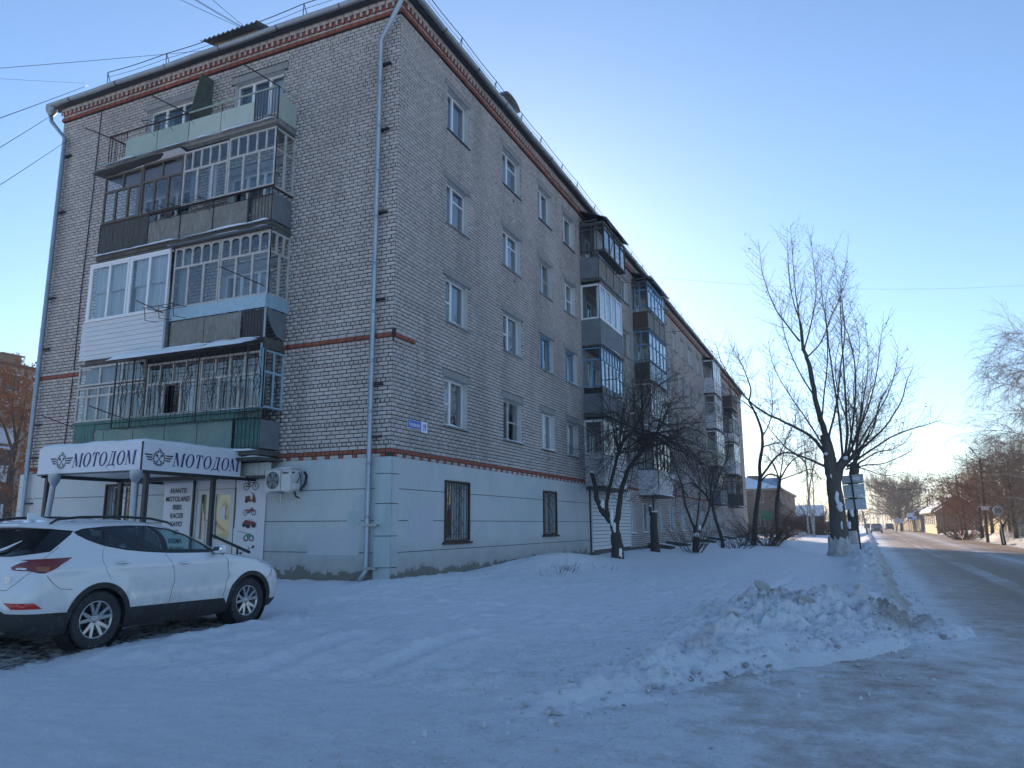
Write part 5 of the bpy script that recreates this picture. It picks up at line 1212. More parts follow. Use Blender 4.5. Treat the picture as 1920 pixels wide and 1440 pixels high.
# serif capitals drawn as polygons, cell height 1
def serif_glyph(ch):
    T, t, S = .17, .055, .045        # thick stem, thin stroke, serif height
    P = []
    def bx(a, b, c, d): P.append([(a, c), (b, c), (b, d), (a, d)])
    def ring(cx, rx, thick, thin):
        n = 20
        for i in range(n):
            a0, a1 = 2*math.pi*i/n, 2*math.pi*(i+1)/n
            P.append([(cx+rx*math.cos(a0), .5+.52*math.sin(a0)), (cx+rx*math.cos(a1), .5+.52*math.sin(a1)), (cx+(rx-thick)*math.cos(a1), .5+(.52-thin)*math.sin(a1)), (cx+(rx-thick)*math.cos(a0), .5+(.52-thin)*math.sin(a0))])
    if ch == 'М':
        w_ = 1.02; bx(.09, .09+t, 0, 1); bx(w_-.08-T, w_-.08, 0, 1); P.append([(.02, 1), (.02+T*1.25, 1), (.5+.08, .12), (.5-.03, 0)]); P.append([(w_-.08-T, 1), (w_-.08-T-.01, .86), (.5, 0), (.5+.04, .16)])
        bx(0, .24, 0, S); bx(w_-.33, w_, 0, S); bx(0, .2, 1-S, 1); bx(w_-.26, w_, 1-S, 1)
    elif ch == 'О': w_ = .80; ring(.40, .40, .17, .05)
    elif ch == 'Т':
        w_ = .72; bx(.36-T/2, .36+T/2, 0, 1); bx(.02, .70, 1-t, 1); P.append([(.02, .72), (.055, .72), (.14, 1-t), (.02, 1-t)]); P.append([(.70, .72), (.665, .72), (.58, 1-t), (.70, 1-t)]); bx(.36-.17, .36+.17, 0, S)
    elif ch == 'Д':
        w_ = .84; bx(.60-T/2, .60+T/2, .05, 1); P.append([(.30, 1), (.36, 1), (.30, .5), (.22, .06), (.14, .06), (.24, .5)]); bx(.22, .72, 1-t, 1); bx(.04, .80, .0, .065)
        P.append([(.02, .065), (.10, .065), (.07, -.10), (.01, -.24)]); P.append([(.82, .065), (.74, .065), (.77, -.10), (.83, -.24)])
    return P, w_
def serif_text(s, fr, u, z, h, m, parent, d, xs=1.0, shear=0.18, gap=.10):
    mb = MB(); x = 0
    for ch in s:
        P, w_ = serif_glyph(ch)
        for k, p in enumerate(P): mb.poly([fr(u+(x+a+shear*b)*h*xs, z+b*h, d+.0003*k) for a, b in p])
        x += w_+gap
    return mb.build('lettering', MAT[m], parent)
def logo(fr, u, z, r, parent, d, xs=1.0):
    mb = MB(); n = 18; pt = lambda a, q: fr(u+xs*q*math.cos(a), z+q*math.sin(a), d)
    for i in range(36):
        a0, a1 = 2*math.pi*i/36, 2*math.pi*(i+1)/36
        if 8 <= i <= 9: continue
        mb.poly([pt(a0, r*.80), pt(a1, r*.80), pt(a1, r*.70), pt(a0, r*.70)])
        if i % 2 == 0: mb.poly([pt(a0, r*.98), pt(a1, r*.98), pt(a1, r*.80), pt(a0, r*.80)])
    for s_ in (-1, 1):
        for k in range(3):
            zz = z+r*.36-k*r*.30; a = r*1.0; b = r*(2.15-.2*k)
            mb.poly([fr(u+s_*a*xs, zz+r*.09, d), fr(u+s_*b*xs, zz+r*.12, d), fr(u+s_*(b-r*.2)*xs, zz-r*.07, d), fr(u+s_*a*xs, zz-r*.07, d)])
        # crossed pistons
        a = Vector((s_*r*.34, r*.32)); b = Vector((-s_*r*.30, -r*.42)); q_ = (b-a).normalized(); nn = Vector((-q_.y, q_.x))
        def Q(v, k, w_): w2 = v+q_*k+nn*w_; return fr(u+w2.x*xs, z+w2.y, d+.0006)
        mb.poly([Q(a, -r*.16, r*.15), Q(a, -r*.16, -r*.15), Q(a, r*.12, -r*.15), Q(a, r*.12, r*.15)])
        mb.poly([Q(a, .1*r, r*.045), Q(a, .1*r, -r*.045), Q(b, 0, -r*.045), Q(b, 0, r*.045)])
        for i in range(10):
            a0, a1 = 2*math.pi*i/10, 2*math.pi*(i+1)/10; c = b
            mb.poly([fr(u+(c.x+r*.16*math.cos(t))*xs, z+c.y+r*.16*math.sin(t), d+.0009) for t in (a0, a1)]+[fr(u+(c.x+r*.09*math.cos(t))*xs, z+c.y+r*.09*math.sin(t), d+.0009) for t in (a1, a0)])
    for i in range(12):
        a0, a1 = 2*math.pi*i/12, 2*math.pi*(i+1)/12
        if i in (5, 6): continue
        mb.poly([fr(u+r*.24*math.cos(t)*xs, z+r*.98+r*.24*math.sin(t), d) for t in (a0, a1)]+[fr(u+r*.15*math.cos(t)*xs, z+r*.98+r*.15*math.sin(t), d) for t in (a1, a0)])
    mb.poly([fr(u-r*.05*xs, z+r*.88, d), fr(u+r*.2*xs, z+r*.92, d), fr(u+r*.2*xs, z+r*1.06, d), fr(u-r*.05*xs, z+r*1.02, d)])
    return mb.build('emblem', MAT['sign_black'], parent)

# ---- street name plate
pl = empty('street_name_plate', (0.0, 0.96, 3.9)); tag(pl, 'blue and white house number plate 19 screwed to the brick corner', 'address sign')
def lp(o):
    if o.parent.parent is not None or o.parent.type == 'MESH': return o
    return _lp(o)
def _lp(o):      # keep world placement after parenting to an empty with a location
    o.matrix_parent_inverse = Matrix.Translation(o.parent.matrix_world.translation).inverted() if False else Matrix.Translation(-Vector(o.parent.location)); return o
mb = MB(); mb.fb(FR, .655, 1.28, 3.895, 4.105, .02, .032); mb.fb(FR, 1.285, 1.575, 3.85, 4.12, .02, .034); lp(mb.build('plate_back', MAT['plate_white'], pl))
mb = MB(); mb.fb(FR, .665, 1.27, 3.905, 4.095, .0325, .0345); lp(mb.build('plate_face', MAT['plate_blue'], pl))
lp(text('Рокицанская', FR, .97, 3.955, .125, 'plate_white', pl, .036, xs=.66, bold=.002)); lp(text('19', FR, 1.43, 3.90, .235, 'plate_blue', pl, .037, xs=.66, bold=.006))

# ---- entrance canopy with the shop name
cu0, cu1, cy = 3.80, 7.02, -3.42
cp = empty('entrance_canopy', (-6.1, -1.4, 0)); tag(cp, 'snow topped entrance canopy with two white name boards on dark posts over the shop door', 'canopy')
front = Fr((0, cy, 0), (1, 0, 0), (0, -1, 0)); sidef = Fr((-cu0, 0, 0), (0, 1, 0), (1, 0, 0)); sidel = Fr((-cu1, 0, 0), (0, -1, 0), (-1, 0, 0))
mb = MB(); mb.fb(front, -cu1, -cu0-.015, 2.77, 3.35, -.02, .025); s1 = lp(mb.build('name_board', MAT['sign_white'], cp))
mb = MB(); mb.fb(sidef, cy, -.68, 2.77, 3.35, -.02, .025); s2 = lp(mb.build('name_board', MAT['sign_white'], cp))
mb = MB(); mb.fb(sidel, .82, 3.40, 2.77, 3.35, -.02, .02); lp(mb.build('name_board', MAT['sign_white'], cp))
mb = MB(); mb.fb(front, -cu0-.014, -cu0+.006, 2.74, 3.36, -.01, .03); mb.fb(front, -cu1, -cu0, 2.74, 2.77, -.03, .03); mb.fb(sidef, cy, -.02, 2.74, 2.77, -.03, .03); lp(mb.build('board_edge', MAT['steel_dark'], cp))
lp(serif_text('МОТОДОМ', front, -5.90, 2.89, .295, 'sign_blue', s1, .029, xs=.985)); lp(logo(front, -6.25, 3.03, .175, s1, .028))
lp(serif_text('МОТОДОМ', sidef, -2.68, 2.89, .295, 'sign_blue', s2, .029, xs=.985)); lp(logo(sidef, -3.03, 3.03, .175, s2, .028))
mb = MB(); mb.box(-cu1, cy, 3.29, -cu0, -.82, 3.33); lp(mb.build('canopy_roof', MAT['roof_metal'], cp))
mb = MB(); mb.box(-cu1+.02, cy+.02, 2.78, -cu0-.02, -.09, 2.80); lp(mb.build('soffit', MAT['pvc'], cp))
xs_ = np.linspace(-cu1-.03, -cu0+.03, 40); ys_ = np.linspace(cy-.03, -.80, 34); X, Y, F = grid(xs_, ys_)
ed = np.clip(np.minimum(np.minimum(X+cu1+.03, -cu0+.03-X), np.minimum(Y-cy+.03, 9))/.09, 0, 1)**.5
Zc = 3.33+ed*(.105+.05*fbm(X, Y, 1.3, 3, 4)); Zc[ed == 0] = 3.32
lp(npmesh('canopy_snow', np.stack([X, Y, Zc], 1), F, MAT['snow_clean'], cp, smooth=True))
for (u, y) in ((3.90, -3.20), (6.92, -3.25), (3.90, -1.38), (6.92, -1.38)):
    mb = MB(); mb.box(-u-.045, y-.045, .1, -u+.045, y+.045, 2.78); lp(mb.build('post', MAT['steel_dark'], cp))
mb = MB(); mb.box(-cu1, -1.43, 2.68, -cu0, -1.33, 2.775); mb.box(-cu1+.02, cy+.05, 2.70, -cu1+.08, -.10, 2.775); mb.box(-cu0-.08, cy+.05, 2.70, -cu0-.02, -.10, 2.775); lp(mb.build('canopy_beam', MAT['steel_dark'], cp))
for u, y, lean in ((6.32, cy-.10, .24), (3.80, cy-.12, 0.0)):
    mb = MB(); mb.lathe([(.06, -.24), (.08, -.20), (.115, -.12), (.125, -.02), (.125, .02)], (-u, y, 2.74), (0, 0, 1), 14); mb.tube([(-u, y, 2.62), (-u-.02, y, 2.5), (-u-lean*.5, y, 1.6), (-u-lean, y, .25)], .06, 12)
    lp(mb.build('downspout', MAT['pipe_blue'], cp, smooth=True))
mb = MB(); a, b = Vector((-3.9, -1.38, 1.44)), Vector((-2.70, -1.38, 1.05)); mb.tube([a, b], .035, 6); mb.bar(b-Vector((.35, 0, -.12)), b-Vector((.35, 0, .8)), .025, 6); mb.bar(a, a-Vector((0, 0, 1.1)), .025, 6); lp(mb.build('handrail', MAT['steel_dark'], cp))
mb = MB()
for k in range(9): mb.fb(FL, 3.18+k*.097, 3.18+k*.097+.085, 2.82, 3.12, .30, .40+.01*(k % 2))
lp(mb.build('fascia_panel', MAT['ac_white'], cp))
mb = MB(); mb.fb(FL, 3.05, 4.10, 3.15, 3.21, .05, .85); mb.fb(FL, 3.15, 4.10, 2.76, 2.815, .05, .44); o = lp(mb.build('ledge', MAT['concrete_dark'], cp))
s_ = snow_strip(o, FL, 3.03, 4.0, 3.205, .3, .92, .06, seed=3); s_.matrix_parent_inverse = Matrix.Identity(4)
# steps
mb = MB(); mb.box(-6.6, -1.3, -.1, -3.6, -.05, .38); lp(mb.build('doorstep', MAT['concrete'], cp))
# ---- shop door
dr = tag(empty('shop_door', (-5.19, -.05, .4)), 'white double shop door with swirly beige posters behind its glass under the canopy', 'door')
mb = MB(); fo = Fr((0, 0, 0), (-1, 0, 0), (0, -1, 0)); rectframe(mb, fo, 4.50, 5.88, .40, 2.77, .06, -.08, .02); mb.fb(fo, 4.56, 5.82, 2.55, 2.71, -.06, .01); lp(mb.build('door_frame', MAT['door_white'], dr))
for (a, b) in ((4.57, 5.33), (5.35, 5.81)):
    mb = MB(); w_ = .13 if b-a > .6 else .12; rectframe(mb, fo, a, b, .42, 2.54, w_, -.05, .0); mb.fb(fo, a+w_, b-w_, .42, 1.30, -.05, -.005); lf = lp(mb.build('door_leaf', MAT['door_white'], dr))
    p = pane(fo, a+w_, b-w_, 1.30, 2.42, -.03, lf)
    # poster: wavy contour lines in beige with a green foot
    def img(u_, z_): return .5+.5*math.sin(9*math.hypot((u_-4.85)*1.7, (z_-1.95))*2.2+2.2*math.sin(u_*7+z_*3))
    mb = MB(); n1, n2 = 24, 44
    for i in range(n1):
        for j in range(n2):
            u0_ = a+w_+(b-a-2*w_)*i/n1; u1_ = a+w_+(b-a-2*w_)*(i+1)/n1; z0_ = 1.30+1.12*j/n2; z1_ = 1.30+1.12*(j+1)/n2
            v = img((u0_+u1_)/2, (z0_+z1_)/2); mb.mi = 3 if (z0_ < 1.50-.25*(u0_-4.7)) else (2 if v < .10 else (1 if v < .45 else 0))
            mb.quad(fo(u0_, z0_, -.06), fo(u1_, z0_, -.06), fo(u1_, z1_, -.06), fo(u0_, z1_, -.06))
    mb.build('poster', [MAT['poster_a'], MAT['poster_b'], MAT['poster_c'], MAT['poster_d']], lf)
    mb = MB(); hu = b-.09 if a < 5 else a+.07; mb.tube([fo(hu, 1.1, .0), fo(hu, 1.12, .06), fo(hu, 1.75, .06), fo(hu, 1.77, 0)], .012, 6); mb.build('door_handle', MAT['galv'], lf)
mb = MB(); mb.fb(fo, 4.86, 5.02, 1.80, 2.12, -.02, -.018); lp(mb.build('notice', MAT['sign_white'], dr))
for s_u in (4.475, 5.90): mb = MB(); mb.fb(fo, s_u-.025, s_u+.025, .4, 2.79, .02, .07); lp(mb.build('door_jamb', MAT['steel_dark'], dr))
# ---- banners
def cloth(fr, u0, u1, z0, z1, d, m, parent, amp=.008):
    nu, nz_ = 14, 26; V = []
    for j in range(nz_+1):
        for i in range(nu+1):
            a, b = i/nu, j/nz_; V.append(fr(u0+(u1-u0)*a, z0+(z1-z0)*b, d+amp*math.sin(a*9+b*3)*math.sin(b*7+a*2)))
    F = [(j*(nu+1)+i, j*(nu+1)+i+1, (j+1)*(nu+1)+i+1, (j+1)*(nu+1)+i) for j in range(nz_) for i in range(nu)]
    return npmesh('banner_sheet', np.array(V), np.array(F), MAT[m], parent, smooth=True)
bl_ = tag(empty('brand_banner', (-6.4, -.06, .8)), 'white banner listing motorcycle brands between the grilled window and the shop door', 'banner')
lp(cloth(FE, -6.92, -5.93, .78, 2.74, .07, 'sign_white', bl_))
for k, s_ in enumerate(['AVANTIS', 'MOTOLAND', 'IRBIS', 'RACER', 'KAYO', 'GR', 'VARMA', 'FORVARD']):
    lp(text(s_, FE, -6.42, 2.47-k*.212, .185, 'sign_black', bl_, .084, xs=.80, shear=.10, bold=.0012))
br_ = tag(empty('vehicle_banner', (-3.99, -.06, .6)), 'white banner printed with a bicycle, scooter, motorbike, quad and trimmer beside the shop door', 'banner')
lp(cloth(FE, -4.47, -3.50, .62, 2.765, .07, 'sign_white', br_))
def circ(mb, cx, cz, r0, r1, d=.084, n=16, sx=1):
    for i in range(n):
        a0, a1 = 2*math.pi*i/n, 2*math.pi*(i+1)/n
        mb.poly([FE(cx+r1*math.cos(a0)*sx, cz+r1*math.sin(a0), d), FE(cx+r1*math.cos(a1)*sx, cz+r1*math.sin(a1), d), FE(cx+r0*math.cos(a1)*sx, cz+r0*math.sin(a1), d), FE(cx+r0*math.cos(a0)*sx, cz+r0*math.sin(a0), d)])
def seg(mb, x0, z0, x1, z1, w_, d=.0845):
    t = Vector((x1-x0, z1-z0)).normalized(); n_ = Vector((-t.y, t.x))*w_/2
    mb.poly([FE(x0+n_.x, z0+n_.y, d), FE(x1+n_.x, z1+n_.y, d), FE(x1-n_.x, z1-n_.y, d), FE(x0-n_.x, z0-n_.y, d)])
def ppoly(mb, pts, cx, cz, d=.085): mb.poly([FE(cx+a, cz+b, d) for a, b in pts])
C = -3.98
mb = MB()                                     # bicycle
for s_ in (-.145, .145): circ(mb, C+s_, 2.58, .078, .098); circ(mb, C+s_, 2.58, .0, .02, d=.083)
for q_ in ((-.145, 2.58, -.06, 2.66), (-.06, 2.66, .10, 2.68), (-.06, 2.66, -.02, 2.575), (-.02, 2.575, .10, 2.67), (-.145, 2.58, -.02, 2.575), (.145, 2.58, .09, 2.70), (.09, 2.70, .13, 2.72), (-.06, 2.66, -.08, 2.70), (-.11, 2.705, -.05, 2.70)): seg(mb, C+q_[0], q_[1], C+q_[2], q_[3], .015)
lp(mb.build('bicycle_print', MAT['sign_black'], br_))
mb = MB(); cz = 2.28                           # scooter
ppoly(mb, [(-.16, -.02), (-.16, .06), (-.02, .07), (0, -.02), (.06, -.03), (.08, .1), (.13, .1), (.16, .0), (.10, -.07), (-.12, -.07)], C, cz); lp(mb.build('scooter_print', MAT['print_red'], br_))
mb = MB(); circ(mb, C-.12, cz-.055, .015, .048, .0865); circ(mb, C+.13, cz-.055, .015, .048, .0865); seg(mb, C+.09, cz+.09, C+.06, cz+.14, .014, .0865); seg(mb, C-.0, cz+.15, C+.11, cz+.13, .012, .0865); lp(mb.build('scooter_print', MAT['sign_black'], br_))
mb = MB(); cz = 1.98
for s_ in (-.13, .13): circ(mb, C+s_, cz-.04, .052, .07)
seg(mb, C+.13, cz-.04, C+.07, cz+.1, .014); seg(mb, C-.13, cz-.04, C, cz-.03, .014); lp(mb.build('motorbike_print', MAT['sign_black'], br_))
mb = MB(); ppoly(mb, [(-.15, .05), (-.02, .03), (.04, .07), (.09, .06), (.15, .02), (.05, 0), (.02, -.05), (-.05, -.05), (-.04, .0)], C, cz, .087); lp(mb.build('motorbike_print', MAT['print_red'], br_))
mb = MB(); cz = 1.68
for a, b, r in ((-.15, -.03, .06), (-.02, -.05, .07), (.15, -.035, .07)): circ(mb, C+a, cz+b, 0.0, r, .0865)
lp(mb.build('quad_print', MAT['sign_black'], br_))
mb = MB(); ppoly(mb, [(-.18, .02), (-.12, .09), (-.04, .08), (.02, .05), (.15, .05), (.17, .0), (.05, -.03), (-.1, -.02)], C, cz, .088); seg(mb, C+.02, cz+.05, C-.01, cz+.11, .012, .088); seg(mb, C+.05, cz+.06, C+.1, cz+.11, .012, .088); lp(mb.build('quad_print', MAT['print_red'], br_))
mb = MB(); cz = 1.38
for a in (-.07, .10): circ(mb, C+a, cz-.05, .05, .075)
seg(mb, C-.33, cz+.12, C-.08, cz+.07, .01); seg(mb, C-.08, cz+.07, C+.0, cz+.0, .015); lp(mb.build('cultivator_print', MAT['sign_black'], br_))
mb = MB(); ppoly(mb, [(-.06, -.02), (-.05, .06), (.1, .06), (.1, -.02)], C, cz, .088); lp(mb.build('cultivator_print', MAT['print_green'], br_))
mb = MB(); seg(mb, C-.2, .98, C+.16, 1.12, .010); circ(mb, C+.17, 1.125, 0, .035); ppoly(mb, [(-.28, -.03), (-.2, .0), (-.17, -.04), (-.19, -.06)], C, 1.0); seg(mb, C+.03, 1.07, C+.03, 1.14, .01); lp(mb.build('trimmer_print', MAT['sign_black'], br_))
lp(text('Техника в наличии', FE, C, .80, .095, 'sign_black', br_, .085, xs=.86, shear=.25, bold=.001))
# ---- air conditioner
ac = tag(empty('air_conditioner', (-2.85, -.2, 2.45)), 'white outdoor air conditioner unit with a snow cap on the painted wall', 'air conditioner')
x0, x1, y0, y1, z0, z1 = -3.22+.05, -2.42, -.50, -.14, 2.42, 2.93
mb = MB(); mb.box(x0, y0, z0, x1, y1, z1); o = lp(mb.build('housing', MAT['ac_white'], ac)); bv = o.modifiers.new('bevel', 'BEVEL'); bv.width = .015; bv.segments = 2
FA = Fr((0, y0, 0), (1, 0, 0), (0, -1, 0)); cx, cz = -2.93, 2.675
mb = MB(); mb.lathe([(.0, .004), (.205, .004)], (cx, y0, cz), (0, -1, 0), 28); lp(mb.build('fan_well', MAT['black'], ac))
mb = MB(); mb.lathe([(.205, 0), (.205, .016), (.222, .016), (.222, 0)], (cx, y0, cz), (0, -1, 0), 28)
for k in range(-4, 5):
    u = k*.045; h = math.sqrt(max(0, .205**2-u*u)); mb.bar((cx+u, y0-.014, cz-h), (cx+u, y0-.014, cz+h), .003, 4)
lp(mb.build('fan_guard', MAT['ac_white'], ac))
mb = MB()
for k in range(5):
    a = 2*math.pi*k/5; mb.poly([(cx+.03*math.cos(a), y0-.006, cz+.03*math.sin(a)), (cx+.19*math.cos(a-.1), y0-.008, cz+.19*math.sin(a-.1)), (cx+.19*math.cos(a+.6), y0-.006, cz+.19*math.sin(a+.6)), (cx+.04*math.cos(a+1), y0-.006, cz+.04*math.sin(a+1))])
lp(mb.build('fan_blades', MAT['slate_panel'], ac))
mb = MB(); mb.fb(FA, -2.70, -2.685, z0+.01, z1-.01, .0, .006); lp(mb.build('panel_seam', MAT['slate_panel'], ac))
lp(text('Midea', FA, -2.55, 2.82, .075, 'sign_black', ac, .008, xs=.85, bold=.001))
mb = MB(); circ_pts = [(-2.625+.03*math.cos(t), y0-.008, 2.845+.035*math.sin(t)) for t in [math.pi*.45+i*.33 for i in range(10)]]; mb.tube(circ_pts, .003, 4); lp(mb.build('emblem', MAT['sign_black'], ac))
FS = Fr((x1, 0, 0), (0, 1, 0), (1, 0, 0)); mb = MB(); mb.fb(FS, -.44, -.36, 2.83, 2.87, 0, .004); lp(mb.build('side_vent', MAT['black'], ac)); mb = MB(); mb.fb(FS, -.40, -.2, 2.47, 2.6, 0, .05); lp(mb.build('valve_cover', MAT['ac_white'], ac))
mb = MB(); mb.tube([(x1+.04, -.32, 2.6), (x1+.12, -.3, 2.75), (x1+.05, -.26, 2.86)], .012, 5); mb.tube([(x1+.06, -.2, 2.45), (x1+.13, -.12, 2.6), (x1+.12, -.07, 2.8), (x1+.04, -.05, 2.88)], .03, 7); mb.tube([(x1-.02, -.3, 2.42), (x1+.0, -.28, 2.3), (x1+.04, -.2, 2.26)], .02, 6); lp(mb.build('hose', MAT['black'], ac))
for x in (-3.05, -2.5):
    mb = MB(); mb.box(x-.02, -.55, 2.385, x+.02, -.045, 2.42); mb.box(x-.02, -.07, 2.12, x+.02, -.045, 2.40); mb.bar((x, -.06, 2.14), (x, -.45, 2.39), .012, 4); lp(mb.build('wall_bracket', MAT['ac_white'], ac))
s_ = snow_strip(ac, Fr((0, 0, 0), (1, 0, 0), (0, -1, 0)), x0-.01, x1+.01, z1-.005, .13, .52, .085, seed=2); lp(s_)
# ================================================================== PARKED SUV (rear bumper at local y=0, nose towards +y)
KZ = [(.24, .86, .16, 4.50, .30), (.32, .90, .06, 4.58, .32), (.45, .925, .02, 4.64, .36), (.60, .94, .0, 4.66, .42), (.76, .945, .02, 4.64, .46), (.88, .940, .05, 4.56, .55), (.96, .933, .075, 4.42, .62),
      (1.02, .925, .10, 4.18, .60), (1.07, .915, .115, 3.90, .55), (1.12, .900, .13, 3.55, .50), (1.17, .880, .15, 3.32, .46), (1.24, .845, .20, 3.17, .44), (1.33, .800, .28, 2.98, .42), (1.42, .755, .37, 2.78, .40), (1.50, .712, .44, 2.56, .38), (1.56, .672, .46, 2.34, .36), (1.605, .62, .48, 2.10, .34),
      (1.635, .50, .56, 1.90, .30), (1.652, .34, .68, 1.72, .24), (1.660, .16, .85, 1.55, .12), (1.663, .01, 1.15, 1.25, .02)]
KZ = np.array(KZ); KV = np.concatenate([[0], np.cumsum(np.hypot(np.diff(KZ[:, 0]), np.maximum(np.abs(np.diff(KZ[:, 1])), np.abs(np.diff(KZ[:, 3]))*.35)))])
TV = np.array([0, .60, 1.10, 4.60, 5.20, 5.70])       # metric knots of the perimeter parameter
def _kz(v):
    return [np.interp(v, KV, KZ[:, k]) for k in range(5)]
def carpos(t, v):
    z, W, yr, yf, af = _kz(v); ar = min(.34, .5*af+.12); ar = ar*min(1, W/.5); af = af*min(1, W/.5)
    cr = W*.52; cf = W*.62; ex = 2/2.5
    k = int(np.searchsorted(TV, t, 'right'))-1; k = max(0, min(4, k)); q = (t-TV[k])/(TV[k+1]-TV[k]); q = min(1, max(0, q))
    L0, L1 = yr+ar, yf-af
    if L1 < L0: m_ = (L0+L1)/2; L0 = L1 = m_
    if k == 0: x, y = (W-cr)*q, yr
    elif k == 1:
        a = q*math.pi/2; x = (W-cr)+cr*math.sin(a)**ex; y = L0-(L0-yr)*math.cos(a)**ex
    elif k == 2: x, y = W, L0+(L1-L0)*q
    elif k == 3:
        a = q*math.pi/2; x = (W-cf)+cf*math.cos(a)**ex; y = L1+(yf-L1)*math.sin(a)**ex
    else: x, y = (W-cf)*(1-q), yf
    # body sculpting: shoulder line, waist tuck, arch flares
    if k in (1, 2, 3):
        fl = 0
        for c in (1.06, 3.76):
            r = math.hypot(y-c, z-.36); fl = max(fl, math.exp(-((r-.47)/.10)**2))
        x += .022*fl*(z < 1.0) - .020*math.exp(-((z-.70)/.13)**2)*(1.5 < y < 3.4) + .012*math.exp(-((z-1.02)/.05)**2)*(.3 < y < 4.0)
    return (x, y, z)
_tt = np.linspace(0, TV[-1], 700)
def tv_side(s_, z):
    v = float(np.interp(z, KZ[:, 0], KV)); lo, hi = TV[1], TV[4]
    for _ in range(40):
        m_ = (lo+hi)/2
        if carpos(m_, v)[1] < s_: lo = m_
        else: hi = m_
    return ((lo+hi)/2, v)
def tv_rear(x, z, front=False):
    v = float(np.interp(z, KZ[:, 0], KV)); lo, hi = (TV[0], TV[2]) if not front else (TV[5], TV[3])
    for _ in range(40):
        m_ = (lo+hi)/2
        if carpos(m_, v)[0] < x: lo = m_
        else: hi = m_
    return ((lo+hi)/2, v)
S_ = lambda a, b: tv_side(a, b); R_ = lambda a, b: tv_rear(a, b); F_ = lambda a, b: tv_rear(a, b, True)
def dens(P, closed=True, step=.07):
    out = []; n = len(P)
    for i in range(n if closed else n-1):
        a, b = P[i], P[(i+1) % n]; k = max(1, int(math.hypot(b[0]-a[0], b[1]-a[1])/step))
        for j in range(k): out.append((a[0]+(b[0]-a[0])*j/k, a[1]+(b[1]-a[1])*j/k))
    if not closed: out.append(P[-1])
    return out
def strip(P, w_=.0065):
    P = dens([p for p in P], False, .05); L = []; Rr = []
    for i, p in enumerate(P):
        a = P[max(i-1, 0)]; b = P[min(i+1, len(P)-1)]; t = Vector((b[0]-a[0], b[1]-a[1])).normalized(); n_ = (-t.y*w_/2, t.x*w_/2)
        L.append((p[0]+n_[0], p[1]+n_[1])); Rr.append((p[0]-n_[0], p[1]-n_[1]))
    return L+Rr[::-1]
def arc(c, r, a0, a1, n=16): return [S_(c+r*math.cos(a0+(a1-a0)*i/n), max(.241, .36+r*math.sin(a0+(a1-a0)*i/n))) for i in range(n+1)]
b0 = -.29
REG = []     # (name, material, polygon) in priority order
for c in (1.06, 3.76):
    REG.append(('hole', None, dens([S_(c+.405*math.cos(b0), .245)]+arc(c, .405, b0, math.pi-b0)+[S_(c-.405*math.cos(b0), .245)])))
dlo = [S_(.76, 1.485), S_(.90, 1.525), S_(1.22, 1.552), S_(1.60, 1.565), S_(1.95, 1.558), S_(2.28, 1.515), S_(2.56, 1.43), S_(2.82, 1.315), S_(3.06, 1.185), S_(2.98, 1.155), S_(2.6, 1.158), S_(2.17, 1.17), S_(1.8, 1.195), S_(1.45, 1.235), S_(1.15, 1.295), S_(.92, 1.38), S_(.80, 1.44)]
REG.append(('glass_q', 'glass_car', dens([S_(.83, 1.475), S_(.95, 1.505), S_(1.17, 1.525), S_(1.13, 1.325), S_(.95, 1.395)])))
REG.append(('glass_r', 'glass_car', dens([S_(1.21, 1.528), S_(1.6, 1.54), S_(1.90, 1.535), S_(2.03, 1.20), S_(1.80, 1.22), S_(1.45, 1.262), S_(1.17, 1.318)])))
REG.append(('glass_f', 'glass_car_front', dens([S_(2.02, 1.52), S_(2.25, 1.49), S_(2.52, 1.405), S_(2.76, 1.295), S_(2.93, 1.195), S_(2.6, 1.185), S_(2.14, 1.195)])))
REG.append(('trim', 'car_trim', dens(dlo)))
REG.append(('glass_b', 'glass_car', dens([R_(0, 1.20), R_(.45, 1.21), R_(.62, 1.228), S_(.42, 1.275), S_(.53, 1.36), S_(.70, 1.475), R_(.50, 1.50), R_(0, 1.51)])))
REG.append(('trimb', 'car_trim', dens([R_(0, 1.18), R_(.45, 1.188), R_(.62, 1.205), S_(.40, 1.245), S_(.54, 1.34), S_(.76, 1.50), R_(.50, 1.535), R_(0, 1.545)])))
REG.append(('amber', 'tail_amber', dens([S_(.22, 1.065), S_(.36, 1.07), S_(.33, 1.01), S_(.24, 1.02)])))
REG.append(('rev', 'lamp_clear', dens([R_(.62, 1.055), R_(.76, 1.055), R_(.76, 1.036), R_(.63, 1.038)])))
REG.append(('tail', 'tail_red', dens([R_(.54, 1.062), R_(.59, 1.09), R_(.66, 1.118), R_(.74, 1.135), S_(.16, 1.15), S_(.30, 1.16), S_(.66, 1.168), S_(.60, 1.135), S_(.50, 1.085), S_(.40, 1.03), S_(.30, .99), S_(.25, .99), S_(.18, 1.018), R_(.78, 1.022), R_(.66, 1.024), R_(.57, 1.035)])))
REG.append(('refl', 'reflector', dens([R_(.62, .655), S_(.20, .645), S_(.29, .575), R_(.74, .58)])))
REG.append(('wind', 'glass_car', dens([F_(0, 1.185), F_(.55, 1.185), F_(.50, 1.52), F_(0, 1.55)])))
REG.append(('head', 'lamp_clear', dens([S_(3.93, .985), S_(4.12, .955), S_(4.28, .90), F_(.55, .84), F_(.50, .80), S_(4.25, .85), S_(4.10, .905)])))
REG.append(('grille', 'car_trim', dens([F_(0, .52), F_(.45, .52), F_(.48, .78), F_(0, .80)])))
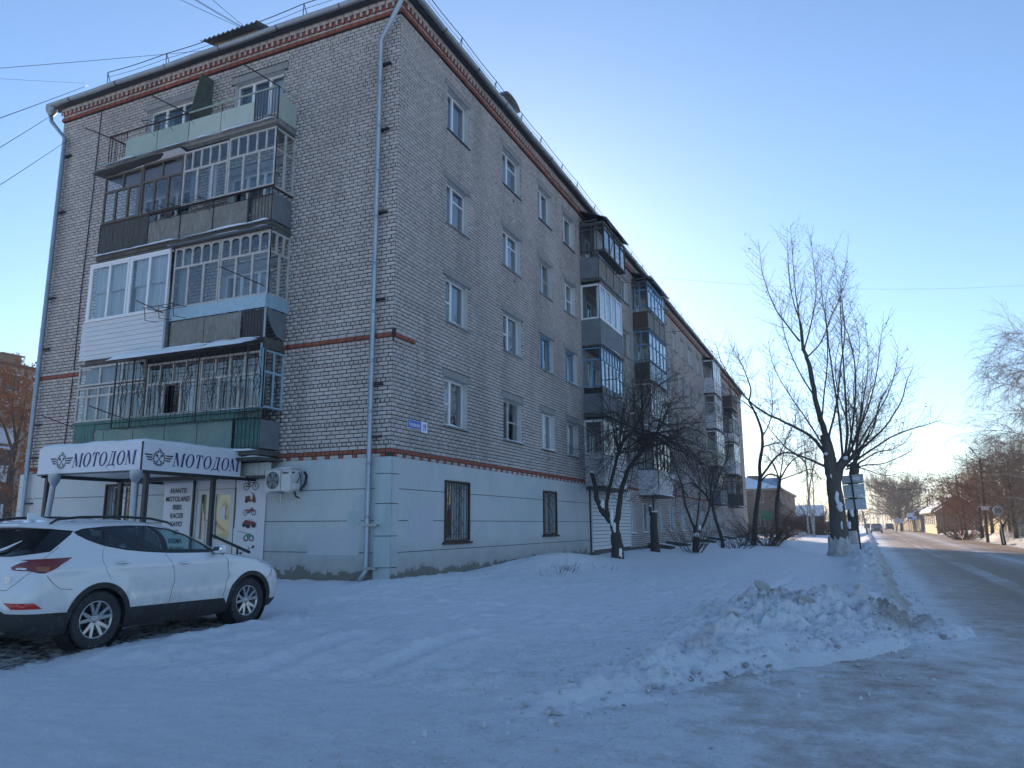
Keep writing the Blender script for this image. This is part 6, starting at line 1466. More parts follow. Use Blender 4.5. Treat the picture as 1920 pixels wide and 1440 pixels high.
seams = [[S_(3.19, 1.15), S_(3.24, 1.05), S_(3.27, .90), S_(3.27, .70), S_(3.21, .50), S_(3.20, .46)], [S_(2.09, 1.165), S_(2.17, 1.05), S_(2.23, .90), S_(2.24, .72), S_(2.18, .47)],
         [S_(1.15, 1.29), S_(1.10, 1.20), S_(1.09, 1.08), S_(1.13, .97), S_(1.19, .86)], [S_(.52, 1.30), S_(.32, 1.17), S_(.20, 1.02), R_(.74, .90), R_(.62, .80), R_(.2, .78), R_(0, .78)],
         [S_(.32, .96), S_(.40, .86), S_(.50, .79), S_(.66, .775)], [S_(3.20, 1.13), S_(3.6, 1.075), S_(3.95, 1.01)], [S_(4.30, .84), S_(4.22, .76), S_(4.15, .68)]]
for q in seams: REG.append(('seam', 'car_trim', strip(q)))
clad = [S_(.34, .26), S_(.55, .27)]
REG.append(('clad', 'cladding', dens([R_(0, .241), R_(.4, .242), S_(.3, .245), S_(.72, .245), S_(4.2, .245), F_(.5, .242), F_(0, .241), F_(0, .37), F_(.6, .36), S_(4.30, .36)]+[S_(3.76+.475*math.cos(a), .36+.475*math.sin(a)) for a in [i*math.pi/16 for i in range(17)]]+[S_(3.22, .45), S_(1.62, .475)]+[S_(1.06+.475*math.cos(a), .36+.475*math.sin(a)) for a in [.25+i*(math.pi-.55)/16 for i in range(17)]]+[S_(.56, .505), S_(.30, .515), R_(.66, .53), R_(.50, .60), R_(0, .60)])))
pts = []; edges = []
nt_, nv_ = 100, 46
vmax = KV[-1]
for i in range(nt_+1):
    for j in range(nv_+1):
        pts.append((TV[-1]*i/nt_, vmax*j/nv_))
for nm, m_, P in REG:
    b = len(pts); pts += P; edges += [(b+i, b+(i+1) % len(P)) for i in range(len(P))]
res = delaunay_2d_cdt([Vector(p) for p in pts], edges, [], 0, 1e-5)
cv_, cf_ = res[0], res[2]
def pip(P, X, Y):
    ins = np.zeros(len(X), bool); n = len(P)
    for i in range(n):
        (x0, y0), (x1, y1) = P[i], P[(i+1) % n]
        c = ((y0 > Y) != (y1 > Y)) & (X < (x1-x0)*(Y-y0)/((y1-y0) if y1 != y0 else 1e-12)+x0); ins ^= c
    return ins
C2 = np.array([(p[0], p[1]) for p in cv_]); T3 = np.array([list(f)[:3] for f in cf_ if len(f) == 3])
cen = C2[T3].mean(1); lab = np.full(len(T3), -1)
for k in range(len(REG)-1, -1, -1):
    lab[pip(REG[k][2], cen[:, 0], cen[:, 1])] = k
P3 = np.array([carpos(float(a), float(b)) for a, b in C2])
car = tag(empty('parked_suv', (-.52, -8.44, .065)), 'white parked crossover car with black roof rails in front of the shop canopy', 'car')
def carmesh(name, mask, m_, off=0.0, sides=(1, -1), parent=None, smooth=True):
    t = T3[mask]
    if not len(t): return None
    u = np.unique(t); mp = {a: i for i, a in enumerate(u)}; tt = np.array([[mp[a] for a in r] for r in t]); V0 = P3[u].copy()
    Vs, Fs = [], []
    for sd in sides:
        V = V0.copy(); V[:, 0] = V[:, 0]*sd
        if off: 
            c_ = np.array([0, 2.3, .8]); n_ = V-c_; n_[:, 1] *= .15; n_ /= np.linalg.norm(n_, axis=1)[:, None]; V = V+n_*off
        Fs.append((tt if sd < 0 else tt[:, ::-1])+sum(len(a) for a in Vs)); Vs.append(V)
    o = npmesh(name, np.concatenate(Vs), np.concatenate(Fs), MAT[m_], parent or car, smooth=smooth)
    bm = bmsh.new(); bm.from_mesh(o.data); bmsh.ops.remove_doubles(bm, verts=bm.verts, dist=.0004); bm.to_mesh(o.data); bm.free(); return o
name_idx = {}
for k, (nm, m_, P) in enumerate(REG): name_idx.setdefault(nm, []).append(k)
isn = lambda nm: np.isin(lab, name_idx[nm])
body = carmesh('body', lab == -1, 'car_paint'); carmesh('cladding', isn('clad'), 'cladding', .008)
for sd in (1, -1):
    for nm in ('glass_q', 'glass_r', 'glass_f'): carmesh('side_window', isn(nm), 'glass_car_front' if nm == 'glass_f' else 'glass_car', -.004, (sd,))
    carmesh('window_trim', isn('trim'), 'car_trim', .002, (sd,))
    tl = carmesh('tail_lamp', isn('tail'), 'tail_red', .006, (sd,)); a_ = carmesh('indicator', isn('amber'), 'tail_amber', .006, (sd,), parent=tl); a_ = carmesh('reversing_light', isn('rev'), 'lamp_clear', .006, (sd,), parent=tl)
    carmesh('reflector', isn('refl'), 'reflector', .004, (sd,)); carmesh('headlight', isn('head'), 'lamp_clear', .004, (sd,))
carmesh('rear_window', isn('glass_b'), 'glass_car', -.004); carmesh('rear_window_trim', isn('trimb'), 'car_trim', .0); carmesh('windscreen', isn('wind'), 'glass_car_front', -.004); carmesh('radiator_grille', isn('grille'), 'car_trim')
carmesh('panel_gap', isn('seam'), 'car_trim', -.001)
mb = MB(); mb.box(-.80, .35, .20, .80, 4.3, .42); mb.box(-.66, .45, .42, .66, 1.5, .95); mb.box(-.80, 1.56, .42, .80, 3.25, .62); mb.box(-.66, 3.25, .42, .66, 4.25, .9); mb.build('underbody', MAT['black'], car)
for c in (1.06, 3.76):
    for sd in (1, -1):
        mb = MB(); mb.lathe([(.415, .0), (.425, .30)], (sd*.93, c, .36), (-sd, 0, 0), 30); mb.build('wheel_liner', MAT['black'], car)
def seat(x, y, back_h):
    bm = MB(); bm.box(x-.24, y-.25, .55, x+.24, y+.28, .80); o = bm.build('seat', MAT['cladding'], car)
    mb = MB(); mb.hexa([(x-.24, y-.30, .7), (x+.24, y-.30, .7), (x+.24, y-.16, .7), (x-.24, y-.16, .7), (x-.20, y-.48, back_h-.2), (x+.20, y-.48, back_h-.2), (x+.20, y-.36, back_h-.2), (x-.20, y-.36, back_h-.2)]); mb.box(x-.12, y-.50, back_h-.17, x+.12, y-.40, back_h); mb.build('seat_back', MAT['cladding'], o)
for x in (-.38, .38): seat(x, 2.45, 1.42); seat(x, 1.50, 1.38)
mb = MB(); mb.tube([(-.38+.18*math.cos(a), 2.98-.06*math.sin(a), 1.05+.17*math.sin(a)) for a in [i*.4 for i in range(17)]], .015, 6); mb.build('steering_wheel', MAT['black'], car)
mb = MB(); mb.box(-.72, 3.0, .75, .72, 3.35, 1.09); mb.build('dashboard', MAT['cladding'], car)
# wheels
def wheel(x, y, sd, steer=0):
    w_ = empty('wheel', (0, 0, 0)); w_.parent = car; w_.location = (x, y, .362); w_.rotation_euler = (0, 0, steer)
    ax = (sd, 0, 0)
    mb = MB(); mb.lathe([(.235, -.10), (.30, -.118), (.345, -.112), (.360, -.085), (.363, 0), (.360, .085), (.345, .112), (.30, .118), (.262, .112), (.243, .100), (.235, .085)], (0, 0, 0), ax, 48)
    for k in range(56):     # tread blocks
        a = 2*math.pi*k/56; ca, sa = math.cos(a), math.sin(a)
        for q0, q1 in ((-.105, -.04), (-.03, .03), (.04, .105)):
            P = []
            for rr in (.355, .3685):
                for (dx, da) in ((q0, -.035), (q1, -.02), (q1, .045), (q0, .03)):
                    b = a+da; P.append((dx, rr*math.cos(b), rr*math.sin(b)))
            mb.hexa(P)
    ty = mb.build('tyre', MAT['tyre'], w_, smooth=False)
    mb = MB(); mb.lathe([(.238, .100), (.232, .106), (.222, .098), (.212, .07), (.20, -.06), (.0, -.06)], (0, 0, 0), ax, 48); rim = mb.build('rim', MAT['alloy'], w_, smooth=True)
    mb = MB(); mb.lathe([(.205, .0), (.0, .0)], (0, 0, 0), ax, 32); mb.build('brake_disc', MAT['black'], w_)
    for k in range(5):
        a = 2*math.pi*k/5+math.pi/2+.1
        for da in (-.17, .17):
            mb = MB(); P = []
            for r, wd, dd in ((.045, .026, .074), (.222, .019, .098)):
                b = a+da*(r/.222)*1.35+da*.25
                for s2 in (-1, 1): P.append((r, b, s2*wd, dd))
            def pt(r, b, o_, dd): return (sd*dd, r*math.cos(b)-o_*math.sin(b), r*math.sin(b)+o_*math.cos(b))
            q = [pt(*P[0]), pt(*P[1]), pt(*P[3]), pt(*P[2])]; q2 = [(p[0]-sd*.03, p[1], p[2]) for p in q]; mb.hexa(q2+q); mb.build('spoke', MAT['alloy'], w_)
    mb = MB(); mb.lathe([(.0, .088), (.03, .086), (.038, .075), (.06, .07), (.065, .0)], (0, 0, 0), ax, 20)
    for k in range(5): a = 2*math.pi*(k+.5)/5+math.pi/2+.1; mb.lathe([(.0, .078), (.010, .077), (.011, .04)], (0, .055*math.cos(a), .055*math.sin(a)), ax, 8)
    mb.build('hub_cap', MAT['alloy'], w_)
    return w_
for y in (1.06, 3.76):
    for sd in (1, -1): wheel(sd*.805, y, sd)
# fittings
def blob(name, c, r, m_, parent=car, seg_=14, sq=1.0):
    bm = bmsh.new(); bmsh.ops.create_uvsphere(bm, u_segments=seg_*2, v_segments=seg_, radius=1)
    for v in bm.verts:
        p = v.co; v.co = Vector([math.copysign(abs(p[i])**sq, p[i])*r[i]+c[i] for i in range(3)])
    me = bpy.data.meshes.new(name); bm.to_mesh(me); bm.free(); me.materials.append(MAT[m_]); me.polygons.foreach_set('use_smooth', [True]*len(me.polygons)); o = bpy.data.objects.new(name, me); link(o, parent); return o
for sd in (1, -1):
    for (y, z) in ((1.36, 1.075), (2.40, 1.025)):
        blob('door_handle_recess', (sd*.937, y, z-.005), (.012, .085, .035), 'car_paint'); blob('door_handle', (sd*.962, y, z), (.014, .105, .017), 'chrome')
    mr = blob('door_mirror', (sd*1.03, 2.98, 1.20), (.105, .075, .075), 'car_paint', sq=.75); blob('mirror_base', (sd*1.00, 2.99, 1.145), (.11, .06, .025), 'car_trim', parent=mr, sq=.8); blob('mirror_glass', (sd*1.035, 2.925, 1.20), (.085, .022, .055), 'chrome', parent=mr, sq=.6)
    mb = MB(); pr = [(.50, 1.600), (.58, 1.655), (.9, 1.685), (1.5, 1.695), (2.0, 1.672), (2.3, 1.62), (2.42, 1.575)]
    mb.tube([(sd*(.635-.02*(i in (0, 6))), y, z-.01) for i, (y, z) in enumerate(pr)], [.012, .017, .018, .018, .018, .017, .01], 8); mb.build('roof_rail', MAT['car_trim'], car, smooth=True)
# spoiler with high brake light
mb = MB(); mb.hexa([(-.66, .62, 1.515), (.66, .62, 1.515), (.58, .14, 1.545), (-.58, .14, 1.545), (-.60, .75, 1.628), (.60, .75, 1.628), (.57, .13, 1.590), (-.57, .13, 1.590)])
o = mb.build('rear_spoiler', MAT['car_paint'], car); bv = o.modifiers.new('bevel', 'BEVEL'); bv.width = .02; bv.segments = 3
mb = MB(); mb.hexa([(-.14, .118, 1.558), (.14, .118, 1.558), (.14, .15, 1.558), (-.14, .15, 1.558), (-.14, .118, 1.58), (.14, .118, 1.58), (.14, .15, 1.58), (-.14, .15, 1.58)]); mb.build('brake_light', MAT['tail_red'], car)
mb = MB(); mb.hexa([(-.03, .62, 1.63), (.03, .62, 1.63), (.03, .86, 1.655), (-.03, .86, 1.655), (-.006, .60, 1.735), (.006, .60, 1.735), (.006, .66, 1.735), (-.006, .66, 1.735)]); o = mb.build('aerial_fin', MAT['car_paint'], car)
mb = MB(); mb.tube([(0.06, .165, 1.235), (.26, .20, 1.27), (.42, .27, 1.35)], [.014, .010, .005], 6); mb.build('rear_wiper', MAT['car_trim'], car)
mb = MB(); mb.tube([(.16, .16, 1.25), (.28, .20, 1.29), (.44, .28, 1.38)], [.016, .018, .006], 7); mb.build('snow_patch', MAT['snow_clean'], car, smooth=True)
nx_, ny_ = 22, 10; V = []; 
X, Y, F = grid(np.linspace(-.50, .56, 40), np.linspace(.52, 1.1, 20)); hh = fbm(X, Y, 4, 4, 19)
Zs = 1.598+.085*np.clip((Y-.42)/.5, 0, 1)**.6-.05*(np.abs(X)/.62)**3 + .055*np.clip(hh+.02, 0, 1) - .028
npmesh('snow_patch', np.stack([X, Y, Zs], 1), F, MAT['snow_clean'], car, smooth=True)
mb = MB(); mb.hexa([(.30, -.012, .36), (.62, .02, .29), (.62, .12, .29), (.30, .12, .36), (.28, -.012, .52), (.44, .0, .42), (.44, .12, .42), (.28, .12, .52)]); mb.build('skid_plate', MAT['galv'], car)
mb = MB(); mb.lathe([(.045, .12), (.048, -.03), (.042, -.03), (.04, .1)], (.42, .05, .345), (0, 1, 0), 16); mb.lathe([(.045, .12), (.048, -.03), (.042, -.03), (.04, .1)], (.31, .05, .375), (0, 1, 0), 16); mb.build('exhaust_pipe', MAT['chrome'], car)
mb = MB(); mb.box(-.26, .012, .82, .26, .03, .93); mb.build('number_plate', MAT['plate_white'], car)
Fb = Fr((0, .052, 0), (1, 0, 0), (0, -1, 0)); text('CRDi', Fb, .62, .925, .045, 'chrome', car, .012, bold=.001, name='badge'); text('e-VGT', Fb, .62, .89, .03, 'chrome', car, .012, bold=.001, name='badge')
mb = MB(); mb.tube([(.10, 1.30+3.9-2.0, 1.12), (.55, 3.28, 1.17)], .008, 4); mb.build('wiper', MAT['car_trim'], car)
# ---- far cars on the street
def far_car(x, y, m_, label, L=4.2, W=1.72, H=1.5):
    c = tag(empty('distant_car', (x, y, .02)), label, 'car', 'cars driving far down the street')
    pr = [(0, .35), (.05, .75), (.25, .95), (.95, 1.02), (1.5, H-.04), (1.9, H), (3.3, H-.02), (3.85, 1.0), (4.15, .9), (L, .4), (L-.05, .25), (.1, .25)]
    f = Fr((0, 0, 0), (0, 1, 0), (1, 0, 0))
    mb = MB(); n = len(pr)
    for sd in (1, -1): mb.poly([(sd*(W/2-(.0 if z < 1 else (z-1)*.35)), y_, z) for y_, z in pr])
    for i in range(n):
        a, b = pr[i], pr[(i+1) % n]; wa = W/2-(0 if a[1] < 1 else (a[1]-1)*.35); wb = W/2-(0 if b[1] < 1 else (b[1]-1)*.35)
        mb.quad((-wa, a[0], a[1]), (wa, a[0], a[1]), (wb, b[0], b[1]), (-wb, b[0], b[1]))
    mb.build('body', MAT[m_], c)
    mb = MB(); mb.quad((-.70, .985, 1.04), (.70, .985, 1.04), (.60, 1.46, H-.07), (-.60, 1.46, H-.07)); mb.build('windscreen', MAT['car_trim'], c)
    for sd in (1, -1): mb = MB(); mb.quad((sd*(W/2+.004), 1.2, 1.0), (sd*(W/2+.004), 3.6, 1.0), (sd*(W/2-.13), 3.2, H-.1), (sd*(W/2-.13), 1.65, H-.1)); mb.build('side_window', MAT['car_trim'], c)
    for sd in (1, -1): mb = MB(); mb.box(sd*.72-.14, -.01, .60, sd*.72+.14, .06, .76); mb.build('headlight', MAT['lamp_clear'], c)
    mb = MB(); mb.box(-.45, -.01, .50, .45, .03, .70); mb.build('radiator_grille', MAT['car_trim'], c)
    mb = MB(); mb.box(-W/2+.02, .02, .22, W/2-.02, .3, .42); mb.build('bumper', MAT['cladding'], c)
    for sd in (1, -1):
        for y_ in (.75, 3.35): mb = MB(); mb.lathe([(0, .02), (.2, .02), (.31, .0), (.31, -.18), (0, -.18)], (sd*W/2, y_, .31), (sd, 0, 0), 14); mb.build('wheel', MAT['tyre'], c)
    return c
far_car(13.35, 123, 'grey_car', 'small silver car coming towards the camera, nearest of the cars down the street')
far_car(13.6, 205, 'dark_car', 'dark car farther down the street, seen left of the silver car')
far_car(17.5, 175, 'dark_car', 'dark car parked beyond the silver car, at the right road edge')
# ================================================================== TREES
_Mc = Matrix((( _r2.x, _r2.y, _r2.z), (_u2.x, _u2.y, _u2.z), (_f.x, _f.y, _f.z))).transposed()
def at(px, py, y):
    """world point seen at photo position (px, py) at the distance plane y"""
    r = _Mc @ Vector(((px-960)/FPX, -(py-720)/FPX, 1.0)); return CAM + r*((y-CAM.y)/r.y)
class Tree:
    def __init__(s, seed): s.r = random.Random(seed); s.thick = MB(); s.fine_p = []; s.n = 0
    def limb(s, pts, r0, r1, sides=7):
        pts = [Vector(p) for p in pts]; out = []
        # smooth by Catmull-Rom
        P = [pts[0]]+pts+[pts[-1]]
        for i in range(1, len(P)-2):
            for k in range(4):
                t = k/4; a, b, c, d = P[i-1], P[i], P[i+1], P[i+2]
                q = 0.5*((2*b)+(c-a)*t+(2*a-5*b+4*c-d)*t*t+(3*b-3*c+d-a)*t**3)
                if out: q = q+Vector((s.r.gauss(0, 1), s.r.gauss(0, 1), s.r.gauss(0, 1)))*min(.012, r0*.10)
                out.append(q)
        out.append(pts[-1]); n = len(out); rad = [r0+(r1-r0)*(i/(n-1))**.8 for i in range(n)]
        s.thick.tube(out, rad, sides if r0 > .05 else 5); return out, rad
    def shoot(s, p, d, L, r, up=.0, wig=.12, seg=5):
        pts = [p]; d = d.normalized()
        for i in range(seg):
            d = (d+Vector((s.r.gauss(0, wig), s.r.gauss(0, wig), s.r.gauss(0, wig)+up))).normalized(); p = p+d*(L/seg); pts.append(p)
        s.fine_p.append((pts, r)); return pts
    def laterals(s, pts, step, L, r, up, ang=.9, lv=2, wig=.12, taper=True, start=.15, sub=.45):
        tot = sum((b-a).length for a, b in zip(pts[:-1], pts[1:])); acc = 0; nxt = tot*start
        for a, b in zip(pts[:-1], pts[1:]):
            l = (b-a).length
            while acc+l > nxt:
                t = (nxt-acc)/l; p = a+(b-a)*t; dr = (b-a).normalized(); o = dr.orthogonal(); o.rotate(Matrix.Rotation(s.r.uniform(0, 6.283), 3, dr)) if False else None
                o = Matrix.Rotation(s.r.uniform(0, 6.283), 3, dr) @ dr.orthogonal().normalized()
                d = dr*math.cos(ang)+o*math.sin(ang); f = 1-.45*(nxt/tot) if taper else 1
                LL = L*f*s.r.uniform(.5, 1.25)
                q = s.shoot(p, d, LL, r*(.6+.4*f), up, wig)
                if lv > 0: s.laterals(q, max(.10, step*sub*1.0), LL*.42, r*.55, up*.6, ang*.9, lv-1, wig, start=.12, sub=sub)
                nxt += step*s.r.uniform(.6, 1.4)
            acc += l
    def finish(s, root, bark, twig, trunk_name='trunk', extra=None):
        o = root
        tr = s.thick.build(trunk_name, MAT[bark], o, smooth=True); tr.matrix_parent_inverse = Matrix.Translation(-Vector(o.location))
        V = []; F = []; b = 0
        for pts, r in s.fine_p:
            n = len(pts)
            for i, p in enumerate(pts):
                t = (pts[min(i+1, n-1)]-pts[max(i-1, 0)]).normalized(); u = t.orthogonal().normalized(); w_ = t.cross(u); rr = r*(1-.72*i/(n-1))
                for k in range(3):
                    a = 2.0944*k; v = p+(u*math.cos(a)+w_*math.sin(a))*rr; V.append((v.x, v.y, v.z))
            for i in range(n-1):
                for k in range(3): q = b+i*3; F.append((q+k, q+(k+1) % 3, q+3+(k+1) % 3, q+3+k))
            b += n*3
        c = npmesh('crown', np.array(V), np.array(F), MAT[twig], o); c.matrix_parent_inverse = Matrix.Translation(-Vector(o.location)); s.crown = c; s.trunk = tr
        return o
def snowbit(tree_root, p, r, name='snow_patch'):
    bm = bmsh.new(); bmsh.ops.create_icosphere(bm, subdivisions=2, radius=1)
    for v in bm.verts: v.co = Vector((v.co.x*r[0], v.co.y*r[1], v.co.z*r[2]))*(1+.18*math.sin(v.co.x*5+v.co.z*7))+p
    me = bpy.data.meshes.new(name); bm.to_mesh(me); bm.free(); me.materials.append(MAT['snow_clean']); me.polygons.foreach_set('use_smooth', [True]*len(me.polygons)); o = bpy.data.objects.new(name, me); link(o, tree_root); o.matrix_parent_inverse = Matrix.Translation(-Vector(tree_root.location)); return o
def leaves(tree, root, n, m, size=.05, name='dry_leaves', drop=None):
    V = []; F = []; r_ = tree.r; tips = tree.fine_p
    for i in range(n):
        pts, _ = tips[r_.randrange(len(tips))]; p = pts[r_.randrange(1, len(pts))]+Vector((r_.gauss(0, .03), r_.gauss(0, .03), r_.gauss(-.03, .03)))
        a = Vector((r_.gauss(0, 1), r_.gauss(0, 1), r_.gauss(0, 1))).normalized()*size*r_.uniform(.6, 1.4); b = a.orthogonal().normalized()*size*.6; k = len(V)
        for q in (p-a, p+b, p+a, p-b): V.append(q[:])
        F.append((k, k+1, k+2, k+3))
    o = npmesh(name, np.array(V), np.array(F), MAT[m], root, kind='stuff'); o.matrix_parent_inverse = Matrix.Translation(-Vector(root.location)); return o
# ---- big pollarded poplar
Y1 = 24.4
T = Tree(11); pb = at(1577, 1045, Y1); z0 = gz1(pb.x, pb.y)
root = tag(empty('poplar_tree', (pb.x, pb.y, z0)), 'tall bare poplar with a whitewashed trunk foot standing left of the blue sign back', 'tree')
P = lambda *q: [at(a, b, Y1+(c[0] if c else 0)) for a, b, *c in q]
b_ = at(1577, 1045, Y1); b_.z = z0-.1
T.limb([b_]+P((1574, 1012), (1570, 960), (1563, 905), (1557, 870), (1553, 845), (1546, 815)), .47, .22, 16)
T.limb(P((1566, 905), (1572, 880), (1580, 868), (1585, 855, .2)), .27, .19, 9)
L = []
L += [T.limb(P((1556, 866), (1546, 810), (1531, 762), (1521, 700), (1510, 664), (1505, 655)), .17, .075)]
L += [T.limb(P((1505, 657), (1499, 600), (1492, 550, .4), (1487, 490, .6), (1482, 422, .8)), .055, .006)]
L += [T.limb(P((1507, 657), (1503, 612), (1494, 585, -.4), (1482, 540, -.7), (1477, 480, -1), (1476, 440, -1)), .048, .006)]
L += [T.limb(P((1508, 655), (1522, 602, .3), (1530, 550, .6), (1526, 495, 1), (1520, 440, 1.2)), .045, .006)]
L += [T.limb(P((1500, 640), (1478, 612, -.5), (1455, 580, -.9), (1438, 540, -1), (1428, 505, -1.2), (1424, 462, -1.3)), .05, .008)]
L += [T.limb(P((1515, 668), (1540, 640, .3), (1560, 590, .8), (1580, 545, 1.2), (1592, 510, 1.5)), .045, .008)]
L += [T.limb(P((1553, 862), (1530, 828), (1505, 808, -.3), (1468, 790, -.6), (1428, 770, -1), (1395, 742, -1.3), (1372, 712, -1.5), (1352, 676, -1.6), (1341, 640, -1.8)), .095, .01)]
L += [T.limb(P((1548, 875), (1520, 862), (1490, 850, .5), (1466, 832, .9), (1440, 800, 1.3), (1415, 770, 1.6)), .07, .01)]
L += [T.limb(P((1585, 860), (1588, 800), (1584, 720, .4), (1579, 640, .8), (1576, 560, 1), (1588, 480, 1.2)), .075, .006)]
L += [T.limb(P((1580, 862), (1574, 790), (1562, 705, -.3), (1552, 630, -.6), (1548, 570, -.8), (1560, 512, -.9)), .068, .006)]
L += [T.limb(P((1588, 858), (1600, 790, .3), (1604, 700, .6), (1594, 640, .8), (1578, 585, 1), (1562, 470, 1.3)), .065, .006)]
L += [T.limb(P((1590, 858), (1610, 800, .8), (1622, 730, 1.4), (1628, 670, 1.7), (1622, 600, 1.9)), .055, .006)]
L += [T.limb(P((1587, 866), (1604, 845), (1606, 790, 1.3), (1600, 730, 1.6), (1612, 640, 1.8), (1590, 560, 1.8)), .048, .006)]
L += [T.limb(P((1587, 870), (1622, 836, .5), (1660, 800, 1), (1690, 752, 1.5), (1700, 715, 1.8), (1712, 690, 2)), .07, .01)]
L += [T.limb(P((1588, 876), (1630, 846, -.3), (1680, 815, -.6), (1725, 800, -.9), (1764, 788, -1.1)), .065, .01)]
L += [T.limb(P((1587, 868), (1634, 812, 1.2), (1648, 760, 1.8), (1668, 720, 2.2), (1690, 690, 2.5)), .05, .01)]
L += [T.limb(P((1585, 880), (1625, 872), (1660, 868, .5), (1700, 850, .9), (1716, 838, 1)), .045, .008)]
L += [T.limb(P((1584, 862), (1590, 800, -1), (1572, 740, -1.6), (1566, 680, -1.9), (1580, 620, -2.1)), .05, .008)]
L += [T.limb(P((1540, 795), (1545, 740, .5), (1552, 670, .9), (1548, 600, 1.2), (1540, 540, 1.3), (1545, 478, 1.5)), .05, .006)]
L += [T.limb(P((1548, 840), (1568, 760, -.6), (1576, 690, -1), (1584, 620, -1.3), (1576, 545, -1.5), (1580, 505, -1.6)), .06, .006)]
L += [T.limb(P((1528, 745), (1500, 700, .7), (1478, 650, 1.2), (1466, 600, 1.5), (1460, 545, 1.6)), .045, .006)]
L += [T.limb(P((1552, 850), (1515, 790, -.8), (1480, 740, -1.4), (1452, 690, -1.8), (1440, 640, -2)), .05, .006)]
L += [T.limb(P((1590, 858), (1618, 790, -.6), (1640, 720, -1.2), (1650, 650, -1.6), (1655, 610, -1.8)), .055, .006)]
L += [T.limb(P((1592, 862), (1630, 800, -1), (1662, 745, -1.6), (1680, 690, -2), (1684, 650, -2)), .05, .006)]
L += [T.limb(P((1586, 870), (1622, 880, -.8), (1660, 892, -1.2), (1690, 885, -1.4)), .04, .006)]
for i, (pts, rad) in enumerate(L):
    T.laterals(pts, .16 if i else .3, 1.9, .012, .13, .95, 1, .05, start=.12, sub=1.7)
T.finish(root, 'bark_grey', 'twig')
whw = MB(); whw.lathe([(.66, -.12), (.56, .05), (.51, .25), (.485, .45), (.478, .66), (.468, .80)], b_+Vector((0, 0, .12)), (-0.04, 0, 1), 40)
for k in range(len(whw.v)):
    v = Vector(whw.v[k]); i = k//40; a = k % 40; q = v-b_; q.z = 0; s_ = 1+.05*math.sin(a*1.1)+.03*math.sin(a*2.7+i)+(.12*max(0, math.sin(a*.63)) if i < 2 else 0); v2 = b_+q*s_; whw.v[k] = (v2.x, v2.y, v.z+(.08*math.sin(a*1.7)+.05*math.sin(a*3.9) if i == 5 else 0))
o = whw.build('whitewash_band', MAT['whitewash'], root, smooth=True); o.matrix_parent_inverse = Matrix.Translation(-Vector(root.location))
for (px, py, rx, rz) in ((1569, 934, .11, .34), (1574, 951, .15, .24), (1578, 985, .05, .22), (1558, 893, .05, .10), (1585, 859, .12, .10), (1548, 851, .10, .08)):
    p = at(px, py, Y1-.30); snowbit(root, p, (rx, .10, rz))
leaves(T, root, 260, 'berry_leaf', .06)
# ---- second trunk farther back
Y2 = 46.0; T = Tree(12); pb = at(1600, 1020, Y2); z0 = gz1(pb.x, pb.y)
root = tag(empty('poplar_tree', (pb.x, pb.y, z0)), 'second whitewashed poplar trunk seen just behind the tall poplar', 'tree')
P = lambda *q: [at(a, b, Y2+(c[0] if c else 0)) for a, b, *c in q]; b_ = pb.copy(); b_.z = z0-.1
T.limb([b_]+P((1600, 1000), (1598, 950), (1600, 900), (1603, 868)), .42, .33, 12)
L = [T.limb(P((1603, 868), (1608, 820), (1615, 760), (1618, 690)), .12, .01), T.limb(P((1604, 868), (1620, 830), (1640, 790, 1), (1650, 745, 1.5)), .1, .01), T.limb(P((1602, 872), (1596, 820), (1592, 770), (1590, 715)), .1, .01), T.limb(P((1606, 872), (1640, 850), (1675, 842, 1), (1700, 828, 1)), .07, .01), T.limb(P((1602, 868), (1610, 810, -1), (1630, 740, -2), (1634, 690, -2)), .08, .01)]
for pts, rad in L: T.laterals(pts, .2, 2.6, .018, .13, .9, 1, .07, sub=1.4)
T.finish(root, 'bark', 'twig'); whw = MB(); whw.lathe([(.52, -.1), (.47, .2), (.44, .8), (.43, .95)], b_+Vector((0, 0, .1)), (0, 0, 1), 16); o = whw.build('whitewash_band', MAT['whitewash'], root, smooth=True); o.matrix_parent_inverse = Matrix.Translation(-Vector(root.location))
for (px, py, rz) in ((1599, 905, .35), (1597, 960, .4), (1592, 985, .3)): snowbit(root, at(px, py, Y2-.36), (.14, .1, rz))
# ---- apple tree close to the facade
Y3 = 12.9; T = Tree(21); pb = at(1157, 1055, Y3); z0 = gz1(pb.x, pb.y)
root = tag(empty('apple_tree', (pb.x, pb.y, z0)), 'dense dark apple tree with snow in its forks in front of the white boards', 'tree')
P = lambda *q: [at(a, b, Y3+(c[0] if c else 0)) for a, b, *c in q]; b_ = pb.copy(); b_.z = min(z0, pb.z)-.15
T.limb([b_]+P((1158, 1040), (1157, 1020), (1153, 1000)), .27, .19, 12)
T.limb(P((1154, 1006), (1147, 980), (1128, 956), (1119, 930), (1114, 905), (1110, 886)), .13, .075, 9)
L = []
L += [T.limb(P((1144, 975), (1137, 950), (1143, 915), (1152, 880), (1160, 850), (1172, 822), (1190, 806)), .085, .045)]
L += [T.limb(P((1155, 1003), (1158, 970), (1164, 930), (1172, 895), (1190, 862), (1215, 838), (1232, 812, .4)), .13, .05)]
L += [T.limb(P((1182, 872), (1200, 868, .5), (1222, 860, .8)), .05, .02)]
hub = [P((1190, 806))[0], P((1232, 812, .4))[0], P((1160, 850))[0], P((1215, 838))[0], P((1205, 815, .2))[0]]
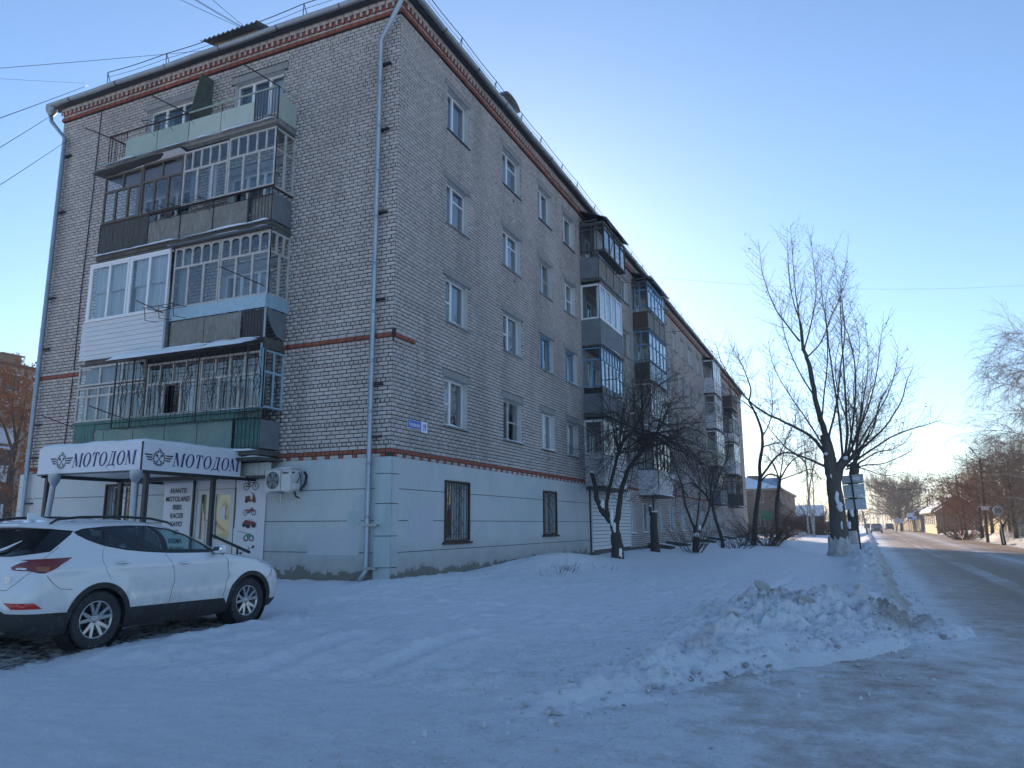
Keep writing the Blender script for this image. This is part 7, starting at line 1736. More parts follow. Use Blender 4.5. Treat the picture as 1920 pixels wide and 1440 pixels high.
targets = [(1110, 790, -.5), (1100, 850, -.7), (1128, 742, .2), (1160, 712, .6), (1200, 700, .8), (1246, 716, 1), (1290, 742, 1.4), (1322, 792, 1.8), (1335, 850, 2), (1310, 900, 1.6), (1270, 925, 1), (1236, 930, .6), (1140, 905, -.8), (1112, 900, -.4), (1180, 920, -.4), (1285, 820, -.4), (1262, 770, -.9), (1148, 770, -1), (1222, 765, -1), (1300, 860, .2), (1190, 745, 1.6), (1340, 905, 2.4), (1215, 735, -.3), (1305, 765, .2), (1275, 880, 1.8), (1120, 880, .6), (1362, 840, 1.0), (1352, 890, .4), (1092, 820, .3), (1205, 680, .2), (1270, 700, .6), (1330, 930, 1.4), (1180, 730, -.8), (1320, 870, -1), (1165, 880, -1.2), (1250, 880, -1.1)]
for i, (px, py, dy) in enumerate(targets):
    a = hub[i % 5]; b = at(px, py, Y3+dy); m_ = (a+b)/2+Vector((0, 0, .45+.25*T.r.random())); L.append(T.limb([a, a.lerp(m_, .6), m_, b], .038, .010))
for i, (pts, rad) in enumerate(L): T.laterals(pts, .115, 1.5, .008, .0, .95, 2 if i > 3 else 1, .16, start=.3 if i < 3 else .03, sub=1.7, taper=False)
T.finish(root, 'bark', 'twig')
for (px, py, rx, rz) in ((1147, 972, .07, .34), (1130, 946, .09, .16), (1152, 990, .06, .20), (1163, 1038, .07, .22), (1212, 797, .10, .05), (1225, 808, .12, .04), (1185, 775, .12, .03), (1172, 860, .05, .08), (1110, 885, .09, .04)): snowbit(root, at(px, py, Y3-.12), (rx, .08, rz))
# ---- trees and shrubs along the facade
def small_tree(name, label, base, Y, limbs, seed, lat, bark='bark', twig='twig', cat='tree', snow=()):
    T = Tree(seed); pb = at(base[0], base[1], Y); z0 = gz1(pb.x, pb.y); root = tag(empty(name, (pb.x, pb.y, z0)), label, cat)
    for k, (pp, r0, r1) in enumerate(limbs):
        pts = [at(a, b, Y+(c[0] if c else 0)) for a, b, *c in pp]
        if k == 0: pts[0].z = min(z0, pts[0].z)-.1
        q, rad = T.limb(pts, r0, r1, 9 if r0 > .1 else 6)
        if k >= lat.get('from', 0): T.laterals(q, lat['step'], lat['L'], lat['r'], lat.get('up', .1), lat.get('ang', .8), lat.get('lv', 1), lat.get('wig', .12), start=lat.get('start', .25), sub=lat.get('sub', .9), taper=lat.get('taper', True))
    T.finish(root, bark, twig)
    for (px, py, rx, rz) in snow: snowbit(root, at(px, py, Y-.12), (rx, .08, rz))
    return T, root
small_tree('fruit_tree', 'low forked fruit tree with snow in its crotch between the stump and the leaning tree', (1303, 1036), 23.2,
    [([(1303, 1036), (1304, 1018), (1306, 1006)], .17, .14), ([(1306, 1010), (1300, 985), (1286, 950), (1280, 915), (1268, 880), (1260, 850)], .09, .02), ([(1306, 1006), (1318, 985), (1330, 950), (1335, 900, .5), (1345, 860, .8)], .09, .02), ([(1304, 1000), (1310, 950, .6), (1312, 900, 1), (1300, 850, 1.2)], .06, .015), ([(1290, 930), (1270, 905, -.5), (1245, 890, -.8)], .04, .01), ([(1330, 950), (1352, 920, .4), (1362, 880, .6)], .04, .01)],
    31, dict(step=.10, L=1.1, r=.011, up=.0, ang=1.0, lv=1, wig=.18, **{'from': 1}), snow=((1306, 1003, .14, .12), (1312, 990, .08, .14)))
small_tree('leaning_tree', 'thin dark tree leaning left over the snow, nearest the middle of the facade', (1355, 1026), 30.5,
    [([(1355, 1027), (1352, 1005), (1342, 975), (1336, 952), (1325, 930), (1310, 915), (1296, 905)], .12, .05), ([(1336, 952), (1338, 925), (1350, 890), (1362, 860), (1366, 830), (1360, 790, .5), (1352, 770)], .06, .012), ([(1310, 915), (1290, 890), (1265, 872, -.5), (1250, 850, -.8)], .045, .01), ([(1325, 930), (1322, 890), (1310, 850, .5), (1306, 810, .5)], .045, .01), ([(1296, 905), (1275, 912, -.4), (1255, 930, -.6)], .03, .01)],
    32, dict(step=.11, L=1.3, r=.013, up=.03, ang=.95, lv=1, wig=.18, **{'from': 1}))
TA, rA = small_tree('bare_tree', 'tall crooked bare tree at the far corner of the brick block', (1413, 1020), 39.5,
    [([(1413, 1021), (1416, 980), (1420, 940), (1425, 900), (1424, 870), (1430, 830), (1426, 800), (1414, 770), (1404, 752)], .19, .06), ([(1404, 752), (1408, 730), (1398, 700, .5), (1385, 672, 1), (1372, 650, 1.5)], .07, .01), ([(1428, 820), (1440, 800), (1448, 770), (1446, 735, 1), (1440, 700, 1)], .06, .01), ([(1425, 898), (1445, 870), (1462, 852), (1486, 850, .5), (1508, 866, .8), (1516, 895, 1)], .10, .03), ([(1424, 905), (1440, 890), (1456, 892), (1462, 908), (1458, 940)], .08, .03), ([(1412, 768), (1392, 752), (1372, 742, -.6), (1352, 738, -1)], .05, .01), ([(1462, 852), (1476, 820), (1490, 790, 1), (1496, 750, 1.2)], .05, .01), ([(1486, 850), (1504, 836), (1525, 830, 1)], .04, .01), ([(1430, 838), (1450, 832), (1464, 829)], .05, .03)],
    33, dict(step=.13, L=2.0, r=.017, up=.06, ang=.9, lv=1, wig=.16, **{'from': 1}))
small_tree('bare_tree', 'bare spreading tree in front of the two storey building, right of the crooked tree', (1459, 1004), 60,
    [([(1459, 1005), (1456, 960), (1459, 925), (1462, 900)], .22, .15), ([(1462, 902), (1450, 870), (1432, 850, 1)], .1, .02), ([(1462, 900), (1480, 870), (1505, 850, 1), (1530, 845)], .1, .02), ([(1461, 905), (1468, 860), (1476, 810, 1)], .09, .015), ([(1462, 900), (1490, 890), (1522, 880, -1), (1540, 900)], .07, .02)],
    34, dict(step=.16, L=2.6, r=.022, up=.03, ang=.9, lv=1, wig=.18, **{'from': 1}), twig='twig_warm')
small_tree('young_birch', 'pair of slender pale birch stems beside the reddish shrub down the path', (1524, 1004), 78,
    [([(1527, 1004), (1522, 970), (1516, 930), (1512, 880), (1508, 830), (1506, 790)], .16, .02), ([(1517, 1003), (1514, 960), (1520, 900), (1530, 850), (1534, 800)], .13, .02), ([(1526, 1002), (1526, 950), (1524, 900), (1520, 840)], .12, .02)],
    35, dict(step=.35, L=2.8, r=.022, up=.10, ang=.7, lv=1, wig=.12, start=.3), bark='birch_bark', twig='twig_warm')
def shrub(label, base, Y, h, n, spread, seed, twig='twig', name='shrub', r=.009, lv=1, leafm=None, nleaf=0, cat='shrub', L=.5):
    T = Tree(seed); pb = at(base[0], base[1], Y); z0 = gz1(pb.x, pb.y); root = tag(empty(name, (pb.x, pb.y, z0)), label, cat)
    for i in range(n):
        a = T.r.uniform(0, 6.283); t = abs(T.r.gauss(0, .5)); d = Vector((math.cos(a)*t, math.sin(a)*t, 1)); p = Vector((pb.x+spread*.35*math.cos(a)*T.r.random(), pb.y+spread*.35*math.sin(a)*T.r.random(), z0-.05))
        q = T.shoot(p, d+Vector((math.cos(a), math.sin(a), 0))*spread*.25, h*T.r.uniform(.55, 1.1), r*1.6, -.02, .08, 6)
        T.laterals(q, .16*h**.5, L*h*.5, r, .03, .7, lv, .14, start=.25)
    T.thick.tube([(pb.x, pb.y, z0-.1), (pb.x, pb.y, z0+(.15 if h > 1 else .02))], .05 if h > 1 else .006, 6)
    T.finish(root, 'bark', twig, trunk_name='stem')
    if leafm: leaves(T, root, nleaf, leafm, .06)
    return T, root
shrub('twiggy brown shrub at the foot of the low forked fruit tree', (1303, 1037), 22.6, 1.9, 34, 1.4, 41)
shrub('sprawling shrub of bare stems beside the crooked bare tree', (1438, 1022), 38.5, 2.9, 70, 2.4, 42, 'twig_warm', r=.013)
shrub('fallen tangle of branches lying on the snow right of the leaning tree', (1378, 1030), 31.0, 1.1, 26, 2.6, 43)
shrub('bare shrub against the brick wall behind the leaning tree', (1392, 1018), 37, 1.9, 36, 1.8, 44)
shrub('low dry shrub running out from the corner of the two storey building', (1462, 1012), 58, 2.0, 40, 3.4, 45, 'twig_warm', r=.016)
shrub('reddish brown dense shrub beside the path, right of the pale birch stems', (1542, 1001), 92, 6.5, 90, 4.0, 46, 'twig_warm', r=.03, L=.45)
shrub('thin dry weeds poking from the snow near the painted wall', (1055, 1062), 5.6, .38, 26, 1.6, 47, 'twig', name='dry_weeds', r=.0035, cat='weeds')
shrub('few dry weed stalks poking from the snow beside the drift', (1030, 1066), 4.6, .30, 14, 1.4, 48, 'twig', name='dry_weeds', r=.003, cat='weeds')
shrub('sparse dry stalk cluster in the snow in front of the apple tree', (1130, 1062), 8.0, .28, 10, 1.6, 49, 'twig', name='dry_weeds', r=.003, cat='weeds')
# stump
pb = at(1229, 1041, 19.5); z0 = gz1(pb.x, pb.y); T = Tree(50); root = tag(empty('tree_stump', (pb.x, pb.y, z0)), 'tall dead tree stump capped with snow in front of the ground floor windows', 'stump')
T.thick.tube([(pb.x, pb.y, z0-.15), (pb.x, pb.y, z0+.4), (pb.x-.03, pb.y, z0+1.1), (pb.x+.02, pb.y, z0+1.75)], [.24, .19, .17, .15], 12); T.thick.tube([(pb.x, pb.y, z0+1.3), (pb.x-.12, pb.y, z0+1.7), (pb.x-.17, pb.y, z0+2.0)], [.1, .08, .07], 8)
o = T.thick.build('trunk', MAT['bark'], root, smooth=True); o.matrix_parent_inverse = Matrix.Translation(-Vector(root.location))
snowbit(root, Vector((pb.x-.17, pb.y, z0+2.03)), (.09, .09, .04)); snowbit(root, Vector((pb.x+.02, pb.y, z0+1.78)), (.16, .15, .04))
# ---- left: autumn tree in front of the neighbouring block
T, rt = small_tree('autumn_tree', 'tree with dry orange leaves left of the end wall, in front of the neighbouring block', (14, 985), 12.5,
    [([(14, 1000), (16, 930), (22, 880), (30, 830)], .25, .14), ([(30, 835), (40, 790), (50, 740, 1), (48, 690, 1)], .1, .02), ([(26, 850), (8, 800), (-10, 750), (0, 700, 1)], .1, .02), ([(20, 890), (50, 860), (70, 830, 1)], .08, .02), ([(18, 920), (-20, 880), (-40, 830)], .09, .02), ([(18, 940), (45, 920, -1), (60, 890, -1)], .06, .02), ([(30, 830), (24, 760, -1), (30, 700, -2)], .08, .02), ([(16, 950), (-10, 930), (-30, 925)], .06, .02), ([(30, 835), (62, 800, 1), (74, 760, 2)], .06, .02)],
    61, dict(step=.12, L=1.8, r=.014, up=.02, ang=.9, lv=1, wig=.16, **{'from': 1}), twig='twig_warm')
leaves(T, rt, 22000, 'dry_leaf', .042); 
shrub('reddish undergrowth below the orange tree at the left edge', (20, 990), 11.0, 3.6, 80, 4.5, 62, 'twig_warm', r=.018, leafm='berry_leaf', nleaf=1500, L=.5)
# ---- right side trees
def crowd_tree(name, label, base, Y, H, Wd, seed, twig, n, L, r, up, bark='bark', leafm=None, nl=0, ls=.09, trunk=.2, lean=0, cat='tree', step=.35, lv=1, ang=.8, th=.18):
    T = Tree(seed); pb = at(base[0], base[1], Y); z0 = gz1(pb.x, pb.y); root = tag(empty(name, (pb.x, pb.y, z0)), label, cat); p0 = Vector((pb.x, pb.y, z0-.1))
    q, _ = T.limb([p0, p0+Vector((lean*.2, 0, H*.3)), p0+Vector((lean*.6, .1, H*.65)), p0+Vector((lean, 0, H*.93))], trunk, .02, 8)
    for i in range(n):
        t = th+(.93-th)*i/n; a = q[int(t*(len(q)-1))]; an = i*2.4+T.r.uniform(-.4, .4); wd = Wd*.5*(math.sin(math.pi*min(1, (t*.9+.12)))**.6)*T.r.uniform(.7, 1.1)
        b = a+Vector((math.cos(an)*wd, math.sin(an)*wd, wd*.75*(1 if up > -.05 else .35))); m_ = (a+b)/2+Vector((0, 0, wd*.08))
        l_, _ = T.limb([a, m_, b], trunk*.28*(1-t*.6), .012, 5); T.laterals(l_, step, L, r, up, ang, lv, .14, start=.15, taper=False)
    T.finish(root, bark, twig)
    if leafm: leaves(T, root, nl, leafm, ls)
    return T, root
crowd_tree('round_tree', 'rounded bare brown tree far down the street behind the wooden poles', (1690, 985), 150, 9.0, 11.5, 71, 'twig_grey', 46, 3.0, .05, .10, trunk=.3, step=.35)
crowd_tree('birch_tree', 'tall drooping bare birch at the right edge of the picture', (1985, 1000), 50, 18.5, 8.0, 72, 'twig_grey', 56, 2.8, .014, -.12, bark='birch_bark', trunk=.24, step=.19, th=.12)
crowd_tree('birch_tree', 'second pale birch behind the round speed sign, left of the tall drooping birch', (1918, 1000), 62, 9.5, 6.0, 73, 'twig_grey', 36, 2.3, .020, -.12, bark='birch_bark', trunk=.18, step=.2)
crowd_tree('rowan_tree', 'dark red rowan tree with clinging dry leaves in front of the yellow house gable', (1812, 1002), 75, 5.9, 6.4, 74, 'twig_red', 26, 1.8, .018, .02, leafm='berry_leaf', nl=2600, ls=.08, trunk=.2, step=.22)
crowd_tree('rowan_tree', 'reddish rowan tree directly left of the street lamp', (1842, 1004), 68, 5.6, 5.6, 75, 'twig_red', 22, 1.7, .016, .03, leafm='berry_leaf', nl=1200, ls=.075, trunk=.18, step=.2)
crowd_tree('ash_tree', 'brown twiggy tree behind the street lamp', (1862, 1002), 80, 7.6, 7.0, 76, 'twig_grey', 26, 2.2, .018, .06, trunk=.22, step=.22)
crowd_tree('ash_tree', 'orange tinted bare tree right of the round speed sign', (1905, 1004), 58, 7.2, 6.5, 77, 'twig_warm', 30, 1.6, .018, .04, leafm='dry_leaf', nl=900, ls=.08, trunk=.18, step=.18)
shrub('orange bush in the snow at the foot of the yellow house gable', (1808, 1003), 70, 2.2, 50, 3.0, 78, 'twig_warm', r=.018, leafm='dry_leaf', nleaf=500)
T, rt = small_tree('bare_sapling', 'crooked sapling with snowy limbs directly under the round speed sign', (1881, 1015), 50,
    [([(1882, 1016), (1878, 995), (1880, 985)], .16, .12), ([(1880, 986), (1872, 970), (1868, 950)], .07, .02), ([(1881, 986), (1890, 970), (1894, 950)], .07, .02), ([(1880, 984), (1860, 965), (1840, 952, 1)], .04, .01)], 79, dict(step=.3, L=1.2, r=.012, up=.04, lv=1, **{'from': 1}), twig='twig_warm')
# far woods closing the street: one mass
T = Tree(90)
for i in range(330):
    x = -90+i*1.25+T.r.uniform(-1.2, 1.2) ; y = 420+T.r.uniform(-25, 25) - abs(i-60)*.4; h = T.r.uniform(6, 14); p = Vector((x, y, 0))
    q = T.shoot(p, Vector((0, 0, 1)), h, .12, 0, .03, 4); T.laterals(q, .7, 3.6, .08, .12, .8, 0, .1, start=.1, taper=False)
V = []; F = []; b = 0
for pts, r in T.fine_p:
    n = len(pts)
    for i, p in enumerate(pts):
        rr = r*(1-.7*i/(n-1)); V += [(p.x-rr, p.y, p.z), (p.x+rr, p.y, p.z), (p.x, p.y+rr, p.z+rr)]
    for i in range(n-1):
        for k in range(3): q = b+i*3; F.append((q+k, q+(k+1) % 3, q+3+(k+1) % 3, q+3+k))
    b += n*3
npmesh('far_woods', np.array(V), np.array(F), MAT['twig_grey'], kind='stuff', label='pale belt of bare woods closing the far end of the street')
# ================================================================== NEIGHBOURING BUILDINGS
def oneb(name, parent, m, fn, **kw):
    mb = MB(); fn(mb); o = mb.build(name, MAT[m], parent, **kw)
    if parent is not None and parent.type == 'EMPTY': o.matrix_parent_inverse = Matrix.Translation(-Vector(parent.location))
    return o
def far_window(fr, u0, u1, z0, z1, parent, m='white_wood', d=.02, bars=1):
    mb = MB(); rectframe(mb, fr, u0, u1, z0, z1, .07, -.05, d)
    for i in range(bars): u = u0+(u1-u0)*(i+1)/(bars+1); mb.fb(fr, u-.03, u+.03, z0+.07, z1-.07, -.04, d+.004)
    o = mb.build('window', MAT[m], parent)
    if parent.type == 'EMPTY': o.matrix_parent_inverse = Matrix.Translation(-Vector(parent.location))
    mb = MB(); mb.quad(fr(u0+.07, z0+.07, -.02), fr(u1-.07, z0+.07, -.02), fr(u1-.07, z1-.07, -.02), fr(u0+.07, z1-.07, -.02)); mb.build('pane', MAT['dark_glass'], o); return o
# left: five storey block
nb = tag(empty('apartment_building', (-48, 33, 0)), 'tan neighbouring apartment block behind the orange leaved tree at the left edge', 'apartment building')
oneb('wall', nb, 'tan_wall', lambda mb: mb.box(-60, 6, -.2, -48, 62, 13.75))
oneb('parapet', nb, 'roof_dark', lambda mb: mb.box(-60.2, 5.8, 13.75, -47.75, 62.2, 13.95))
rf = oneb('roof', nb, 'snow_clean', lambda mb: mb.hexa([(-60.1, 5.9, 13.95), (-47.85, 5.9, 13.95), (-47.85, 62.1, 13.95), (-60.1, 62.1, 13.95), (-56, 9, 14.5), (-52, 9, 14.5), (-52, 59, 14.5), (-56, 59, 14.5)]))
mb = MB(); mb.box(-49.9, 20.6, 13.9, -48.7, 22.0, 14.75); mb.box(-50.1, 20.4, 14.75, -48.5, 22.2, 14.83); mb.build('chimney', MAT['brown_brickwall'], rf)
FB = Fr((-48, 0, 0), (0, 1, 0), (1, 0, 0))
for r in range(4):
    z = 11.6-2.8*r
    for k, y in enumerate((9, 12, 15.2, 23.2, 26.4, 29.6, 33)): far_window(FB, y, y+1.3, z, z+1.4, nb)
    mb = MB(); mb.fb(FB, 18.2, 21.2, z-.9, z+.05, .9, .96); mb.fb(FB, 18.2, 18.26, z-.9, z+.05, 0, .9); mb.fb(FB, 21.14, 21.2, z-.9, z+.05, 0, .9); mb.fb(FB, 18.2, 21.2, z-1.05, z-.9, 0, .96)
    o = mb.build('balcony', MAT['siding_white'], nb); o.matrix_parent_inverse = Matrix.Translation(-Vector(nb.location))
    if r != 1: mb = MB(); rectframe(mb, Fr((-47.05, 0, 0), (0, 1, 0), (1, 0, 0)), 18.2, 21.2, z+.05, z+1.4, .08, -.05, 0); mb.fb(Fr((-47.05, 0, 0), (0, 1, 0), (1, 0, 0)), 19.66, 19.74, z+.05, z+1.4, -.04, .004); mb.build('window_frame', MAT['pvc'], o)
    if r != 1: mb = MB(); mb.quad((-47.08, 18.25, z+.1), (-47.08, 21.15, z+.1), (-47.08, 21.15, z+1.35), (-47.08, 18.25, z+1.35)); mb.build('pane', MAT['dark_glass'], o)
    snow_strip(o, Fr((-47.05, 0, 0), (0, 1, 0), (1, 0, 0)), 18.2, 21.2, z+1.42 if r != 1 else z+.06, -.4, .08, .1, seed=r)
# beyond: two storey building with the green board
ca = at(1466, 1000, 92); cb = at(1400, 1000, 92); ce = at(1491, 1000, 122); X0, X1, Ya, Yb = ca.x-16, ca.x, 92.0, 124.0; H2 = at(1466, 919, 92).z
h2 = tag(empty('brick_house', (X1-8, 108, 0)), 'two storey brown brick building with a green board and snowy hipped roof beyond the block', 'building')
oneb('wall', h2, 'brown_brickwall', lambda mb: mb.box(X0, Ya, -.3, X1, Yb, H2))
oneb('cornice', h2, 'tan_wall', lambda mb: mb.box(X0-.3, Ya-.3, H2, X1+.3, Yb+.3, H2+.25))
rr = oneb('roof', h2, 'snow_clean', lambda mb: mb.hexa([(X0-.5, Ya-.5, H2+.25), (X1+.5, Ya-.5, H2+.25), (X1+.5, Yb+.5, H2+.25), (X0-.5, Yb+.5, H2+.25), (X0+6, Ya+6.5, H2+3.0), (X1-7, Ya+6.5, H2+3.0), (X1-7, Yb-6, H2+3.0), (X0+6, Yb-6, H2+3.0)]))
g_ = at(1412, 898, 97); mb = MB(); mb.box(g_.x-.7, 96, H2+1, g_.x+.7, 97.2, g_.z+.4); mb.build('chimney', MAT['brown_brickwall'], rr)
g_ = at(1444, 905, 96); mb = MB(); mb.box(g_.x-1.2, 95, H2+.6, g_.x+1.1, 98, g_.z+.6); mb.build('roof_dormer', MAT['blue_bld'], rr)
FH = Fr((0, Ya, 0), (1, 0, 0), (0, -1, 0)); FHs = Fr((X1, 0, 0), (0, 1, 0), (1, 0, 0))
g0, g1 = at(1427, 975, 92), at(1446, 958, 92)
o = oneb('green_board', h2, 'green_sign', lambda mb: mb.fb(FH, g0.x, g1.x, g0.z, g1.z, .02, .08))
for k in range(4): far_window(FH, X1-14+k*3.6, X1-12.8+k*3.6, 1.2, 2.8, h2); far_window(FH, X1-14+k*3.6, X1-12.8+k*3.6, 4.4, 5.9, h2)
for k in range(7): far_window(FHs, Ya+2+k*4.2, Ya+3.4+k*4.2, 1.3, 3.1, h2, bars=1); far_window(FHs, Ya+2+k*4.2, Ya+3.4+k*4.2, 4.5, 6.0, h2)
oneb('plinth', h2, 'black', lambda mb: mb.box(X1-4, Ya+6, -.3, X1+.12, Yb+.05, .55))
# shed with snowy roof and dark fence beyond
s0, s1 = at(1494, 1000, 135), at(1512, 1000, 135)
sh = tag(empty('shed', ((s0.x+s1.x)/2, 138, 0)), 'small shed with a snow covered roof right of the two storey building', 'shed')
oneb('wall', sh, 'dark_wood', lambda mb: mb.box(s0.x, 136, -.2, s1.x+3, 142, 3.0)); oneb('roof', sh, 'snow_clean', lambda mb: mb.hexa([(s0.x-.3, 135.6, 2.9), (s1.x+3.2, 135.6, 2.9), (s1.x+3.2, 142.4, 2.9), (s0.x-.3, 142.4, 2.9), (s0.x-.3, 138.9, 5.0), (s1.x+3.2, 138.9, 5.0), (s1.x+3.2, 139.2, 5.0), (s0.x-.3, 139.2, 5.0)]))
df = tag(empty('dark_fence', (s0.x+2, 131, 0)), 'dark boarded fence in front of the snowy roofed shed', 'fence')
for k in range(26): oneb('board', df, 'dark_wood', lambda mb: mb.box(s0.x-.5+k*.26, 131, -.1, s0.x-.5+k*.26+.24, 131.04, 1.9+.05*(k % 3)))
# yellow house across the street
YA, YB = 112.0, 131.0
a = at(1757, 992, YA); top = at(1754, 959, YA); xl = a.x; xr = at(1842, 990, YA).x; zt = top.z; zr = at(1800, 931, YA).z
yh = tag(empty('yellow_house', ((xl+xr)/2, 121, 0)), 'low house with a sunlit yellow street wall and brown shaded gable across the street', 'house')
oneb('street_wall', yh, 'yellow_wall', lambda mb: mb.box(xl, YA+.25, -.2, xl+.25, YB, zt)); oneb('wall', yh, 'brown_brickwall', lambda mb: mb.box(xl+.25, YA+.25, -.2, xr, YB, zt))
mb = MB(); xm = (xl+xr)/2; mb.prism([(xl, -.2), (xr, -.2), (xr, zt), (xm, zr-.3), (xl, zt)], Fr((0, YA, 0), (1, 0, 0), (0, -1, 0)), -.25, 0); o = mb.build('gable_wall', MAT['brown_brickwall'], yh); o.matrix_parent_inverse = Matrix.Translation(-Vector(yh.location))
oneb('roof', yh, 'slate_roof', lambda mb: (mb.hexa([(xl-.6, YA-.5, zt-.25), (xm, YA-.5, zr), (xm, YB+.5, zr), (xl-.6, YB+.5, zt-.25), (xl-.6, YA-.5, zt-.05), (xm, YA-.5, zr+.2), (xm, YB+.5, zr+.2), (xl-.6, YB+.5, zt-.05)]), mb.hexa([(xr+.6, YA-.5, zt-.25), (xm, YA-.5, zr), (xm, YB+.5, zr), (xr+.6, YB+.5, zt-.25), (xr+.6, YA-.5, zt-.05), (xm, YA-.5, zr+.2), (xm, YB+.5, zr+.2), (xr+.6, YB+.5, zt-.05)])))
oneb('roof_snow', yh, 'snow_clean', lambda mb: mb.hexa([(xl-.6, YA-.45, zt-.04), (xm-.1, YA-.45, zr+.2), (xm-.1, YB+.4, zr+.2), (xl-.6, YB+.4, zt-.04), (xl-.55, YA-.45, zt+.18), (xm, YA-.45, zr+.42), (xm, YB+.4, zr+.42), (xl-.55, YB+.4, zt+.18)]))
FY = Fr((xl, 0, 0), (0, -1, 0), (-1, 0, 0))
for k in range(6): far_window(FY, -(YA+3.1+k*3), -(YA+1.9+k*3), 1.3, 2.9, yh, 'pvc', .06)
# sheds and roofs behind the yellow house along the street
for k, (pa, pb_, py0, py1, Y, m_, lab_, grp) in enumerate(((1712, 1732, 976, 957, 150, 'fence_wood', 'grey roofed outbuilding just left of the yellow house', None), (1722, 1748, 978, 952, 165, 'brown_brickwall', 'taller shed with a snowy lean-to roof behind the yellow house', None))):
    A_, B2 = at(pa, 992, Y), at(pb_, 992, Y); zt_ = at(pa, py1+6, Y).z
    o_ = tag(empty('outbuilding', ((A_.x+B2.x)/2, Y+3, 0)), lab_, 'shed')
    oneb('wall', o_, m_, lambda mb: mb.box(A_.x, Y, -.2, B2.x, Y+8, zt_)); oneb('roof', o_, 'snow_clean', lambda mb: mb.hexa([(A_.x-.6, Y-.5, zt_-.1), (B2.x+.4, Y-.5, zt_+.9), (B2.x+.4, Y+8.4, zt_+.9), (A_.x-.6, Y+8.4, zt_-.1), (A_.x-.6, Y-.5, zt_+.15), (B2.x+.4, Y-.5, zt_+1.2), (B2.x+.4, Y+8.4, zt_+1.2), (A_.x-.6, Y+8.4, zt_+.15)]))
# street fence
ft = tag(empty('picket_fence', (22, 160, 0)), 'long tan paling fence running from the yellow house along the far right of the street', 'fence')
for k in range(120):
    y = 133+k*.62; x = at(1727, 990, 133).x-.01*(y-133)
    if 30 < k < 33: continue
    oneb('paling', ft, 'fence_wood', lambda mb: mb.box(x, y, 0.1, x+.04, y+.55, 2.0+.12*((k*7) % 4)))
# beige building at the right edge
a = at(1894, 1004, 76)
bb = tag(empty('beige_house', (a.x+8, 82, 0)), 'beige plastered house cut by the right edge of the picture behind the bare trees', 'house')
zt_ = at(1900, 950, 76).z
oneb('wall', bb, 'yellow_wall', lambda mb: mb.box(a.x, 76, -.2, a.x+16, 92, zt_)); oneb('roof', bb, 'snow_clean', lambda mb: mb.hexa([(a.x-.6, 75.5, zt_), (a.x+16.5, 75.5, zt_), (a.x+16.5, 92.5, zt_), (a.x-.6, 92.5, zt_), (a.x+4, 82, zt_+2.6), (a.x+12, 82, zt_+2.6), (a.x+12, 86, zt_+2.6), (a.x+4, 86, zt_+2.6)]))
FBh = Fr((0, 76, 0), (1, 0, 0), (0, -1, 0))
for k in range(4): far_window(FBh, a.x+.8+k*2.6, a.x+1.9+k*2.6, 1.4, 3.0, bb, 'pvc')
gf_ = tag(empty('green_fence', (at(1912, 1010, 58).x, 58, 0)), 'green metal fence standing in the snow at the right edge of the picture', 'fence')
a = at(1909, 1010, 58)
for k in range(5): oneb('post', gf_, 'green_paint', lambda mb: mb.box(a.x+k*1.6, 58, 0, a.x+k*1.6+.09, 58.09, 1.55))
oneb('rail', gf_, 'green_paint', lambda mb: mb.box(a.x, 58.02, 1.45, a.x+6.5, 58.07, 1.53)); oneb('rail', gf_, 'green_paint', lambda mb: mb.box(a.x, 58.02, .5, a.x+6.5, 58.07, .56))
for k in range(18): oneb('bar', gf_, 'green_paint', lambda mb: mb.box(a.x+.3+k*.34, 58.03, .5, a.x+.33+k*.34, 58.06, 1.5))

# ================================================================== STREET FURNITURE
# street lamp
Y = 58; b_ = at(1852, 1012, Y); t_ = at(1837, 862, Y); e_ = at(1817, 838, Y)
lm = tag(empty('street_lamp', (b_.x, Y, 0)), 'tall street lamp pole with an angled arm and a small red and white board', 'street lamp')
def inv(o, p): o.matrix_parent_inverse = Matrix.Translation(-Vector(p.location)); return o
mb = MB(); mb.tube([(b_.x, Y, -.1), (b_.x, Y, .4), t_], [.13, .12, .09], 8); inv(mb.build('pole', MAT['pole_wood'], lm), lm)
mb = MB(); mb.tube([t_, t_.lerp(e_, .6), e_], [.05, .045, .04], 6); inv(mb.build('lamp_arm', MAT['galv'], lm), lm)
mb = MB(); d = (e_-t_).normalized(); q = e_-d*.55; mb.hexa([Vector(p) for p in [(q.x-.02, Y-.13, q.z-.02), (e_.x, Y-.10, e_.z-.06), (e_.x, Y+.10, e_.z-.06), (q.x-.02, Y+.13, q.z-.02), (q.x, Y-.13, q.z+.14), (e_.x, Y-.1, e_.z+.04), (e_.x, Y+.1, e_.z+.04), (q.x, Y+.13, q.z+.14)]]); inv(mb.build('lamp_head', MAT['slate_panel'], lm), lm)
c_ = at(1846, 953, Y); mb = MB(); mb.box(c_.x-.45, Y-.17, c_.z-.16, c_.x+.5, Y-.13, c_.z+.16); sb = inv(mb.build('board', MAT['plate_white'], lm), lm); mb = MB(); mb.box(c_.x-.5, Y-.18, c_.z-.22, c_.x-.28, Y-.125, c_.z+.1); mb.box(c_.x+.3, Y-.18, c_.z-.22, c_.x+.55, Y-.125, c_.z+.1); o = mb.build('red_stripe', MAT['print_red'], sb)
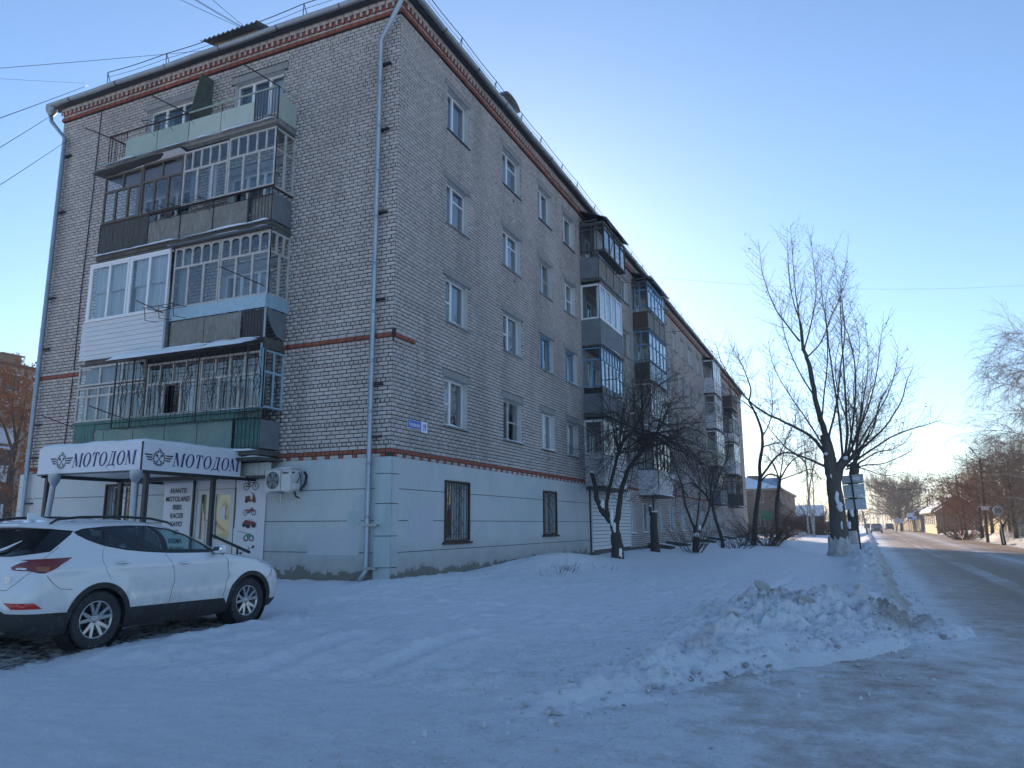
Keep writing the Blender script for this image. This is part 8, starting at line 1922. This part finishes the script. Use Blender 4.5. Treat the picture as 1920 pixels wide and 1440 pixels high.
# round speed sign on a thin post
Y = 49.3; c_ = at(1871, 957, Y); sg = tag(empty('speed_sign', (c_.x, Y, 0)), 'round white sign reading 20 on a thin post beside the street lamp', 'road sign')
mb = MB(); mb.tube([(c_.x+.12, Y+.03, .1), (c_.x, Y+.03, c_.z)], .03, 6); inv(mb.build('post', MAT['galv'], sg), sg)
mb = MB(); mb.lathe([(0, 0), (.335, 0), (.335, .03), (0, .03)], c_, (0, -1, 0), 24); inv(mb.build('sign_disc', MAT['sign_grey'], sg), sg)
o = text('20', Fr((0, Y, 0), (1, 0, 0), (0, -1, 0)), c_.x, c_.z-.14, .42, 'sign_black', None, .035, bold=.012, xs=.95); o.parent = sg; inv(o, sg)
# back of the road information sign near the poplars
Y = 25.8; tl, tr_, bl2, br2 = at(1577, 893, Y), at(1618, 888, Y), at(1586, 956, Y), at(1625.5, 955, Y)
rs_ = tag(empty('road_sign', (at(1616, 1042, Y).x, Y, 0)), 'blue grey back of a big leaning road sign with snow on its steel post', 'road sign')
mid = lambda a, b, t: a+(b-a)*t
for k, (t0, t1) in enumerate(((0, .26), (.27, .66), (.67, 1))):
    A_, B2, C_, D_ = mid(tl, bl2, t0), mid(tr_, br2, t0), mid(tr_, br2, t1), mid(tl, bl2, t1); o2 = Vector((0, .03, 0))
    mb = MB(); mb.hexa([D_+o2, C_+o2, B2+o2, A_+o2, D_, C_, B2, A_]); inv(mb.build('sign_panel', MAT['road_sign_back'], rs_), rs_)
pb = at(1616, 1042, Y-.05); pt_ = at(1595, 889, Y-.05); mb = MB(); mb.tube([(pb.x, Y-.06, -.05), (pt_.x, Y-.06, pt_.z)], .038, 8); inv(mb.build('post', MAT['steel_dark'], rs_), rs_)
for t in (.24, .68):
    A_, B2 = mid(tl, bl2, t), mid(tr_, br2, t); mb = MB(); mb.hexa([A_.lerp(B2, .02)+Vector((0, -.05, -.02)), B2.lerp(A_, .02)+Vector((0, -.05, -.02)), B2.lerp(A_, .02)+Vector((0, 0, -.02)), A_.lerp(B2, .02)+Vector((0, 0, -.02)), A_.lerp(B2, .02)+Vector((0, -.05, .02)), B2.lerp(A_, .02)+Vector((0, -.05, .02)), B2.lerp(A_, .02)+Vector((0, 0, .02)), A_.lerp(B2, .02)+Vector((0, 0, .02))]); inv(mb.build('rail', MAT['steel_dark'], rs_), rs_)
    c_ = A_.lerp(B2, .42); mb = MB(); mb.box(c_.x-.16, Y-.14, c_.z-.03, c_.x+.16, Y-.05, c_.z+.03); inv(mb.build('clamp', MAT['iron_black'], rs_), rs_)
for (u, v, rx, rz) in ((.70, .30, .20, .05), (.62, .12, .22, .10), (.3, .62, .3, .02), (.75, .62, .14, .10), (.85, .85, .05, .06), (.4, .02, .4, .02), (.6, .45, .16, .04)):
    p = mid(mid(tl, tr_, u), mid(bl2, br2, u), v); snowbit(rs_, p+Vector((0, -.02, 0)), (rx, .03, rz))
# wooden and concrete utility poles down the street
def upole(label, base, top, Y, r=.13, m='pole_wood', cross=True, Yt=None):
    b_ = at(*base, Y); t_ = at(*top, Yt or Y); o = tag(empty('utility_pole', (b_.x, Y, 0)), label, 'utility pole')
    mb = MB(); mb.tube([(b_.x, b_.y, -.2), t_], [r, r*.75], 8); inv(mb.build('pole', MAT[m], o), o)
    if cross:
        mb = MB(); q = t_-Vector((0, 0, .4)); mb.box(q.x-.8, q.y-.05, q.z-.05, q.x+.8, q.y+.05, q.z+.05); ca_ = inv(mb.build('crossarm', MAT[m], o), o)
        for k in (-.7, -.3, .3, .7): mb = MB(); mb.lathe([(.0, .16), (.05, .14), (.06, .05), (.03, 0)], (q.x+k, q.y, q.z+.05), (0, 0, 1), 8); mb.build('insulator', MAT['plate_white'], ca_)
    return t_
p1 = upole('wooden utility pole rising out of the rowan trees left of the street lamp', (1804, 1000), (1792, 890), 84)
p2 = upole('thin dark utility pole in front of the yellow house gable', (1772, 994), (1765, 929), 98, .12)
p3 = upole('wooden utility pole behind the round speed sign', (1894, 1006), (1882, 868), 70)
p4 = upole('leaning concrete pole standing left of the distant cars', (1628, 1004), (1617, 958), 88, .14, 'pole_concrete', False)
p5 = upole('short pole with a diagonal strut rising behind the yellow house roof', (1742, 985), (1738, 931), 170, .16, 'pole_wood', False)
p6 = upole('tall grey pole left of the shop boards, nearest the round tree', (1703, 975), (1698, 931), 160, .17, 'pole_concrete')
p7 = upole('grey pole with a crossarm directly right of the round tree', (1711, 975), (1709, 926), 172, .15, 'pole_concrete')
b_ = at(1680, 992, 150); t_ = at(1687, 942, 150); ap = tag(empty('utility_pole', (b_.x, 150, 0)), 'pale A-shaped pole straddling in front of the round tree', 'utility pole')
mb = MB(); mb.tube([(b_.x, 150, -.2), t_], .14, 6); inv(mb.build('leg', MAT['pole_concrete'], ap), ap); mb = MB(); mb.tube([at(1693, 992, 150), t_], .14, 6); inv(mb.build('leg', MAT['pole_concrete'], ap), ap)
# antenna mast and mobile mast
a_ = at(1816, 892, 105); t_ = at(1809.5, 838, 105); an = tag(empty('antenna_mast', (a_.x, 105, 0)), 'very thin antenna mast above the rowan trees', 'antenna'); mb = MB(); mb.tube([(a_.x, 105, 0), a_, t_], [.09, .06, .02], 6); inv(mb.build('mast', MAT['galv'], an), an)
a_ = at(1743, 952, 190); t_ = at(1741, 919, 190); an = tag(empty('antenna_mast', (a_.x, 190, 0)), 'pale antenna mast with panel aerials beyond the yellow house', 'antenna'); mb = MB(); mb.tube([(a_.x, 190, 0), t_], .16, 6); inv(mb.build('mast', MAT['galv'], an), an)
for dx in (-.9, .5): mb = MB(); mb.box(t_.x+dx, 189.8, t_.z-.9, t_.x+dx+.4, 190.1, t_.z+.4); inv(mb.build('aerial', MAT['siding_white'], an), an)
# boards down the street
for (pa, pb_, ya, yb, Y, m_, lab_) in ((1677, 1693, 981, 972, 140, 'road_sign_back', 'blue grey information board on two posts under the A-shaped pole'), (1701, 1712, 974, 962, 145, 'plate_white', 'white and blue shop board beside the grey poles'), (1712, 1718, 975, 968, 143, 'plate_white', 'small white board right of the white and blue shop board')):
    A_, B2 = at(pa, ya, Y), at(pb_, yb, Y); o = tag(empty('street_board', ((A_.x+B2.x)/2, Y, 0)), lab_, 'sign')
    mb = MB(); mb.box(A_.x, Y, A_.z, B2.x, Y+.08, B2.z); pn = inv(mb.build('sign_panel', MAT[m_], o), o)
    for x in (A_.x+.15, B2.x-.25): mb = MB(); mb.box(x, Y+.09, 0, x+.1, Y+.17, A_.z+.3); inv(mb.build('post', MAT['steel_dark'], o), o)
    if m_ == 'plate_white': mb = MB(); mb.box(A_.x+.1, Y-.01, A_.z+.1, B2.x-.1, Y-.002, A_.z+(B2.z-A_.z)*.38); mb.build('blue_band', MAT['plate_blue'], pn)
# wires
def wire(label, a, b, sag, r=.012, group=None):
    r = r*(.5 if r < .015 else .8)
    a, b = Vector(a), Vector(b); n = 24; mb = MB()
    if sag <= .15: b = a+(b-a)*4; sag = sag*2.2
    mb.tube([a.lerp(b, i/n)-Vector((0, 0, sag*4*(i/n)*(1-i/n))) for i in range(n+1)], r, 4); o = mb.build('overhead_wire', MAT['wire'], None); tag(o, label, 'wire', group); return o
wire('single faint wire crossing the whole sky from the block to the right edge', (-1, 27.5, 16.2), at(1935, 534, 45), .55, .011)
eL = lambda px, py, y: at(px, py, y)
wire('wire running from the roof hatch out to the left edge of the picture', at(432, 90, .5), at(-60, 113, -6), .15)
wire('thin wire meeting the left end of the gutter from the upper left', at(165, 160, -.2), at(-80, 230, -9), .1)
wire('upper of the two slack wires joining the left downpipe below the gutter', at(128, 196, -.2), at(-80, 300, -8), .15)
wire('lower of the two slack wires joining the left downpipe below the gutter', at(128, 262, -.2), at(-80, 372, -8), .15)
for k, (px, py) in enumerate(((318, -18), (345, -20), (352, -18), (385, -20))):
    wire('one of four wires fanning up from the corner of the roof hatch', at(452+k*3, 52, .9), at(px, py, -4), .06, .012, 'wires fanning from the roof hatch')
wire('thin wire dropping along the roof edge to the roof hatch', at(160, 156, -.1), at(-60, 138, -5), .05, .008)
for k, (ya, yb, xa) in enumerate(((905, 888, 1640), (912, 896, 1640), (884, 884, 1690), (900, 902, 1640), (890, 878, 1670))):
    wire('one of the street wires strung low over the far road to the wooden pole', at(xa, ya, 88+k), at(1793, yb+3, 84), .5+.2*k, .02, 'street wires between the far poles')
for k in range(3): wire('one of the street wires strung low over the far road to the wooden pole', p1+Vector((k*.5-.5, 0, -.3)), p3+Vector((k*.5-.5, 0, -.3)), .5, .016, 'street wires between the far poles')
for k in range(3): wire('one of the street wires strung low over the far road to the wooden pole', p1+Vector((k*.5-.5, 0, -.3)), p6+Vector((k*.5-.5, 0, -.3)), 1.0, .02, 'street wires between the far poles')
# ================================================================== HAZE
hzm = bpy.data.materials.new('haze_air'); hzm.use_nodes = True; N = hzm.node_tree.nodes; N.clear()
pv = N.new('ShaderNodeVolumePrincipled'); pv.inputs['Color'].default_value = (0.92, 0.95, 1, 1); pv.inputs['Density'].default_value = HAZE; pv.inputs['Anisotropy'].default_value = 0.0
oo = N.new('ShaderNodeOutputMaterial'); hzm.node_tree.links.new(pv.outputs[0], oo.inputs['Volume'])
if HAZE > 0:
    mb = MB(); mb.box(-420, -210, -1.6, 510, 1520, 27.5); o = mb.build('haze', hzm, None); tag(o, kind='stuff')
